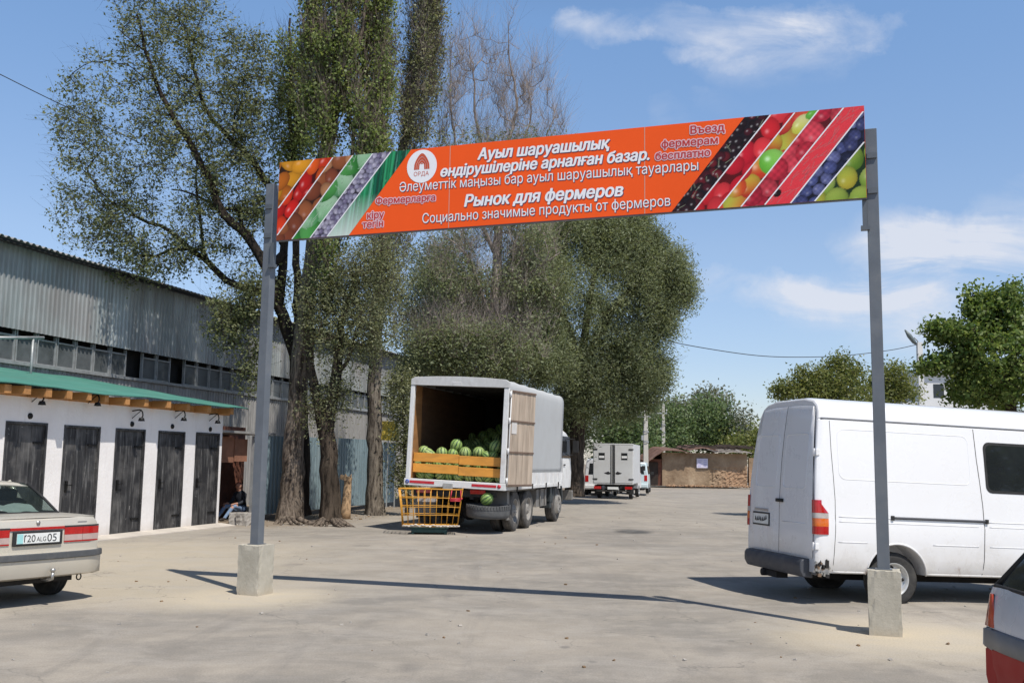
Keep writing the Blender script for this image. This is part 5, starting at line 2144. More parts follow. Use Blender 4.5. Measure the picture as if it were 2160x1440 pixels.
def make_truck():
    root = thing("melon_truck", "white six wheel truck with grey tarpaulin box loaded with watermelons", "truck", T_ROOT, (0, 0, T_ANG))
    W, L, ZT = 1.22, 6.05, 3.72
    # tarpaulin: right side, roof, left side, front
    b = MB()
    prof = [(W, 1.46), (W + 0.002, 1.6), (W + 0.003, 2.1), (W + 0.003, 2.6), (W + 0.002, 3.1), (W, 3.45), (W - 0.012, 3.56), (W - 0.04, 3.63), (W - 0.08, ZT - 0.035), (W * 0.8, ZT - 0.02), (W * 0.5, ZT - 0.005), (0, ZT + 0.005)]
    full = [(-y, z) for y, z in prof] + [(y, z) for y, z in reversed(prof[:-1])]
    rings = []
    for x in np.linspace(0.02, L, 25):
        sag = 0.012 * math.sin(x * 6.3)
        rings.append([(x, y + (0.004 * math.sin(x * 5 + z * 2.5)) * (1 if y > 0 else -1), z - (sag if z > 3.65 else 0)) for y, z in full])
    b.loft(rings, 0, False, True, False)
    b.prism([(y, z) for y, z in full], 'x', L - 0.03, L - 0.001, 0)
    box = b.build("cargo_box", M_tarp, root)
    md = box.modifiers.new("thickness", 'SOLIDIFY')
    md.thickness, md.offset = 0.02, -1
    box.rotation_euler = (T_ROLL, 0, 0)
    # rear frame
    for ya, yb in ((W - 0.07, W + 0.035), (-W - 0.035, -W + 0.09)):
        b = MB()
        b.span((-0.03, ya, 1.24), (0.07, yb, 3.495))
        b.build("rear_post", M_white_truck, box, bevel=0.012)
    b = MB()
    arch = [(-W - 0.03, 3.50), (W + 0.03, 3.50), (W + 0.03, 3.64), (W - 0.06, 3.695), (W * 0.5, 3.725), (0, 3.735), (-W * 0.5, 3.725), (-W + 0.06, 3.695), (-W - 0.03, 3.64)]
    b.prism(arch, 'x', -0.045, 0.06)
    b.span((-0.06, -0.05, 3.50), (-0.046, 0.16, 3.60))
    b.build("rear_header", plain("grey_white_header", (0.55, 0.55, 0.54), 0.6, 0, 0.12, 3, 0.1, dirt=(0.33, 0.31, 0.29), dirt_amt=0.6), box, bevel=0.01)
    # sill with reflector bars
    b = MB()
    b.span((-0.05, -W - 0.06, 1.07), (0.10, W + 0.06, 1.235))
    sill = b.build("rear_sill", M_white_truck, box, bevel=0.012)
    b = MB()
    for y0, y1 in ((0.50, 1.13), (-1.06, -0.45)):
        b.span((-0.058, y0, 1.13), (-0.051, y1, 1.19))
    b.lathe([(0.0, -0.062), (0.045, -0.060), (0.045, -0.05)], 14, 0, 'x', (0, -1.13, 1.16))
    b.build("red_reflector", M_reflect, sill)
    b = MB()
    b.lathe([(0.022, -0.062), (0.05, -0.060), (0.05, -0.05)], 14, 0, 'x', (0, 1.19, 1.16))
    b.build("blue_marker", M_blue_mark, sill)
    b = MB()
    b.span((-0.09, 0.02, 1.03), (-0.051, 0.26, 1.17))
    b.build("tail_latch", plain("dull_grey_steel", (0.42, 0.42, 0.40), 0.5, 0.4, 0.2, 9), sill, bevel=0.008)
    # floor and inner lining
    b = MB()
    b.span((0.10, -W + 0.02, 1.10), (L - 0.05, W - 0.02, 1.20), 0)
    b.build("floor", plain("worn_floor_planks", (0.42, 0.33, 0.23), 0.85, 0, 0.3, 5, 0.2), box)
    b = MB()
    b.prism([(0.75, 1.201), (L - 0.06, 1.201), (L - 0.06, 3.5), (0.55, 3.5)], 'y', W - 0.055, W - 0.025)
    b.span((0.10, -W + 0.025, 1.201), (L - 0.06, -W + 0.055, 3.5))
    b.build("plywood_lining", plain("shade_toned_plywood", (0.10, 0.05, 0.022), 0.9, 0, 0.3, 1.5, 0.1, stretch=(1, 1, 4)), box)  # plywood coloured darker to stand for the shade inside the box
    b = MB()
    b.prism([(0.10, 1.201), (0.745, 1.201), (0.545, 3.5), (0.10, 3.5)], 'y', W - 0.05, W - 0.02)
    b.build("sunlit_plywood_panel", M_ply, box)  # lighter slanted panel paints the sun patch beside the opening
    b = MB()
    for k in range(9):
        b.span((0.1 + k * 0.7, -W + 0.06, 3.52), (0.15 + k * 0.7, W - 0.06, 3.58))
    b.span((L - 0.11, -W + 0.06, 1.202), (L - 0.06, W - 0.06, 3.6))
    b.build("roof_bow", plain("shade_toned_box_front", (0.022, 0.02, 0.018), 0.95, 0, 0.3, 3), box)  # near-black colour stands in for the shade under the roof and up front
    # two boards across the opening
    for z0, z1, dy in ((1.375, 1.585, 0.0), (1.635, 1.85, 0.012)):
        b = MB()
        for (ya, yb, jit) in ((-1.155, -0.02, -0.012), (-0.01, 1.155, 0.012)):
            b.span((0.16 + abs(jit), ya, z0 + jit), (0.20 + abs(jit), yb, z1 + jit))
        b.build("retaining_board", M_board, box, bevel=0.006)
    # plank door folded back along the right side
    hx, hy, a = 0.0, -W - 0.055, rad(14.5)
    door = bpy.data.objects.new("plank_door", None)
    d1 = MB()
    Ld = 1.20
    n = 9
    for k in range(n):
        x0, x1 = Ld * k / n + 0.003, Ld * (k + 1) / n - 0.003
        d1.span((0.03 + x0, -0.022 - 0.004 * (k % 2), 1.17), (0.03 + x1, 0.012, 3.46))
    door = d1.build("plank_door", M_oldwood, box)
    door.location = (hx, hy, 0)
    door.rotation_euler = (0, 0, -a)
    b = MB()
    for z in (1.20, 1.98, 2.72, 3.43):
        b.span((0.04, -0.045, z - 0.02), (Ld + 0.02, -0.027, z + 0.02))
    b.build("iron_strap", plain("brown_iron_strap", (0.17, 0.115, 0.085), 0.8, 0.2, 0.3, 8), door)
    b = MB()
    b.tube([(0.015, -0.03, 1.2), (0.015, -0.03, 3.45)], 0.012, 6)
    for z in (1.3, 2.0, 2.72, 3.35):
        b.tube([(0.0, -0.02, z - 0.07), (0.0, -0.02, z + 0.07)], 0.028, 8)
    b.build("hinge", M_white_truck, door)
    b = MB()
    b.span((0.10, -0.034, 2.42), (0.34, -0.028, 2.70))
    b.build("paper_notice", plain("faded_paper", (0.60, 0.57, 0.54), 0.8, 0, 0.1, 8), door)
    # drop side boards
    for s in (-1, 1):
        b = MB()
        b.span((0.12, s * (W - 0.015), 1.08), (L, s * (W + 0.03), 1.47))
        for k in range(13):
            x = 0.14 + k * (L - 0.2) / 12
            b.span((x - 0.03, s * (W + 0.031), 1.16), (x + 0.03, s * (W + 0.055), 1.46))
        b.span((0.12, s * (W + 0.031), 1.08), (L, s * (W + 0.06), 1.155))
        for k in range(4):
            x = 1.0 + k * 1.5
            b.span((x - 0.025, s * (W + 0.061), 1.02), (x + 0.025, s * (W + 0.085), 1.2), 1)
        b.build("drop_side", [M_white_truck, M_chassis], box)
    # chassis
    b = MB()
    for s in (-1, 1):
        b.span((0.15, s * 0.38, 0.80), (7.9, s * 0.48, 1.03))
    for x in (0.3, 1.5, 2.7, 4.2):
        b.span((x, -0.37, 0.84), (x + 0.12, 0.37, 0.98))
    for x in (1.35, 2.65, 5.9):
        b.tube([(x, -0.9, 0.5), (x, 0.9, 0.5)], 0.09, 10)
        if x < 5:
            b.lathe([(0, -0.25), (0.2, -0.15), (0.26, 0), (0.2, 0.15), (0, 0.25)], 14, 0, 'x', (x, 0, 0.5))
    for s in (-1, 1):
        b.bar((1.0, s * 0.6, 0.62), (3.0, s * 0.6, 0.62), 0.1, 0.14)
    b.span((0.12, -1.05, 0.86), (0.2, 1.05, 1.02))
    b.build("chassis", M_chassis, root)
    # mud flaps and guards
    for s in (-1, 1):
        b = MB()
        b.span((0.62, s * 0.65, 0.98), (3.4, s * 1.18, 1.02))
        b.span((0.62, s * 0.65, 0.36), (0.65, s * 1.18, 0.985))
        b.prism([(0.66, 0.30), (0.92, 0.30), (0.86, 0.985), (0.66, 0.985)], 'y', s * 1.13, s * 1.17)
        b.build("mudguard", M_dusty_panel, root)
    # wheels: two dual rear axles, one front axle
    for x in (1.35, 2.65):
        for s in (-1, 1):
            o = wheel(root, x, s * 1.075, 0.50, 0.25, s, M_tyre_dusty, M_rim_dusty, 0.11, 8, 0.60)
            wheel(root, x, s * 0.77, 0.50, 0.25, s, M_tyre_dusty, M_rim_dusty, 0.11, 8, 0.60)
    for s in (-1, 1):
        wheel(root, 5.95, s * 1.05, 0.50, 0.28, s, M_tyre_dusty, M_rim_dusty, -0.06, 8, 0.60)
    # tanks and boxes between the axles
    b = MB()
    b.span((3.60, -1.16, 0.50), (4.75, -0.6, 0.98))
    b.tube([(3.9, -1.19, 0.52), (3.9, -1.19, 0.98)], 0.02, 6)
    b.tube([(4.45, -1.19, 0.52), (4.45, -1.19, 0.98)], 0.02, 6)
    b.build("fuel_tank", M_dusty_panel, root, bevel=0.04)
    b = MB()
    b.span((3.60, 0.6, 0.50), (4.9, 1.16, 0.98))
    b.build("battery_box", M_chassis, root, bevel=0.03)
    # red tail lamps, plate
    for ya, yb in ((-0.80, -0.42), (0.55, 0.95)):
        b = MB()
        b.span((0.06, ya, 0.93), (0.118, yb, 1.03), 0)
        b.build("tail_light", M_red_lens, root, bevel=0.008)
    b = MB()
    b.span((0.06, 0.42, 0.72), (0.09, 0.92, 0.84))
    b.build("number_plate", plain("dirty_plate", (0.42, 0.40, 0.38), 0.6, 0, 0.15, 5), root)
    # spare tyre lying flat under the tail
    b = MB()
    b.lathe([(0.27, -0.10), (0.36, -0.145), (0.47, -0.15), (0.515, -0.12), (0.525, -0.05), (0.525, 0.05), (0.515, 0.12), (0.47, 0.15), (0.36, 0.145), (0.27, 0.10)], 44, 0, 'z', (0, 0, 0), True, True)
    b.lathe([(0.0, -0.02), (0.28, -0.02), (0.28, 0.02), (0.0, 0.02)], 24, 1, 'z', (0, 0, 0), True)
    for k in range(44):
        a = 2 * math.pi * k / 44
        b.box((0.522 * math.cos(a), 0.522 * math.sin(a), 0.11), (0.03, 0.05, 0.09), 0, Matrix.Rotation(a, 3, 'Z'))
    sp = b.build("spare_tyre", [M_oldtyre, M_chassis], root)
    sp.location, sp.rotation_euler = (0.32, -0.80, 0.53), (rad(1.5), rad(-3), 0.3)
    b = MB()
    b.tube([(0.32, -0.80, 0.55), (0.32, -0.80, 0.86)], 0.03, 8)
    b.build("spare_carrier", M_chassis, root)
    # cab
    b = MB()
    cx0, cx1 = 6.20, 7.95
    sec = []
    for x, zt, k in ((cx0, 2.62, 0.97), (cx0 + 0.1, 2.70, 1.0), (cx1 - 0.55, 2.70, 1.0), (cx1 - 0.18, 2.60, 0.99), (cx1 - 0.02, 1.85, 0.98), (cx1, 1.2, 0.96)):
        h = 1.18 * k
        sec.append([(x, -h, 0.95), (x, -h - 0.02, 1.4), (x, -h, 1.8), (x, -h * 0.95, zt - 0.1), (x, -h * 0.85, zt), (x, h * 0.85, zt), (x, h * 0.95, zt - 0.1), (x, h, 1.8), (x, h + 0.02, 1.4), (x, h, 0.95)])
    b.loft(sec, 0)
    cab = b.build("cab", M_white_truck, root, smooth=35)
    for s in (-1, 1):
        b = MB()
        b.prism([(6.55, 1.85), (7.75, 1.85), (7.60, 2.50), (6.55, 2.50)], 'y', s * 1.125, s * 1.19)
        b.build("side_window", M_blackglass, cab)
    b = MB()
    for s in (-1, 1):
        b.span((6.5, s * 1.199, 1.0), (6.515, s * 1.212, 2.5))
        b.span((6.75, s * 1.20, 1.62), (6.92, s * 1.225, 1.66))
    b.build("door_handle", M_chassis, cab)
    for s in (-1, 1):
        b = MB()
        b.prism([(5.25, 0.55), (5.40, 0.98), (5.60, 1.16), (6.35, 1.16), (6.55, 0.98), (6.65, 0.55), (6.55, 0.55), (6.45, 0.93), (6.28, 1.10), (5.65, 1.10), (5.48, 0.93), (5.33, 0.55)], 'y', s * 0.82, s * 1.21)
        b.span((4.95, s * 0.85, 0.60), (5.22, s * 1.22, 1.02))
        b.span((4.98, s * 0.9, 0.42), (5.2, s * 1.2, 0.598))
        b.build("fender", plain("dark_teal_grey_fender", (0.035, 0.042, 0.045), 0.6, 0.1, 0.25, 4), root, bevel=0.01)
    for s in (-1, 1):
        b = MB()
        b.tube([(7.6, s * 1.15, 2.45), (7.7, s * 1.34, 2.42), (7.7, s * 1.36, 2.0), (7.6, s * 1.17, 1.9)], 0.014, 6)
        b.span((7.62, s * 1.29, 2.02), (7.68, s * 1.46, 2.38))
        b.build("mirror", M_rubber, cab, bevel=0.01)
    b = MB()
    b.lathe([(0, -0.10), (0.10, -0.08), (0.13, 0.0), (0.10, 0.09), (0.0, 0.12)], 14, 0, 'z', (6.35, -1.02, 2.72))
    b.build("roof_lamp", M_white_truck, cab)
    b = MB()
    b.span((7.96, -1.2, 0.55), (8.12, 1.2, 0.85))
    b.build("front_bumper", M_dusty_panel, root, bevel=0.02)
    return root


make_truck()

# ---------------------------------------------------------------- watermelons
g = NG("watermelon_rind")
_v = g.obj()
_sp = g.new('ShaderNodeSeparateXYZ')
g.link(_v, _sp.inputs[0])
_ang = g.math('ARCTAN2', _sp.outputs[1], _sp.outputs[0])
_nz = g.noise(_v, 9.0, 5, 0.7)
_w = g.math('SINE', g.math('ADD', g.math('MULTIPLY', _ang, 10.0), g.math('MULTIPLY', _nz, 5.5)))
_oi = g.new('ShaderNodeObjectInfo')
_lt = g.ramp(_oi.outputs['Random'], [(0.0, (0.17, 0.30, 0.06)), (0.5, (0.27, 0.40, 0.10)), (1.0, (0.34, 0.44, 0.15))])
_c = g.mix(g.ramp(_w, [(0.40, 0.0), (0.62, 1.0)]), _lt, (0.028, 0.085, 0.02))
_c = g.mix(g.ramp(g.noise(_v, 30, 3), [(0.55, 0), (0.75, 0.4)]), _c, (0.40, 0.46, 0.22))
_dust = g.noise(_v, 7.0, 6, 0.7)
_c = g.mix(g.ramp(_dust, [(0.45, 0.0), (0.75, 0.35)]), _c, (0.30, 0.27, 0.20))
g.set(Base_Color=_c, Roughness=0.55)
M_melon = g.m


def melon_mesh(k, seed):
    rng = random.Random(seed)
    b = MB()
    n, m = 22, 14
    prof = []
    for i in range(m + 1):
        a = math.pi * i / m
        r = math.sin(a) * (1 + 0.012 * math.sin(3 * a + seed))
        z = -math.cos(a) * k
        if i in (0, m):
            z *= 0.97
        prof.append((0.145 * r, 0.145 * z))
    b.lathe(prof, n, 0, 'z')
    b.tube([(0, 0, 0.145 * k * 0.95), (0.006, 0.004, 0.145 * k + 0.02)], 0.006, 5, 0)
    return b.mesh("watermelon", M_melon)


melon_meshes = [melon_mesh(k, i) for i, k in enumerate((1.0, 1.08, 0.95))]
_mr = random.Random(21)
MELON_GROUP = "watermelons loaded in the truck"
_heap_label = "striped green watermelon in the dim heap behind the front row inside the truck box"
_gap_label = "striped green watermelon in the bottom layer behind the orange boards"


def melon(pos, scale, label, group=MELON_GROUP, world=False, tilt=None):
    o = bpy.data.objects.new("watermelon", _mr.choice(melon_meshes))
    COL.objects.link(o)
    p = Vector(pos) if world else T_MAT @ Vector(pos)
    o.location = p
    o.rotation_euler = tilt or (_mr.uniform(-0.9, 0.9), _mr.uniform(-0.9, 0.9), _mr.uniform(0, 6.28))
    o.scale = (scale, scale, scale)
    tag(o, label, "watermelon", group)
    return o


# bottom and middle layers behind the boards
for row, z in enumerate((1.345, 1.60)):
    for k in range(9):
        y = 1.02 - k * 0.255 + (0.1 if row else 0) * (k < 8) + _mr.uniform(-0.02, 0.02)
        melon((0.36 + 0.10 * row + _mr.uniform(0, 0.04), y, z), _mr.uniform(0.9, 1.02), _gap_label)
# the top row that shows above the upper board: each can be pointed at
T_INV = T_MAT.inverted()
front = [(903, 957, 1.0, "pale green striped watermelon nearest the plywood wall above the top board"),
         (909, 960, 0.86, None),
         (932, 955, 1.0, "striped watermelon above the top board between the plywood side and the biggest melon"),
         (955, 957, 0.95, "half hidden watermelon directly below the tallest one on the heap"),
         (981, 956, 1.05, "wide striped watermelon just right of the one under the tallest melon"),
         (1010, 954, 1.03, "pale bright watermelon standing high above the top board in the right half of the load"),
         (1027, 961, 0.85, "small watermelon peeping over the top board right of the pale bright one"),
         (1041, 961, 0.82, "small watermelon peeping over the board next to the right white post"),
         (893, 951, 0.95, "pale watermelon touching the plywood lining at the end of the top board")]
for px, py, sc, lab in front:
    d = ray(px, py)
    o0 = T_INV @ _C
    dd = T_INV.to_3x3() @ d
    k = (0.42 - o0.x) / dd.x
    q = o0 + dd * k
    if lab is None:
        lab = _heap_label
    melon((q.x, min(0.99, max(-1.0, q.y)), q.z), sc, lab)
for px, py, sc, lab, xx in ((963, 939, 1.08, "biggest round watermelon on top of the heap above the boards", 0.50), (1046, 943, 1.15, "dark striped watermelon high on the heap beside the right white post", 0.62)):
    d = ray(px, py)
    o0, dd = T_INV @ _C, T_INV.to_3x3() @ d
    q = o0 + dd * ((xx - o0.x) / dd.x)
    melon((q.x, max(-0.98, q.y), q.z), sc, lab, tilt=(0.2, 0.35, 0.4))
# the dark heap rising towards the front of the box
_x = 0.80
_row = 0
while _x < 4.4:
    zz = 1.78 + max(0, _x - 2.3) * 0.42
    n = 8
    for k in range(n):
        y = 0.98 - k * 0.27 - (0.13 if _row % 2 else 0)
        if y < -1.02:
            continue
        side = 0.30 * max(0, y - 0.1) * (_x > 1.4)          # lower against the plywood side
        melon((_x + _mr.uniform(-0.03, 0.03), y, zz - side + _mr.uniform(-0.04, 0.05)), _mr.uniform(0.78, 1.12), _heap_label)
    _x += 0.245
    _row += 1
_o = P(1027, 1052, 23.95)
melon((_o.x, _o.y, _o.z), 1.02, "single striped watermelon lying on the spare tyre under the truck", None, True, (0.4, 0.9, 0.3))

# ---------------------------------------------------------------- wire basket on the platform scale
M_yellow_wire = plain("yellow_painted_wire", (0.62, 0.30, 0.03), 0.5, 0.1, 0.2, 8, dirt=(0.40, 0.24, 0.12), dirt_amt=0.5)
SC = G(903, 1127)
SC = Vector((SC.x, SC.y + 0.30, 0))


def make_scale():
    root = thing("platform_scale", "flat dark green platform scale on the asphalt under the wire basket", "scale", SC, (0, 0, 0.06))
    M = plain("dark_green_scale_paint", (0.016, 0.055, 0.05), 0.45, 0.2, 0.25, 6)
    b = MB()
    b.span((-0.45, -0.30, 0.135), (0.45, 0.30, 0.165))
    b.build("platform", M, root, bevel=0.01)
    b = MB()
    b.prism([(-0.42, 0.04), (0.42, 0.04), (0.40, 0.133), (-0.40, 0.133)], 'y', -0.27, 0.27)
    for sx in (-0.38, 0.38):
        for sy in (-0.24, 0.24):
            b.lathe([(0, 0.0), (0.04, 0.0), (0.035, 0.042)], 10, 0, 'z', (sx, sy, 0))
    b.build("scale_base", M, root, bevel=0.01)


make_scale()


def make_basket():
    root = thing("wire_basket", "tall yellow wire basket with a red handle standing on the green scale", "basket", SC + Vector((0.02, 0, 0.167)), (0, 0, 0.06))
    hb, ht, db, dt, H = 0.64, 0.745, 0.34, 0.42, 0.85

    def at(f):
        return hb + (ht - hb) * f, db + (dt - db) * f
    wav = random.Random(8)
    # hoops
    for f in (0.0, 0.30, 0.52, 0.76, 1.0):
        w, d = at(f)
        z = 0.03 + H * f
        loop = [(x * w, y * d, z + wav.uniform(-0.008, 0.008)) for x, y in [(-1, -1), (-0.5, -1.02), (0, -1.03), (0.5, -1.02), (1, -1), (1.01, 0), (1, 1), (0, 1.02), (-1, 1), (-1.01, 0)]]
        b = MB()
        b.tube(loop, 0.013 if f in (0, 1) else 0.008, 6, 0, False, True, True)
        b.build("hoop", M_yellow_wire, root)
    for s in (-1, 1):
        b = MB()
        for x in np.linspace(-1, 1, 11):
            j = wav.uniform(-0.02, 0.02)
            b.tube([(x * hb, s * db, 0.03), (x * (hb + ht) / 2 + j, s * (db + dt) / 2 * 1.01, 0.03 + H / 2), (x * ht, s * dt, 0.03 + H)], 0.0065, 5)
        b.build("side_wires", M_yellow_wire, root)
        b = MB()
        for y in np.linspace(-0.7, 0.7, 5):
            b.tube([(s * hb, y * db, 0.03), (s * ht, y * dt, 0.03 + H)], 0.0065, 5)
        b.build("end_wires", M_yellow_wire, root)
    b = MB()
    for y in np.linspace(-1, 1, 7):
        b.tube([(-hb, y * db, 0.03), (hb, y * db, 0.03)], 0.006, 5)
    for x in np.linspace(-1, 1, 11):
        b.tube([(x * hb, -db, 0.036), (x * hb, db, 0.036)], 0.006, 5)
    b.build("bottom_wires", M_yellow_wire, root)
    b = MB()
    b.tube([(-0.64, -0.34, 0.03), (0.64, -0.34, 0.03)], 0.02, 6)
    for k in range(16):
        x = -0.62 + k * 0.082
        b.tube([(x, -0.35, 0.045), (x + 0.05, -0.36, 0.02 + wav.uniform(-0.01, 0.05)), (x + 0.08, -0.35, 0.04)], 0.018, 6)
    b.build("cloth_binding", plain("dirty_white_rag", (0.55, 0.50, 0.44), 0.9, 0, 0.25, 12), root)
    red = plain("pinkish_red_plastic", (0.55, 0.04, 0.06), 0.5, 0, 0.15, 8)
    b = MB()
    b.tube([(0.44, -0.42, 0.66), (0.72, -0.42, 0.665), (0.735, 0.0, 0.665)], 0.018, 8)
    b.tube([(0.46, -0.425, 0.66), (0.49, -0.43, 0.86)], 0.013, 6)
    b.tube([(0.70, -0.425, 0.66), (0.70, -0.43, 0.86)], 0.013, 6)
    b.tube([(0.46, -0.425, 0.62), (0.70, -0.425, 0.62)], 0.015, 8)
    b.build("red_handle", red, root)


make_basket()


# ================================================================ small box truck and the two vans beyond
def make_box_truck():
    a = rad(90 - 13)
    c = P(1293, 1000, 48.6)
    root = thing("box_truck", "small white box truck with two rear doors and little square windows", "truck", (c.x, c.y, 0), (0, 0, a))
    white = plain("pale_grey_box_paint", (0.60, 0.605, 0.60), 0.5, 0, 0.05, 1.5, 0, dirt=(0.45, 0.43, 0.40), dirt_amt=0.4)
    W, L = 0.98, 3.3
    b = MB()
    b.span((0.03, -W, 0.74), (L, W, 2.64))
    b.span((0.0, -W - 0.012, 2.60), (0.029, W + 0.012, 2.66))
    b.span((0.0, -W - 0.012, 0.70), (0.029, W + 0.012, 0.75))
    body = b.build("cargo_box", white, root, bevel=0.015)
    for s in (-1, 1):
        b = MB()
        b.span((-0.012, s * 0.035, 0.77), (0.025, s * (W - 0.03), 2.585))
        dr = b.build("rear_door", white, root, bevel=0.008)
        b = MB()
        b.span((-0.02, s * 0.40, 1.88), (-0.0125, s * 0.70, 2.21), 0)
        win = b.build("door_window", M_blackglass, dr)
        b = MB()
        b.span((-0.026, s * 0.42, 1.96), (-0.0205, s * 0.68, 2.07))
        b.build("painted_pane_reflection", plain("white_reflection_strip", (0.75, 0.75, 0.74), 0.6, 0, 0.05, 6), win)  # white strip paints a reflection on the pane
        b = MB()
        for z in (0.95, 2.38):
            b.span((-0.03, s * (W - 0.22), z - 0.03), (-0.0125, s * (W + 0.015), z + 0.03))
        b.tube([(-0.03, s * 0.085, 0.74), (-0.03, s * 0.085, 2.60)], 0.018, 8)
        b.build("hinge_bar", M_rubber, dr)
        b = MB()
        pts = [(0.12, 1.24), (0.22, 1.32), (0.34, 1.27), (0.44, 1.24), (0.36, 1.20), (0.24, 1.17), (0.14, 1.19)]
        b.prism([(s * y, z) for y, z in pts], 'x', -0.017, -0.0125)
        b.build("black_decal", M_ink, dr)
    b = MB()
    b.span((-0.016, -0.035, 0.76), (-0.002, 0.035, 2.6))
    b.build("door_gap", M_gap, root)
    b = MB()
    b.span((0.05, -0.42, 0.50), (4.8, -0.32, 0.68))
    b.span((0.05, 0.32, 0.50), (4.8, 0.42, 0.68))
    b.span((0.1, -0.31, 0.52), (0.2, 0.31, 0.66))
    b.span((0.0, -0.8, 0.36), (0.06, 0.8, 0.42))
    for s in (-1, 1):
        b.span((0.35, s * 0.55, 0.62), (1.7, s * 0.95, 0.66))
    b.build("chassis", M_chassis, root)
    for s in (-1, 1):
        b = MB()
        b.span((-0.03, s * 0.58, 0.47), (0.04, s * 0.93, 0.60))
        b.build("tail_light", M_red_lens, root, bevel=0.01)
        b = MB()
        b.span((0.40, s * 0.60, 0.22), (0.43, s * 0.95, 0.62))
        b.build("mud_flap", M_rubber, root)
    b = MB()
    b.span((-0.02, -0.26, 0.46), (0.01, 0.26, 0.58))
    b.build("number_plate", M_plate, root)
    for x in (0.95, 3.9):
        for s in (-1, 1):
            wheel(root, x, s * 0.78, 0.31, 0.2, s, M_tyre, M_rim, 0.04, 6)
    b = MB()
    sec = []
    for x, zt in ((3.4, 1.95), (3.5, 2.02), (4.4, 2.02), (4.75, 1.9), (5.05, 1.25), (5.1, 0.7)):
        h = 0.86
        sec.append([(x, -h, 0.45), (x, -h, 1.2), (x, -h * 0.9, zt), (x, h * 0.9, zt), (x, h, 1.2), (x, h, 0.45)])
    b.loft(sec, 0)
    cab = b.build("cab", M_white_truck, root, smooth=30)
    for s in (-1, 1):
        b = MB()
        b.prism([(3.7, 1.25), (4.75, 1.25), (4.55, 1.8), (3.7, 1.85)], 'y', s * 0.80, s * 0.875)
        b.build("side_window", M_blackglass, cab)
    b = MB()
    b.span((4.6, -1.12, 1.35), (4.66, -0.95, 1.6))
    b.tube([(4.6, -0.85, 1.5), (4.63, -1.0, 1.5)], 0.012, 6)
    b.build("mirror", M_rubber, cab)


make_box_truck()


def make_minibus(name, label, px, Y, ang, col, h=1.95):
    c = P(px, 1000, Y)
    root = thing(name, label, "van", (c.x, c.y, 0), (0, 0, ang))
    paint = plain(name + "_paint", col, 0.35, 0, 0.04, 1.2, 0, dirt=(0.5, 0.48, 0.45), dirt_amt=0.3, coat=0.3)
    W = 0.84
    sec = []
    for x, k, zt in ((0, 0.94, h - 0.08), (0.05, 0.98, h - 0.02), (0.3, 1.0, h), (2.6, 1.0, h), (3.2, 0.98, h - 0.12), (3.9, 0.95, 1.10), (4.4, 0.90, 0.92), (4.45, 0.85, 0.6)):
        w = W * k
        sec.append([(x, -w, 0.32), (x, -w - 0.02, 0.7), (x, -w, 1.05), (x, -w * 0.88, zt - 0.08), (x, -w * 0.78, zt), (x, w * 0.78, zt), (x, w * 0.88, zt - 0.08), (x, w, 1.05), (x, w + 0.02, 0.7), (x, w, 0.32)])
    b = MB()
    b.loft(sec, 0)
    body = b.build("body", paint, root, smooth=32)
    b = MB()
    b.prism([(-0.62, 1.12), (0.62, 1.12), (0.56, h - 0.25), (-0.56, h - 0.25)], 'x', -0.012, 0.02)
    b.build("rear_window", M_blackglass, root)
    for s in (-1, 1):
        y0, y1 = s * W * 1.0, s * W * 0.90
        for x0, x1 in ((0.4, 1.35), (1.45, 2.4), (2.5, 3.35)):
            b = MB()
            xe = x1 - (0.35 if x1 > 3 else 0)
            b.add([(x0, y0 + s * 0.004, 1.12), (x1, y0 + s * 0.004, 1.12), (xe, y1 + s * 0.006, h - 0.22), (x0, y1 + s * 0.006, h - 0.22)], [(0, 1, 2, 3)])
            b.build("side_window", M_blackglass, root)
    for s in (-1, 1):
        b = MB()
        b.span((-0.015, s * 0.62, 0.72), (0.05, s * 0.80, 1.05))
        b.build("tail_light", M_red_lens, root, bevel=0.01)
    b = MB()
    b.span((-0.08, -0.82, 0.36), (0.06, 0.82, 0.56))
    b.build("bumper", paint, root, bevel=0.03)
    b = MB()
    b.span((3.35, -1.05, 1.05), (3.43, -0.86, 1.22))
    b.build("mirror", M_rubber, root, bevel=0.02)
    b = MB()
    b.span((0.2, -0.6, 0.2), (4.2, 0.6, 0.31))
    b.build("underbody", M_under, root)
    for x in (0.8, 3.5):
        for s in (-1, 1):
            wheel(root, x, s * 0.77, 0.31, 0.19, s, M_tyre, M_rim, 0.03, 6)


make_minibus("white_minibus", "white minibus in the tree shade left of the small box truck", 1266, 53.5, rad(82), (0.72, 0.73, 0.74))
make_minibus("blue_minivan", "pale blue minivan parked beyond the small box truck", 1336, 58.0, rad(80), (0.58, 0.68, 0.70), 1.8)
# ================================================================ trees
def leaf_mat(name, c1, c2, c3, trans=0.3, clump=0.5):
    g = NG(name)
    geo = g.new('ShaderNodeNewGeometry')
    col = g.ramp(geo.outputs['Random Per Island'], [(0.0, c1), (0.45, c2), (1.0, c3)])
    n = g.noise(geo.outputs['Position'], clump, 4, 0.6)
    col = g.mix(g.ramp(n, [(0.35, 0.35), (0.65, 0.0)]), col, tuple(c * 0.62 for c in c1))
    g.set(Base_Color=col, Roughness=0.5, Specular_IOR_Level=0.35)
    tr = g.new('ShaderNodeBsdfTranslucent')
    g.link(g.mix(1.0, col, (1.3, 1.3, 0.85), 'MULTIPLY'), tr.inputs[0])
    mx = g.new('ShaderNodeMixShader')
    mx.inputs[0].default_value = trans
    g.link(g.bs.outputs[0], mx.inputs[1])
    g.link(tr.outputs[0], mx.inputs[2])
    g.link(mx.outputs[0], g.out.inputs[0])
    return g.m


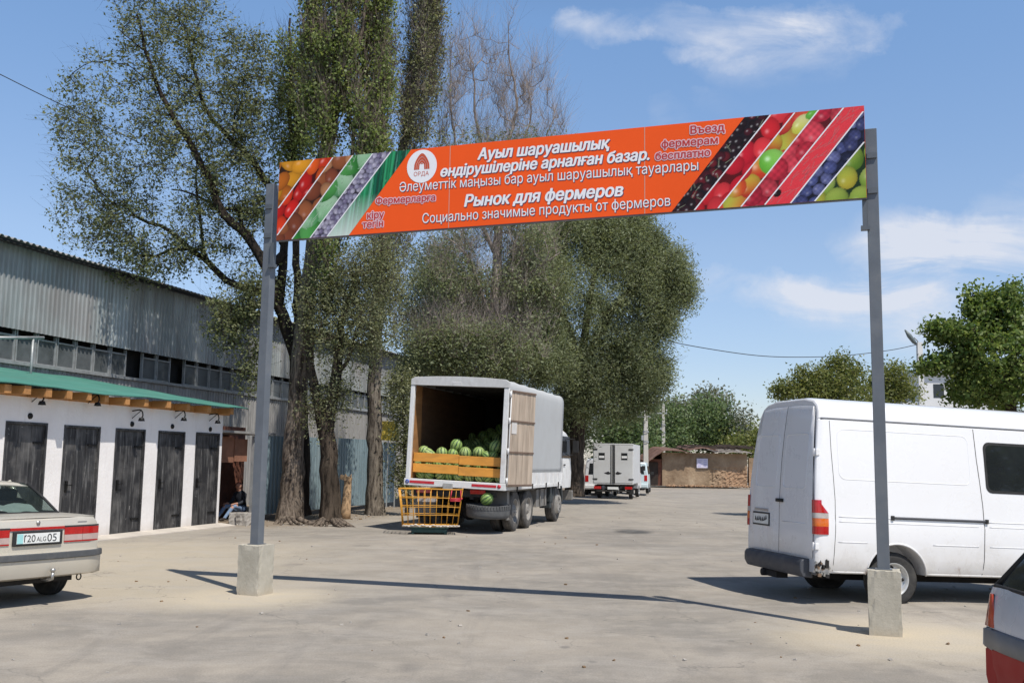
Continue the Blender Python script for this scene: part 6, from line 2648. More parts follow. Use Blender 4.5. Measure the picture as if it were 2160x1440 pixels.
def bark_mat(name, c1, c2, scale=5.0, bump=0.9):
    g = NG(name)
    p = g.pos()
    v = g.scalev(p, (1, 1, 0.16))
    n = g.noise(v, scale, 8, 0.7, 0.3)
    n2 = g.noise(p, 1.3, 5, 0.6)
    c = g.ramp(n, [(0.40, c1), (0.54, c2), (0.72, tuple(min(1, x * 1.4) for x in c2))])
    c = g.mix(g.ramp(n2, [(0.45, 0), (0.75, 0.5)]), c, tuple(x * 0.6 for x in c1))
    g.set(Base_Color=c, Roughness=0.95, Specular_IOR_Level=0.15)
    g.bump(n, bump, 0.06)
    return g.m


BARK_GREY = bark_mat("grey_brown_bark", (0.05, 0.038, 0.03), (0.235, 0.19, 0.15), 11.0, 1.0)
BARK_DARK = bark_mat("dark_bark", (0.022, 0.017, 0.013), (0.09, 0.07, 0.053), 11.0, 1.0)
BARK_BLACK = bark_mat("blackish_bark", (0.014, 0.011, 0.009), (0.042, 0.033, 0.026))
BARK_PALE = bark_mat("pale_bark", (0.055, 0.044, 0.036), (0.22, 0.19, 0.155), 11.0, 1.0)
BARK_TWIG = bark_mat("brown_twigs", (0.17, 0.14, 0.12), (0.36, 0.305, 0.275), 3.0, 0.3)
LEAF_ELM = leaf_mat("sparse_grey_green_leaves", (0.125, 0.15, 0.07), (0.20, 0.225, 0.108), (0.31, 0.325, 0.175), 0.42)
LEAF_POPLAR = leaf_mat("poplar_leaves", (0.12, 0.165, 0.05), (0.195, 0.25, 0.078), (0.34, 0.385, 0.165), 0.40, 0.8)
LEAF_DUST = leaf_mat("dusty_olive_leaves", (0.145, 0.158, 0.08), (0.215, 0.23, 0.12), (0.33, 0.34, 0.20), 0.40, 0.8)
LEAF_WILLOW = leaf_mat("willow_leaves", (0.145, 0.175, 0.088), (0.22, 0.25, 0.135), (0.35, 0.385, 0.23), 0.42, 0.45)
LEAF_FRESH = leaf_mat("fresh_green_leaves", (0.08, 0.14, 0.034), (0.145, 0.215, 0.055), (0.28, 0.33, 0.105), 0.42, 0.6)
LEAF_FAR = leaf_mat("distant_green_leaves", (0.085, 0.135, 0.05), (0.135, 0.195, 0.075), (0.21, 0.265, 0.13), 0.35, 0.12)
LEAF_FARGREY = leaf_mat("distant_grey_leaves", (0.14, 0.155, 0.11), (0.21, 0.225, 0.165), (0.30, 0.31, 0.25), 0.35, 0.12)
LEAF_YELLOW = leaf_mat("yellowish_leaves", (0.105, 0.14, 0.04), (0.18, 0.21, 0.065), (0.30, 0.30, 0.11), 0.42, 0.5)


def mesh_from_arrays(name, co, quads, mat, smooth=False):
    me = bpy.data.meshes.new(name)
    me.vertices.add(len(co))
    me.vertices.foreach_set('co', np.ascontiguousarray(co, dtype=np.float32).ravel())
    me.loops.add(quads.size)
    me.loops.foreach_set('vertex_index', np.ascontiguousarray(quads, dtype=np.int32).ravel())
    me.polygons.add(len(quads))
    me.polygons.foreach_set('loop_start', np.arange(len(quads), dtype=np.int32) * quads.shape[1])
    me.polygons.foreach_set('loop_total', np.full(len(quads), quads.shape[1], dtype=np.int32))
    if smooth:
        me.polygons.foreach_set('use_smooth', np.ones(len(quads), dtype=bool))
    me.materials.append(mat)
    me.update()
    me.validate()
    return me


def leaf_cloud(rng, pts, size, asp, up=0.0, hang=0.0, bias=(0.25, -0.35, 0.75)):
    """one folded leaf (4-vertex rhombus) per point"""
    n = len(pts)
    d = rng.normal(size=(n, 3))
    d[:, 2] = d[:, 2] * 0.8 + up - hang
    d /= np.linalg.norm(d, axis=1)[:, None] + 1e-9
    r = rng.normal(size=(n, 3)) + np.array(bias)[None]
    s = np.cross(d, r)
    s /= np.linalg.norm(s, axis=1)[:, None] + 1e-9
    nn = np.cross(s, d)
    L = size * rng.uniform(0.6, 1.35, size=(n, 1))
    w = L * asp
    base = pts - d * L * 0.5
    tip = pts + d * L * 0.5
    fold = nn * w * rng.uniform(-0.5, 0.5, size=(n, 1))
    a = pts + s * w * 0.5 + fold - d * L * 0.08
    c = pts - s * w * 0.5 + fold - d * L * 0.08
    co = np.stack([base, a, tip, c], 1).reshape(-1, 3)
    q = np.arange(4 * n).reshape(n, 4)
    return co, q


def blob(rng, px, py, rx, ry, Y, depth, n, shell=0.0):
    """n points in an ellipsoid given by its picture outline at distance Y (half-sizes rx, ry px; depth in metres)"""
    c = P(px, py, Y)
    ax, az = rx * Y / FPX, ry * Y / FPX
    v = rng.normal(size=(n, 3))
    v /= np.linalg.norm(v, axis=1)[:, None]
    r = rng.uniform(shell, 1, size=(n, 1)) ** (1 / 2.2)
    v *= r
    return np.array(c)[None] + v * np.array([ax, depth, az])[None]


def plumes(rng, px, rx, y_top, y_bot, Y, depth, k, n, rad_m=0.28, length=(3.0, 6.0)):
    """n points gathered on k upright plumes filling the picture column px +- rx between two rows"""
    out = []
    top, bot = P(px, y_top, Y).z, P(px, y_bot, Y).z
    cx = P(px, (y_top + y_bot) / 2, Y).x
    hw = rx * Y / FPX
    for i in range(k):
        a, r = rng.uniform(0, 2 * np.pi), rng.uniform(0, 1) ** 0.5
        L = rng.uniform(*length)
        zc = rng.uniform(bot + L * 0.3, max(bot + L * 0.4, top - L * 0.4))
        x0, y0 = cx + hw * r * np.cos(a), Y + depth * r * np.sin(a)
        m = n // k
        t = rng.uniform(-0.5, 0.5, m)
        w = rad_m * (0.35 + 0.65 * np.cos(np.pi * t))
        lean = (x0 - cx) * 0.10
        out.append(np.stack([x0 + lean * t + rng.normal(size=m) * w * 0.6, y0 + rng.normal(size=m) * w * 0.6, zc + t * L], 1))
    return np.concatenate(out)


def poly_m(pix, Y, dy=None):
    """pixel polyline -> metres; Y may drift along the path"""
    k = len(pix)
    out = []
    for i, q in enumerate(pix):
        yy = Y + (0 if dy is None else dy * i / max(1, k - 1))
        out.append(np.array(P(q[0], q[1], yy)))
    return out


def grow(name, label, limbs, attract, bark, leaf, seed, cat="tree", group=None, leaves=10, leaf_size=0.07, leaf_asp=0.55, spread=0.3,
         up=0.15, hang=0.0, twig=0.006, droop=0.0, rise=0.25, along=0.35, seg=0.35, minz=0.3, expo=2.3, trunk_sides=18, leafy=None, flare=1.35, twigs=None):
    """limbs: list of (points, r0, r1); the first is the trunk. attract: (N,3) targets each reached by a branch."""
    rng = np.random.default_rng(seed)
    nodes, par, dirs, fixr = [], [], [], []
    for li, (pts, r0, r1) in enumerate(limbs):
        path = smooth_path([Vector(p) for p in pts], 5) if len(pts) > 2 else [Vector(p) for p in pts]
        path = [np.array(p) for p in path]
        L = [0.0]
        for a, b_ in zip(path[:-1], path[1:]):
            L.append(L[-1] + np.linalg.norm(b_ - a))
        m = max(3, int(L[-1] / seg))
        prev = -1
        if li > 0:
            arr = np.array(nodes)
            prev = int(np.argmin(np.linalg.norm(arr - path[0], axis=1)))
        for k in range(m + 1):
            s = L[-1] * k / m
            j = min(len(L) - 2, max(0, int(np.searchsorted(L, s)) - 1))
            t = (s - L[j]) / max(1e-6, L[j + 1] - L[j])
            p = path[j] * (1 - t) + path[j + 1] * t
            if 0 < k:
                p = p + rng.normal(size=3) * 0.03 * min(1, seg * 2)
            d = path[min(j + 1, len(path) - 1)] - path[j]
            d = d / (np.linalg.norm(d) + 1e-9)
            if li > 0 and k == 0:
                continue
            nodes.append(p)
            par.append(prev)
            dirs.append(d)
            r = r0 + (r1 - r0) * k / m
            if li == 0 and flare > 1:
                r *= 1 + (flare - 1) * math.exp(-s / 0.45)
            fixr.append(r)
            prev = len(nodes) - 1
    nfix = len(nodes)
    limb_chains = nfix
    N = [np.array(nodes)]
    cap = 60000
    arr = np.zeros((cap, 3))
    dar = np.zeros((cap, 3))
    arr[:nfix], dar[:nfix] = np.array(nodes), np.array(dirs)
    cnt = nfix
    par = list(par)
    fixr = list(fixr)
    att = attract.copy()
    fa = arr[:nfix]
    usable = np.ones(cap, bool)
    zlo = fa[:, 2] < (fa[0, 2] + minz)
    usable[:nfix] = ~zlo
    d0 = np.array([np.min(np.linalg.norm(fa[~zlo] - a, axis=1)) for a in att])
    order = np.argsort(d0 + rng.uniform(0, 0.4, len(att)))
    chains = []
    tips = []
    for ai in order:
        a = att[ai]
        v = a[None] - arr[:cnt]
        dist = np.linalg.norm(v, axis=1) + 1e-6
        cosv = (v * dar[:cnt]).sum(1) / dist
        cost = dist * (1 + 0.55 * (1 - cosv)) + np.where(v[:, 2] < 0, -v[:, 2] * 0.25, 0)
        cost[~usable[:cnt]] = 1e9
        i = int(np.argmin(cost))
        L = dist[i]
        m = max(2, int(L / seg))
        p0 = arr[i].copy()
        side = rng.normal(size=3) * 0.10 * L
        ctrl = p0 + dar[i] * L * 0.35 + np.array([0, 0, rise * L * 0.35]) + side
        ch = [i]
        for k in range(1, m + 1):
            t = k / m
            p = p0 * (1 - t) ** 2 + 2 * ctrl * t * (1 - t) + a * t * t
            p[2] -= droop * t * t * L * 0.4
            if k < m:
                p = p + rng.normal(size=3) * 0.035 * seg / 0.35
            arr[cnt] = p
            dv = p - arr[ch[-1]]
            dar[cnt] = dv / (np.linalg.norm(dv) + 1e-9)
            par.append(ch[-1])
            fixr.append(0)
            ch.append(cnt)
            cnt += 1
        chains.append(ch)
        tips.append(cnt - 1)
    # pipe-model radii
    acc = np.zeros(cnt)
    kids = np.zeros(cnt, int)
    for i in range(cnt - 1, -1, -1):
        if kids[i] == 0:
            acc[i] = max(acc[i], twig ** expo)
        if par[i] >= 0:
            acc[par[i]] += acc[i]
            kids[par[i]] += 1
    R = acc ** (1 / expo)
    for i in range(nfix):
        R[i] = fixr[i]
    for ch in chains:
        root_r = R[ch[0]]
        for j in ch[1:]:
            R[j] = min(R[j], root_r * 0.8 if ch[0] < nfix else R[par[j]])
    # tubes
    vs, qs = [], []
    off = 0

    def add_tube(idx, n, wob=0.0):
        nonlocal off
        pts = arr[idx]
        rs = R[idx].copy()
        if len(idx) > 1 and idx[0] < nfix and idx[1] >= nfix:
            rs[0] = min(rs[0], rs[1] * 1.25)
        t = np.gradient(pts, axis=0)
        t /= np.linalg.norm(t, axis=1)[:, None] + 1e-9
        ref = np.array([0.31, 0.22, 0.92]) if abs(t[0, 2]) < 0.8 else np.array([1.0, 0.1, 0.0])
        A = ref[None] - t * (t @ ref)[:, None]
        A /= np.linalg.norm(A, axis=1)[:, None] + 1e-9
        Bv = np.cross(t, A)
        th = np.linspace(0, 2 * np.pi, n, endpoint=False)
        rr = rs[:, None] * (1 + wob * rng.normal(size=(len(idx), n))) if wob else np.repeat(rs[:, None], n, 1)
        if wob:
            rr *= 1 + 0.09 * np.sin(th * 3 + 0.7)[None] + 0.06 * np.sin(th * 5 + np.arange(len(idx))[:, None] * 0.25)
        ring = pts[:, None] + (A[:, None] * np.cos(th)[None, :, None] + Bv[:, None] * np.sin(th)[None, :, None]) * rr[..., None]
        vs.append(ring.reshape(-1, 3))
        k = len(idx)
        i0 = np.arange(k - 1)[:, None] * n + np.arange(n)[None]
        i1 = np.arange(k - 1)[:, None] * n + (np.arange(n)[None] + 1) % n
        qs.append((np.stack([i0, i1, i1 + n, i0 + n], -1).reshape(-1, 4)) + off)
        off += k * n
    i = 0
    start = 0
    fixed_sets = []
    for (pts, r0, r1) in limbs:
        pass
    cur = [0]
    for j in range(1, nfix):
        if par[j] == j - 1:
            cur.append(j)
        else:
            fixed_sets.append(cur)
            cur = [par[j], j] if par[j] >= 0 else [j]
    fixed_sets.append(cur)
    for q, s in enumerate(fixed_sets):
        s = np.array(s)
        if q > 0:
            keep = R[s[0]]
            R[s[0]] = min(R[s[0]], R[s[1]] * 1.3)
            add_tube(s, 12, 0.025)
            R[s[0]] = keep
        else:
            add_tube(s, trunk_sides, 0.03)
    tv, tq = [np.concatenate(vs), np.concatenate(qs)]
    vs, qs, off = [], [], 0
    for ch in chains:
        r = R[ch[1]]
        add_tube(np.array(ch), 8 if r > 0.05 else 5 if r > 0.02 else 3)
    base = arr[0].copy()
    base[2] = 0
    root = thing(name, label, cat, tuple(base), (0, 0, 0), group)
    o = bpy.data.objects.new("trunk", mesh_from_arrays("trunk", tv - base, tq, bark, True))
    COL.objects.link(o)
    o.parent = root
    if vs:
        bv, bq = np.concatenate(vs), np.concatenate(qs)
        o = bpy.data.objects.new("branches", mesh_from_arrays("branches", bv - base, bq, bark, True))
        COL.objects.link(o)
        o.parent = root
    if twigs:
        k, ln, wd, tup, zmin = twigs
        pos = []
        for ch in chains:
            idx = rng.choice(ch[max(1, len(ch) // 3):], size=k)
            pos.append(arr[idx])
        pp = np.concatenate(pos)
        pp = pp[pp[:, 2] > zmin]
        n = len(pp)
        d = rng.normal(size=(n, 3)) * np.array([0.55, 0.55, 0.4])[None]
        d[:, 2] += tup
        d /= np.linalg.norm(d, axis=1)[:, None]
        L = ln * rng.uniform(0.4, 1.3, size=(n, 1))
        sd = np.cross(d, np.array([0.1, 1.0, 0.05])[None] + 0.3 * rng.normal(size=(n, 3)))
        sd /= np.linalg.norm(sd, axis=1)[:, None] + 1e-9
        bend = rng.normal(size=(n, 3)) * 0.10 * L
        a = pp - sd * wd * 0.5
        b2 = pp + sd * wd * 0.5
        m1, m2 = pp + d * L * 0.55 + bend + sd * wd * 0.35, pp + d * L * 0.55 + bend - sd * wd * 0.35
        e1, e2 = pp + d * L + bend * 0.4 + sd * wd * 0.15, pp + d * L + bend * 0.4 - sd * wd * 0.15
        co = np.stack([a, b2, m1, m2, e1, e2], 1).reshape(-1, 3)
        i0 = np.arange(n)[:, None] * 6
        q = np.concatenate([i0 + np.array([[0, 1, 2, 3]]), i0 + np.array([[3, 2, 4, 5]])])
        o = bpy.data.objects.new("twigs", mesh_from_arrays("twigs", co - base, q, bark))
        COL.objects.link(o)
        o.parent = root
    # leaves: on the tips and along the outer part of every branch
    if leaf is not None and leaves > 0:
        P_ = []
        for ch in chains:
            tip = arr[ch[-1]]
            k = leaves * (leafy(tip) if leafy else 1.0)
            k = int(k + rng.uniform())
            if k <= 0:
                continue
            st = ch[1:]
            nb = int(len(st) * (1 - along))
            sel = st[nb:] or st[-1:]
            idx = rng.choice(sel, size=k)
            P_.append(arr[idx] + rng.normal(size=(k, 3)) * np.array([spread, spread, spread * 0.85 + hang * 0.2])[None] - np.array([0, 0, hang * 0.25])[None] * rng.uniform(0, 1, (k, 1)))
        if P_:
            pp = np.concatenate(P_)
            pp = pp[pp[:, 2] > 0.25]
            co, q = leaf_cloud(rng, pp, leaf_size, leaf_asp, up, hang)
            o = bpy.data.objects.new("crown", mesh_from_arrays("crown", co - base, q, leaf))
            COL.objects.link(o)
            o.parent = root
    return root


rngT = np.random.default_rng(77)

# ---- tree 1: tall poplar with the thick ribbed trunk
Yp = G(610, 1100).y
c_ = [plumes(rngT, 735, 80, -420, 300, Yp, 1.2, 22, 520, 0.24), plumes(rngT, 660, 24, -60, 250, Yp - 0.4, 0.4, 4, 70), plumes(rngT, 800, 26, -100, 330, Yp, 0.6, 6, 110), plumes(rngT, 735, 80, 60, 400, Yp - 0.3, 1.0, 10, 170, 0.25, (2.0, 4.0)), plumes(rngT, 700, 50, 380, 640, Yp - 0.3, 0.8, 7, 70, 0.2, (1.2, 2.4)), blob(rngT, 785, 300, 40, 50, Yp - 0.3, 0.8, 40)]
grow("poplar_tree", "tall poplar with the thickest ribbed trunk right beside the left post", [
    (poly_m([(610, 1104), (616, 980), (628, 830), (642, 690), (656, 560), (672, 420), (694, 260), (716, 60), (732, -160), (744, -420)], Yp), 0.305, 0.05),
    (poly_m([(668, 440), (690, 330), (722, 200), (762, 60), (790, -140)], Yp, -0.6), 0.11, 0.02),
    (poly_m([(650, 600), (700, 480), (738, 360), (752, 240), (770, 120)], Yp, 0.9), 0.10, 0.03),
    (poly_m([(690, 270), (672, 160), (660, 40), (668, -140)], Yp, 0.5), 0.07, 0.02)],
    np.concatenate(c_), BARK_GREY, LEAF_POPLAR, 5, twigs=(7, 1.0, 0.014, 1.9, 5.0), leaves=38, leaf_size=0.09, leaf_asp=0.85, spread=0.15, rise=1.1, twig=0.006, minz=7.0, flare=1.3, trunk_sides=26, along=0.6)

# ---- slim poplar behind it
Yq = 32.0
c_ = [plumes(rngT, 610, 32, 40, 330, Yq, 0.7, 9, 170, 0.25, (2.0, 4.0)), plumes(rngT, 642, 14, 70, 400, Yq, 0.5, 4, 70, 0.22, (2.0, 3.5)), plumes(rngT, 620, 30, 250, 470, Yq, 0.6, 5, 50, 0.2, (1.0, 2.4))]
grow("poplar_tree", "slim poplar column between the wide elm and the thick trunked poplar", [(poly_m([(634, 1085), (632, 900), (628, 700), (624, 500), (616, 300), (612, 120), (610, 40)], Yq), 0.20, 0.03)],
     np.concatenate(c_), BARK_DARK, LEAF_POPLAR, 6, twigs=(5, 0.9, 0.010, 1.4, 5.0), leaves=34, leaf_size=0.085, leaf_asp=0.85, spread=0.2, rise=1.1, minz=9, along=0.6)

# ---- poplar nearer the truck
Yc = G(790, 1086).y
c_ = [plumes(rngT, 896, 36, -330, 260, Yc, 0.7, 15, 330, 0.22), plumes(rngT, 888, 48, 100, 400, Yc, 0.8, 9, 130, 0.22, (2.0, 4.0)), plumes(rngT, 812, 18, 60, 340, Yc, 0.5, 4, 50, 0.2, (2.0, 4.0)), blob(rngT, 830, 470, 65, 130, Yc, 1.2, 80), blob(rngT, 800, 640, 60, 110, Yc - 0.5, 1.2, 80)]
grow("poplar_tree", "pale stemmed poplar with a narrow crown nearest the melon truck", [
    (poly_m([(790, 1090), (790, 950), (790, 800), (796, 650), (812, 500), (842, 350), (870, 220), (890, 50), (898, -150), (900, -330)], Yc), 0.25, 0.04),
    (poly_m([(800, 620), (806, 480), (800, 340), (806, 200), (815, 60)], Yc, 0.5), 0.10, 0.03)],
    np.concatenate(c_), BARK_PALE, LEAF_DUST, 7, twigs=(9, 1.0, 0.013, 1.5, 5.0), leaves=25, leaf_size=0.085, leaf_asp=0.8, spread=0.2, rise=1.1, minz=3.5, along=0.7)

# ---- wide sparse elm on the left
Ye = 28.6
c_ = [blob(rngT, 330, 290, 215, 250, Ye, 2.8, 330), blob(rngT, 400, 90, 165, 150, Ye, 2.2, 190), blob(rngT, 330, -40, 130, 90, Ye, 1.8, 60), blob(rngT, 200, 440, 110, 130, Ye, 1.8, 110), blob(rngT, 290, 540, 130, 60, Ye, 1.6, 90),
      blob(rngT, 490, 330, 100, 170, Ye, 2.0, 170), blob(rngT, 530, 180, 60, 140, Ye, 1.6, 110), blob(rngT, 545, 440, 50, 90, Ye, 1.2, 60), blob(rngT, 170, 250, 70, 90, Ye, 1.5, 50), blob(rngT, 430, 500, 110, 100, Ye, 1.5, 90)]
elm_low = [blob(rngT, 500, 665, 75, 85, Ye - 0.4, 1.0, 120), blob(rngT, 530, 780, 40, 60, Ye - 0.4, 0.6, 30), blob(rngT, 555, 600, 55, 60, Ye - 0.2, 0.9, 50)]


def elm_leafy(p):
    return 1.0


grow("elm_tree", "wide sparse elm spreading dark limbs over the warehouse roof", [
    (poly_m([(632, 1088), (634, 960), (630, 830), (620, 740), (606, 690)], Ye), 0.24, 0.19),
    (poly_m([(606, 690), (580, 620), (545, 535), (505, 480), (470, 455), (440, 380), (405, 310), (350, 220), (310, 120), (290, 30)], Ye, -1.2), 0.165, 0.03),
    (poly_m([(585, 640), (535, 612), (480, 590), (430, 548), (390, 515), (350, 480), (310, 470), (260, 430)], Ye, 1.0), 0.12, 0.03),
    (poly_m([(600, 560), (590, 440), (560, 380), (525, 330), (480, 285), (440, 240), (412, 160), (395, 70)], Ye, 0.8), 0.13, 0.03),
    (poly_m([(590, 640), (598, 540), (600, 450)], Ye, 0.2), 0.14, 0.10),
    (poly_m([(430, 548), (425, 480), (415, 400), (418, 310)], Ye, 1.0), 0.05, 0.02),
    (poly_m([(392, 517), (350, 530), (310, 552), (288, 590)], Ye, 1.2), 0.05, 0.015),
    (poly_m([(520, 470), (500, 440), (470, 445), (420, 415), (360, 400)], Ye, 0.5), 0.06, 0.02)],
    np.concatenate(c_ + elm_low), BARK_BLACK, LEAF_ELM, 8, twigs=(8, 0.7, 0.006, 0.2, 3.0), leaves=27, leaf_size=0.10, leaf_asp=0.55, spread=0.165, rise=0.3, twig=0.0055, droop=0.25, minz=5.5, along=0.75)

# dense leafy lower sprays of the elm hang over the sheds' end: their own short shoots
Yd = G(697, 1104).y
c_ = [blob(rngT, 720, 600, 60, 90, Yd, 1.2, 100), blob(rngT, 690, 700, 45, 60, Yd, 1.0, 50), blob(rngT, 770, 700, 60, 80, Yd, 1.2, 90), blob(rngT, 660, 620, 40, 80, Yd, 0.8, 40), blob(rngT, 800, 560, 60, 80, Yd, 1.2, 80), blob(rngT, 680, 850, 36, 50, Yd, 0.5, 26), blob(rngT, 715, 830, 30, 40, Yd, 0.5, 20)]
grow("forked_tree", "dark forked tree with pruned stubs between the two poplars", [
    (poly_m([(697, 1108), (694, 1010), (690, 930), (680, 880)], Yd), 0.26, 0.20),
    (poly_m([(680, 880), (664, 820), (655, 760), (662, 690)], Yd, 0.3), 0.16, 0.05),
    (poly_m([(688, 900), (702, 840), (712, 770), (716, 700), (740, 620), (762, 560)], Yd, 0.4), 0.19, 0.04),
    (poly_m([(712, 790), (738, 750), (750, 700)], Yd, -0.4), 0.07, 0.03)],
    np.concatenate(c_), BARK_DARK, LEAF_DUST, 9, twigs=(5, 0.6, 0.008, 0.0, 2.0), leaves=60, leaf_size=0.075, leaf_asp=0.5, spread=0.26, rise=0.4, minz=2.2, hang=0.35, droop=0.25, along=0.7, flare=1.25)

# pale sawn stump at its foot
M_sawn = plain("pale_sawn_wood", (0.46, 0.31, 0.18), 0.9, 0, 0.25, 7, 0.4)
b = MB()
st = G(727, 1094)
rg = []
_r = random.Random(3)
for k in range(7):
    f = k / 6
    rg.append([((0.16 - 0.07 * f + 0.02 * math.sin(3 * a + f * 2)) * math.cos(a) + 0.05 * f, (0.14 - 0.05 * f) * math.sin(a), 1.22 * f + (0.08 * math.cos(a * 2) if k == 6 else 0)) for a in np.linspace(0, 2 * math.pi, 14, endpoint=False)])
b.loft(rg, 0)
b.box((0.0, -0.02, 1.16), (0.34, 0.16, 0.13), 0, Matrix.Rotation(0.3, 3, 'Y'))
o = b.build("tree_stump", M_sawn)
o.location = (st.x, st.y, 0)
tag(o, "pale broken stump with a sawn top at the foot of the forked tree", "stump")
# ring of exposed roots
for (px, py, nm, lab) in ((700, 1108, "tree_roots", "grey gnarled exposed roots around the forked tree"), (612, 1104, "tree_roots", "brown spreading root flare around the thickest poplar trunk")):
    c = G(px, py)
    b = MB()
    rr = random.Random(px)
    for k in range(12):
        a = rr.uniform(math.pi * 0.9, math.pi * 2.1)
        L = rr.uniform(0.45, 0.85)
        pts = [(0.22 * math.cos(a), 0.22 * math.sin(a), 0.16), (0.4 * L * math.cos(a + 0.2) + 0.15 * math.cos(a), 0.5 * L * math.sin(a + 0.1), 0.07), (L * math.cos(a + 0.3), L * math.sin(a + 0.2), -0.02)]
        b.tube(smooth_path(pts, 4), [0.07 - 0.005 * i for i in range(len(smooth_path(pts, 4)))], 7)
    o = b.build(nm, BARK_GREY)
    o.location = (c.x, c.y, 0)
    tag(o, lab, "roots")

# ---- half-dead tree with a bare twiggy crown
Yb = 37.0
c_ = [plumes(rngT, 1000, 60, 60, 330, Yb, 1.6, 12, 110, 0.45, (2.0, 4.0)), plumes(rngT, 1070, 55, 50, 320, Yb, 1.4, 11, 100, 0.45, (2.0, 4.0)), plumes(rngT, 1135, 45, 140, 350, Yb, 1.2, 8, 64, 0.4, (1.5, 3.0)), plumes(rngT, 950, 26, 80, 340, Yb, 1.2, 6, 50, 0.4, (2.0, 4.0)), blob(rngT, 1060, 330, 120, 70, Yb, 1.8, 120), plumes(rngT, 1180, 22, 210, 330, Yb, 0.8, 3, 20, 0.3, (1.0, 2.0))]
dead_mid = [blob(rngT, 1060, 510, 130, 80, Yb, 2.0, 150), blob(rngT, 1100, 640, 90, 90, Yb - 0.5, 1.6, 80), blob(rngT, 960, 590, 90, 110, Yb - 0.6, 1.5, 110), blob(rngT, 1010, 740, 150, 70, Yb - 1.2, 1.5, 190), blob(rngT, 920, 720, 60, 80, Yb - 1.0, 1.2, 80)]


def dead_leafy(p):
    d = np.array(p) - np.array(_C)
    v = d[2] / d[1]
    row = 974 - v * FPX
    if row < 265:
        return 0.0
    if row < 330:
        return 0.5 if (math.sin(p[0] * 3.1) + math.sin(p[2] * 2.3 + 1)) > 0.1 else 0.1
    if row > 690:
        return 1.5
    return 1.3 if (math.sin(p[0] * 1.9) + math.sin(p[2] * 2.4 + 0.6)) > -0.1 else 0.05


grow("half_dead_tree", "half dead tree with a bare brown twiggy top behind the banner", [
    (poly_m([(1030, 1040), (1032, 900), (1036, 760), (1044, 640), (1050, 520), (1052, 420)], Yb), 0.26, 0.14),
    (poly_m([(1050, 480), (1030, 370), (1005, 260), (1000, 160), (985, 70)], Yb, 0.6), 0.09, 0.012),
    (poly_m([(1052, 440), (1064, 330), (1090, 230), (1075, 130), (1072, 60)], Yb, -0.4), 0.10, 0.012),
    (poly_m([(1052, 450), (1090, 340), (1120, 240), (1105, 150)], Yb, 0.8), 0.07, 0.012),
    (poly_m([(1046, 540), (1000, 430), (965, 330), (950, 200), (955, 90)], Yb, -0.8), 0.08, 0.012),
    (poly_m([(1052, 470), (1110, 380), (1150, 300), (1175, 220)], Yb, 0.2), 0.06, 0.012),
    (poly_m([(1040, 680), (1010, 600), (985, 540), (940, 500)], Yb, -0.9), 0.08, 0.02),
    (poly_m([(1044, 620), (1080, 590), (1130, 570), (1180, 530)], Yb, -0.9), 0.08, 0.02)],
    np.concatenate(c_ + dead_mid), BARK_TWIG, LEAF_WILLOW, 10, twigs=(10, 1.3, 0.0065, 1.3, 3.0), leaves=60, leaf_size=0.12, leaf_asp=0.4, spread=0.3, rise=0.8, twig=0.0085, minz=2.6, along=0.7, leafy=dead_leafy, expo=2.1)

# ---- big willow behind the truck
Yw = 42.0
c_ = [blob(rngT, 1230, 620, 190, 190, Yw, 4.0, 620, 0.2), blob(rngT, 1300, 500, 95, 70, Yw, 2.5, 170), blob(rngT, 1395, 590, 72, 75, Yw - 0.5, 1.8, 140), blob(rngT, 1345, 760, 62, 85, Yw - 0.6, 2.0, 150), blob(rngT, 1250, 810, 110, 90, Yw, 2.6, 190),
      blob(rngT, 1050, 700, 150, 130, Yw, 3.0, 300), blob(rngT, 930, 640, 110, 160, Yw - 1, 2.5, 260), blob(rngT, 900, 800, 70, 80, Yw - 1, 2.0, 90), blob(rngT, 1240, 470, 130, 40, Yw, 2.0, 110), blob(rngT, 1000, 830, 130, 60, Yw, 2.0, 110), blob(rngT, 1400, 690, 30, 40, Yw - 1, 0.8, 26), blob(rngT, 1205, 890, 40, 90, Yw + 2, 1.6, 90), blob(rngT, 1130, 620, 90, 130, Yw - 4, 1.5, 150), blob(rngT, 1140, 760, 80, 60, Yw - 4, 1.5, 80)] + [blob(rngT, px, py, rx, ry, Yw - 0.6, 0.6, n) for px, py, rx, ry, n in ((1440, 600, 22, 26, 16), (1425, 545, 20, 20, 12), (1452, 625, 12, 10, 6), (1385, 505, 26, 20, 14), (1395, 800, 22, 26, 14), (1405, 760, 14, 14, 7), (1345, 470, 30, 14, 12), (1375, 840, 18, 22, 10), (1330, 850, 30, 30, 16), (1410, 660, 20, 22, 10))]
grow("willow_tree", "big dense grey green willow filling the middle behind the melon truck", [
    (poly_m([(1212, 1046), (1216, 930), (1222, 850), (1224, 780)], Yw), 0.33, 0.27),
    (poly_m([(1226, 780), (1200, 700), (1170, 620), (1160, 540), (1190, 470)], Yw, 0.5), 0.20, 0.04),
    (poly_m([(1226, 790), (1260, 710), (1300, 640), (1350, 590), (1400, 560)], Yw, -1.0), 0.20, 0.04),
    (poly_m([(1222, 800), (1150, 740), (1060, 700), (960, 640), (900, 560)], Yw, -1.5), 0.18, 0.04),
    (poly_m([(1228, 760), (1240, 660), (1260, 560), (1290, 480)], Yw, 1.0), 0.18, 0.04)],
    np.concatenate(c_), BARK_DARK, LEAF_WILLOW, 12, twigs=(4, 0.7, 0.012, 0.0, 2.0), leaves=150, leaf_size=0.135, leaf_asp=0.27, spread=0.25, rise=0.3, minz=3.0, hang=0.55, droop=0.35, along=0.8)

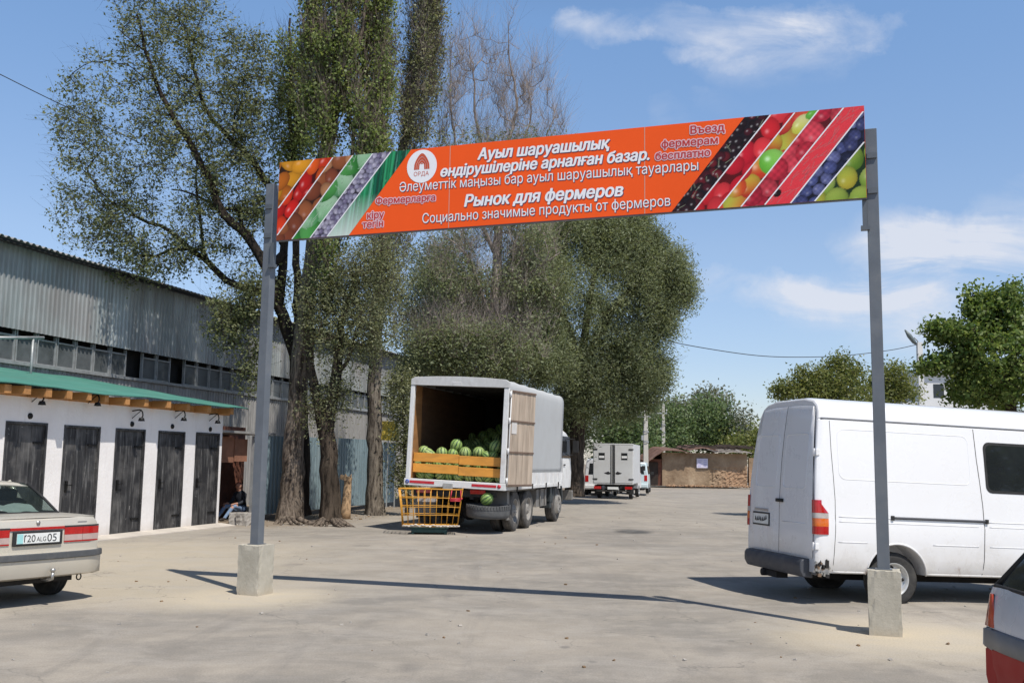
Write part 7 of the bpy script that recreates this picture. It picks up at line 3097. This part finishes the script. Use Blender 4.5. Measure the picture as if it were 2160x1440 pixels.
# low leafy thicket beside the truck
Ys = 31.5
c_ = [blob(rngT, 853, 930, 26, 100, Ys, 0.7, 90), blob(rngT, 845, 830, 40, 60, Ys, 0.7, 60), blob(rngT, 858, 1020, 16, 40, Ys, 0.5, 30)]
grow("creeper_bush", "narrow leafy bush climbing between the fence end and the truck", [(poly_m([(858, 1084), (856, 1000), (852, 900), (848, 800)], Ys), 0.07, 0.03)], np.concatenate(c_), BARK_DARK, LEAF_DUST, 13, cat="bush", leaves=34, leaf_size=0.085, leaf_asp=0.6, spread=0.2, minz=0.1, flare=1.0)


# ================================================================ background
M_adobe = None
g = NG("adobe_wall")
_v = g.obj()
_n = g.noise(_v, 0.7, 7, 0.7, 0.3)
_c = g.ramp(_n, [(0.35, (0.22, 0.15, 0.095)), (0.6, (0.36, 0.265, 0.175)), (0.75, (0.46, 0.36, 0.25))])
br = g.new('ShaderNodeTexBrick')
g.link(g.new('ShaderNodeMapping').outputs[0], br.inputs['Vector'])
_mp = [n for n in g.n if n.bl_idname == 'ShaderNodeMapping'][-1]
g.link(_v, _mp.inputs[0])
_mp.inputs['Rotation'].default_value = (rad(90), 0, 0)
br.inputs['Scale'].default_value = 2.6
br.inputs['Color1'].default_value = (0.40, 0.24, 0.14, 1)
br.inputs['Color2'].default_value = (0.30, 0.17, 0.10, 1)
br.inputs['Mortar'].default_value = (0.46, 0.37, 0.26, 1)
_n2 = g.noise(_v, 0.55, 6, 0.65)
_sz = g.new('ShaderNodeSeparateXYZ')
g.link(_v, _sz.inputs[0])
_fx = g.new('ShaderNodeMapRange')
g.link(_sz.outputs[0], _fx.inputs[0])
_fx.inputs[1].default_value, _fx.inputs[2].default_value = 3.8, 5.6
_fz = g.new('ShaderNodeMapRange')
g.link(_sz.outputs[2], _fz.inputs[0])
_fz.inputs[1].default_value, _fz.inputs[2].default_value = 1.9, 1.1
_k = g.math('MULTIPLY', g.math('MULTIPLY', _fx.outputs[0], _fz.outputs[0]), g.ramp(_n2, [(0.36, 0), (0.44, 1)]))
_c = g.mix(_k, _c, br.outputs[0])
g.set(Base_Color=_c, Roughness=0.95, Specular_IOR_Level=0.1)
g.bump(g.noise(_v, 3, 8, 0.75), 0.7, 0.08)
M_adobe = g.m
M_rusty_roof = plain("rusty_roof_sheet", (0.16, 0.085, 0.06), 0.85, 0.1, 0.4, 1.2, 0.2, dirt=(0.30, 0.22, 0.18), dirt_amt=0.6)


def make_hut():
    Yh = 80.0
    L, R_ = P(1397, 1010, Yh), P(1578, 1010, Yh)
    root = thing("adobe_hut", "low crumbling adobe hut with a sagging rusty sheet roof", "hut", (L.x, Yh, 0), (0, 0, rad(2)))
    W = R_.x - L.x
    H = P(1480, 955, Yh).z
    b = MB()
    nx, nz = 60, 22
    rr = random.Random(4)
    vs = []
    for j in range(nz + 1):
        for i in range(nx + 1):
            x, z = W * i / nx, (H - 0.02 * (i > 40)) * j / nz
            dep = 0.04 * math.sin(x * 2.2 + z) + rr.uniform(-0.006, 0.006)
            if x > W * 0.55 and z < 1.5:
                dep += rr.uniform(-0.02, 0.09)
            vs.append((x, dep, z))
    b.add(vs, [(j * (nx + 1) + i, j * (nx + 1) + i + 1, (j + 1) * (nx + 1) + i + 1, (j + 1) * (nx + 1) + i) for j in range(nz) for i in range(nx)])
    b.span((0.0, 0.25, 0), (W, 4.0, H - 0.02))
    b.build("wall", M_adobe, root)
    # darker side wing on the left with a door
    b = MB()
    b.prism([(-1.15, 0.7), (-0.002, 0.15), (-0.002, 4.2), (-1.15, 4.2)], 'z', 0, 2.1)
    b.build("side_wing", M_rust, root)
    b = MB()
    b.prism([(-0.95, 0.56), (-0.3, 0.245), (-0.33, 0.2), (-0.98, 0.515)], 'z', 0.05, 1.85)
    b.build("door", plain("dark_plank_door", (0.04, 0.028, 0.022), 0.8, 0, 0.3, 4), root)
    # roof: overlapping warped sheets
    k = 0
    for (x0, x1, zo, hump, m) in ((-1.35, 2.2, -0.05, 0.25, 0), (2.0, 4.3, 0.16, 0.25, 0), (4.0, W + 0.2, 0.02, 0.08, 1)):
        b = MB()
        n = 16
        rows = []
        for yy in (-0.75, 0.4, 2.2, 4.3):
            row = []
            for i in range(n + 1):
                f = i / n
                x = x0 + (x1 - x0) * f
                drop = -0.75 * max(0, (0.0 - x) / 1.35) if x0 < 0 else 0
                row.append((x, yy + rr.uniform(-0.05, 0.05), H + 0.05 + zo + 0.09 * (yy + 0.7) / 4 * 3 + hump * math.sin(math.pi * f) * 0.8 + drop + rr.uniform(-0.03, 0.03)))
            rows.append(row)
        b.loft(rows, 0, False, False, False)
        o = b.build("roof_sheet", M_rusty_roof if m == 0 else plain("pale_roof_sheet", (0.34, 0.30, 0.26), 0.85, 0.1, 0.3, 2), root)
        o.modifiers.new("thickness", 'SOLIDIFY').thickness = 0.05
        k += 1
    b = MB()
    for i in range(46):
        x = rr.uniform(1.8, W + 0.3)
        y = rr.uniform(-0.5, 3)
        a = rr.uniform(-0.5, 0.5)
        b.bar((x - rr.uniform(0.3, 0.9), y, H + 0.34 + rr.uniform(0, 0.35)), (x + rr.uniform(0.3, 0.9), y + a, H + 0.34 + rr.uniform(0, 0.35)), 0.10, rr.uniform(0.04, 0.12))
    b.build("roof_debris", plain("dark_scrap", (0.055, 0.04, 0.032), 0.9, 0, 0.5, 3), root)
    b = MB()
    b.span((2.75, -0.10, 1.45), (3.65, -0.075, 2.2), 0)
    po = b.build("poster", plain("pale_lilac_poster", (0.60, 0.57, 0.68), 0.6, 0, 0.05, 3), root)
    b = MB()
    for i in range(4):
        b.span((2.85, -0.106, 1.55 + i * 0.15), (3.1 + 0.12 * (i % 2), -0.101, 1.62 + i * 0.15))
        b.span((3.3, -0.106, 1.57 + i * 0.15), (3.55, -0.101, 1.65 + i * 0.15))
    b.build("poster_print", plain("lilac_print", (0.42, 0.40, 0.62), 0.6, 0, 0.1, 3), po)
    return root


make_hut()
# rubble heap along the foot of the hut
b = MB()
rr = random.Random(12)
hl = P(1397, 1010, 80)
for i in range(160):
    x, y = rr.uniform(0.2, 7.0), -rr.uniform(0.1, 1.0) ** 1.5
    s_ = rr.uniform(0.04, 0.16)
    b.box((hl.x + x, 79.6 + y, s_ * 0.3), (s_, s_, s_ * 0.8), 0, Matrix.Rotation(rr.uniform(0, 3), 3, 'Z') @ Matrix.Rotation(rr.uniform(0, 1), 3, 'X'))
o = b.build("rubble", M_adobe)
tag(o, "broken adobe rubble along the foot of the hut", "rubble", kind='stuff')
# low yard wall running right from the hut, behind the van
b = MB()
wr = P(1578, 1010, 80)
b.span((wr.x + 0.15, 80.3, 0), (wr.x + 40, 80.6, 2.3))
o = b.build("yard_wall", M_adobe)
tag(o, "long low earth coloured wall running on from the hut behind the white van", "wall")

# ---- concrete poles and wires
M_pole = plain("pale_concrete_pole", (0.50, 0.475, 0.42), 0.9, 0, 0.12, 2, 0.1)


def pole(px, ytop, Y, w, label, arm=True, xbot=None):
    t = P(px, ytop, Y)
    root = thing("utility_pole", label, "pole", (t.x, Y, 0))
    b = MB()
    b.loft([[(sx * w * k, sy * w * 0.8 * k, z) for sx, sy in ((-1, -1), (1, -1), (1, 1), (-1, 1))] for z, k in ((0, 1.15), (t.z * 0.5, 1.0), (t.z, 0.75))], 0, True, False)
    b.build("shaft", M_pole, root, bevel=0.02)
    if arm:
        b = MB()
        b.span((-0.7, -0.06, t.z - 0.9), (0.35, 0.06, t.z - 0.78))
        b.build("crossarm", M_steel, root)
        for x in (-0.65, -0.3, 0.3):
            b = MB()
            b.tube([(x, 0, t.z - 0.78), (x, 0, t.z - 0.62)], 0.02, 6)
            b.lathe([(0, 0.0), (0.06, 0.0), (0.05, 0.07), (0.07, 0.09), (0.05, 0.16), (0, 0.17)], 10, 0, 'z', (x, 0, t.z - 0.66))
            b.build("insulator", plain("white_insulator", (0.7, 0.69, 0.66), 0.3, 0, 0.05, 8), root)
        b = MB()
        for z in (t.z - 2.6, t.z - 1.9):
            b.lathe([(w * 1.35, -0.05), (w * 1.35, 0.05)], 10, 0, 'z', (0, 0, z))
        b.span((-w * 1.9, -0.1, t.z - 2.5), (-w * 1.0, 0.1, t.z - 2.15))
        b.build("band_clamp", M_steel, root)
    return root


pole(1362, 853, 70.0, 0.16, "concrete utility pole directly left of the adobe hut with clamps on its shaft")
pole(1399, 852, 92.0, 0.15, "farther concrete utility pole rising behind the roof of the adobe hut")
pl = P(1939, 722, 62.0)
lamp = thing("street_lamp", "concrete street lamp with a tilted grey head between the small trees and the right tree", "street lamp", (pl.x, 62, 0))
b = MB()
b.loft([[(sx * 0.19 * k, sy * 0.15 * k, z) for sx, sy in ((-1, -1), (1, -1), (1, 1), (-1, 1))] for z, k in ((0, 1.15), (pl.z, 0.8))], 0, True, False)
b.build("pole", plain("pale_pole", (0.60, 0.60, 0.58), 0.8, 0, 0.08, 2), lamp)
b = MB()
b.tube([(0, 0, pl.z - 0.1), (-0.15, 0, pl.z + 0.15), (-0.3, 0, pl.z + 0.3)], 0.04, 8)
b.build("arm", M_steel, lamp)
b = MB()
h0, h1 = Vector((-0.22, 0, pl.z - 0.12)), Vector((-0.88, 0, pl.z + 0.78))
b.tube([h0, h0.lerp(h1, 0.15), h0.lerp(h1, 0.6), h1], [0.05, 0.13, 0.15, 0.04], 10)
b.build("lamp_head", plain("grey_lamp_head", (0.13, 0.155, 0.15), 0.5, 0.2, 0.15, 5), lamp)


def wire(name, pts, label, r=0.02, cat="cable"):
    b = MB()
    b.tube(smooth_path(pts, 8), r, 5)
    o = b.build(name, M_rubber)
    return tag(o, label, cat)


wire("overhead_cable", [P(1330, 690, 50), P(1390, 714, 51), P(1480, 733, 53), P(1600, 750, 55.5), P(1700, 753, 57.5), P(1790, 749, 59.5), P(1880, 738, 61), P(1937, 726, 62)], "thin cable sagging from the willow to the street lamp", 0.022)
wire("overhead_cable", [P(-60, 128, 24), P(0, 157, 24.5), P(60, 187, 25), P(115, 214, 25.6), P(190, 250, 26.5), P(300, 305, 27.5)], "thin cable entering the sparse elm crown from the upper left", 0.012)
# antenna-like pipe and mast above the green roof
t0, z0_ = WP(-15, 712, 3.5)
t1, z1_ = WP(92, 712, 3.5)
b = MB()
a_ = WO + WN * 3.5
b.tube([a_ + WU * t0 + Vector((0, 0, z0_)), a_ + WU * t1 + Vector((0, 0, z1_))], 0.035, 8)
tm, zm = WP(70, 715, 3.5)
_, zl = WP(67, 790, 3.5)
b.tube([a_ + WU * tm + Vector((0, 0, zm)), a_ + WU * tm + Vector((0, 0, 3.3))], 0.03, 8)
o = b.build("pipe_mast", M_steel)
tag(o, "thin grey pipe with a crossbar standing on the green shed roof", "mast")

# ---- far white building at the right
bl = P(1968, 800, 95)
root = thing("white_building", "distant pale building with a grey roof glimpsed beside the street lamp", "building", (bl.x, 95, 0))
wall = plain("pale_building_wall", (0.66, 0.66, 0.65), 0.8, 0, 0.04, 0.5)
hz = P(1968, 790, 95).z
b = MB()
b.span((-1.0, 0, 0), (6.5, 8, hz))
b.span((-3.2, -0.6, 0), (-1.01, 4, P(1900, 848, 95).z))
b.build("wall", wall, root)
b = MB()
b.prism([(-1.3, hz + 0.002), (6.8, hz + 0.002), (6.6, hz + 0.5), (-1.1, hz + 0.5)], 'y', -0.4, 8.4)
b.build("roof", plain("pale_metal_roof", (0.60, 0.61, 0.63), 0.6, 0.2, 0.06, 0.6), root)
b = MB()
for k in range(3):
    b.span((0.0 + k * 2, -0.03, hz - 2.2), (1.0 + k * 2, -0.002, hz - 0.9))
b.build("window", M_blackglass, root)


# ---- far trees
def bushy(name, label, px, base_py, Y, blobs, leaf, seed, n_leaf, size, group=None, bark=BARK_DARK, r0=0.2, top=None, spread=None, asp=0.7):
    rng = np.random.default_rng(seed)
    pts = np.concatenate([blob(rng, *bb[:4], Y + (bb[6] if len(bb) > 6 else 0), bb[4], bb[5]) for bb in blobs])
    tx = P(px, 900, Y)
    tp = np.array(P(px, top or (min(bb[1] for bb in blobs) + 20), Y))
    b0 = np.array((tx.x, Y, 0.0))
    mid = b0 * 0.5 + tp * 0.5 + np.array((rng.normal() * 0.2, 0, 0))
    grow(name, label, [([b0, b0 * 0.75 + mid * 0.25 + rng.normal(size=3) * 0.05, mid, tp], r0, r0 * 0.2)], pts, bark, leaf, seed + 1, group=group, leaves=n_leaf, leaf_size=size, leaf_asp=asp, spread=spread or size * 2.2, minz=0.6, seg=max(0.35, Y / 90), twig=0.008, flare=1.1)


G_FAR = "trees beyond the adobe hut"
bushy("background_tree", "rounded dark green tree rising behind the small box truck", 1330, 1010, 88, [(1320, 900, 62, 62, 3.0, 90), (1285, 930, 50, 60, 3.0, 60), (1360, 950, 30, 50, 2.5, 40)], LEAF_FAR, 31, 34, 0.30, G_FAR)
bushy("background_tree", "tall pale topped tree directly left of the first utility pole", 1380, 1010, 112, [(1378, 870, 30, 36, 2.5, 50), (1372, 920, 36, 45, 2.5, 60)], LEAF_FARGREY, 33, 40, 0.36, G_FAR)
bushy("background_tree", "low rounded green tree between the two utility poles", 1420, 1010, 104, [(1425, 900, 36, 50, 3.0, 70), (1412, 935, 36, 30, 3, 50)], LEAF_FAR, 35, 34, 0.30, G_FAR)
bushy("background_tree", "greyish feathery tree top above the middle of the adobe hut", 1440, 1010, 118, [(1430, 868, 28, 26, 2.0, 34), (1455, 890, 34, 40, 2.5, 50)], LEAF_FARGREY, 37, 40, 0.36, G_FAR)
bushy("background_tree", "largest bright green tree behind the right half of the adobe hut", 1505, 1010, 106, [(1500, 880, 50, 46, 3.0, 90), (1485, 920, 55, 34, 3.0, 80), (1535, 910, 36, 40, 2.5, 60)], LEAF_FAR, 39, 34, 0.30, G_FAR)
bushy("background_tree", "silvery tree crown standing highest behind the adobe hut roof", 1505, 1010, 122, [(1500, 850, 36, 24, 2.5, 50)], LEAF_FARGREY, 41, 42, 0.38, G_FAR)
bushy("background_tree", "thin brownish half bare tree between the hut roof and the white van", 1562, 1010, 104, [(1562, 895, 26, 40, 2.0, 60), (1590, 915, 22, 26, 2.0, 30)], LEAF_FARGREY, 43, 12, 0.28, G_FAR, BARK_TWIG)
bushy("background_tree", "yellow green bushy tree low beside the hut's end wall", 1580, 1010, 100, [(1570, 935, 40, 20, 3.0, 50), (1620, 930, 40, 30, 3.0, 50)], LEAF_YELLOW, 45, 40, 0.3, G_FAR)
G_VAN = "trees behind the white van"
bushy("small_tree", "widest olive green tree right behind the roof of the white van", 1745, 985, 36, [(1700, 825, 66, 28, 1.3, 60), (1755, 812, 66, 34, 1.4, 80), (1772, 772, 16, 30, 0.5, 24), (1745, 785, 14, 26, 0.5, 18), (1800, 790, 16, 30, 0.5, 20), (1688, 795, 14, 26, 0.5, 18), (1715, 800, 14, 22, 0.5, 14), (1790, 840, 70, 40, 1.5, 60), (1650, 825, 16, 14, 0.5, 14)], LEAF_YELLOW, 51, 40, 0.12, G_VAN, asp=0.5, spread=0.2)
bushy("small_tree", "yellowing tree partly hidden by the right post above the van roof", 1870, 985, 38, [(1880, 800, 36, 36, 1.2, 60), (1905, 825, 30, 24, 1.0, 40), (1850, 830, 40, 40, 1.2, 50)], LEAF_YELLOW, 53, 38, 0.12, G_VAN, asp=0.5, spread=0.2)
rb = [(2085, 770, 85, 75, 2.2, 130), (2045, 725, 45, 40, 1.2, 50), (2135, 690, 50, 46, 1.3, 70), (2175, 780, 85, 100, 2.2, 130), (2012, 702, 40, 22, 0.8, 44), (1972, 690, 22, 11, 0.4, 16), (1988, 766, 40, 15, 0.6, 28), (1950, 772, 18, 7, 0.3, 10), (2130, 622, 13, 32, 0.35, 20), (2052, 630, 12, 34, 0.35, 20), (2062, 660, 20, 26, 0.5, 20), (2100, 650, 14, 34, 0.4, 16), (2085, 690, 24, 30, 0.6, 20), (2046, 815, 36, 32, 1.0, 44), (2110, 640, 30, 40, 0.9, 34), (2090, 830, 90, 30, 1.5, 70), (2210, 680, 50, 60, 1.5, 60)]
bushy("maple_tree", "full leafy green tree above the van roof at the right border", 2140, 985, 22.5, rb, LEAF_FRESH, 61, 29, 0.10, None, BARK_DARK, 0.22, 700, 0.115, 0.7)

# ---- trees across the road to the right of the camera; the van's window mirrors them
rng = np.random.default_rng(90)
b = MB()
cl = []
for (x, y, h) in ((15.5, 5.0, 6.5), (18.5, 2.2, 7.5), (22.0, 0.0, 7.0), (14.0, 1.0, 5.5), (19.0, 6.5, 6.8)):
    b.tube([(x, y, 0), (x + 0.1, y, h * 0.45), (x - 0.05, y + 0.1, h * 0.85)], [0.2, 0.15, 0.04], 8, 1)
    for k in range(26):
        c0 = np.array((x, y, h * 0.66)) + rng.normal(size=3) * np.array((1.0, 1.0, 1.15))
        cl.append(c0[None] + rng.normal(size=(130, 3)) * 0.36)
co, q = leaf_cloud(rng, np.concatenate(cl), 0.17, 0.65, 0.1)
b.add([tuple(p) for p in co], [tuple(f) for f in q], 0)
o = b.build("treeline", [LEAF_FRESH, BARK_DARK])
tag(o, "leafy trees across the road, seen only as reflections in the van window", "trees", kind='stuff')

# ---- litter and stones on the yard
b = MB()
rr = random.Random(31)
for i in range(420):
    t = rr.random()
    if t < 0.45:
        q = WO + WU * rr.uniform(0, 14) - WN * rr.uniform(-0.1, 2.2)
        x, y = q.x, q.y
    else:
        y = 7 + 30 * rr.random() ** 1.5
        x = rr.uniform(-0.5, 0.5) * y * 1.05
    s_ = rr.uniform(0.008, 0.03) * (1.6 if t < 0.45 else 1.0)
    z = ground_z(x, y)
    b.box((x, y, z + s_ * 0.25), (s_ * rr.uniform(0.8, 2), s_, s_ * 0.7), rr.choice((0, 0, 1)), Matrix.Rotation(rr.uniform(0, 3), 3, 'Z') @ Matrix.Rotation(rr.uniform(-0.6, 0.6), 3, 'X'))
o = b.build("gravel", [M_block, plain("dry_leaf_litter", (0.20, 0.13, 0.07), 0.9, 0, 0.3, 9)])
tag(o, "scattered small stones and dry litter on the asphalt", "gravel", kind='stuff')
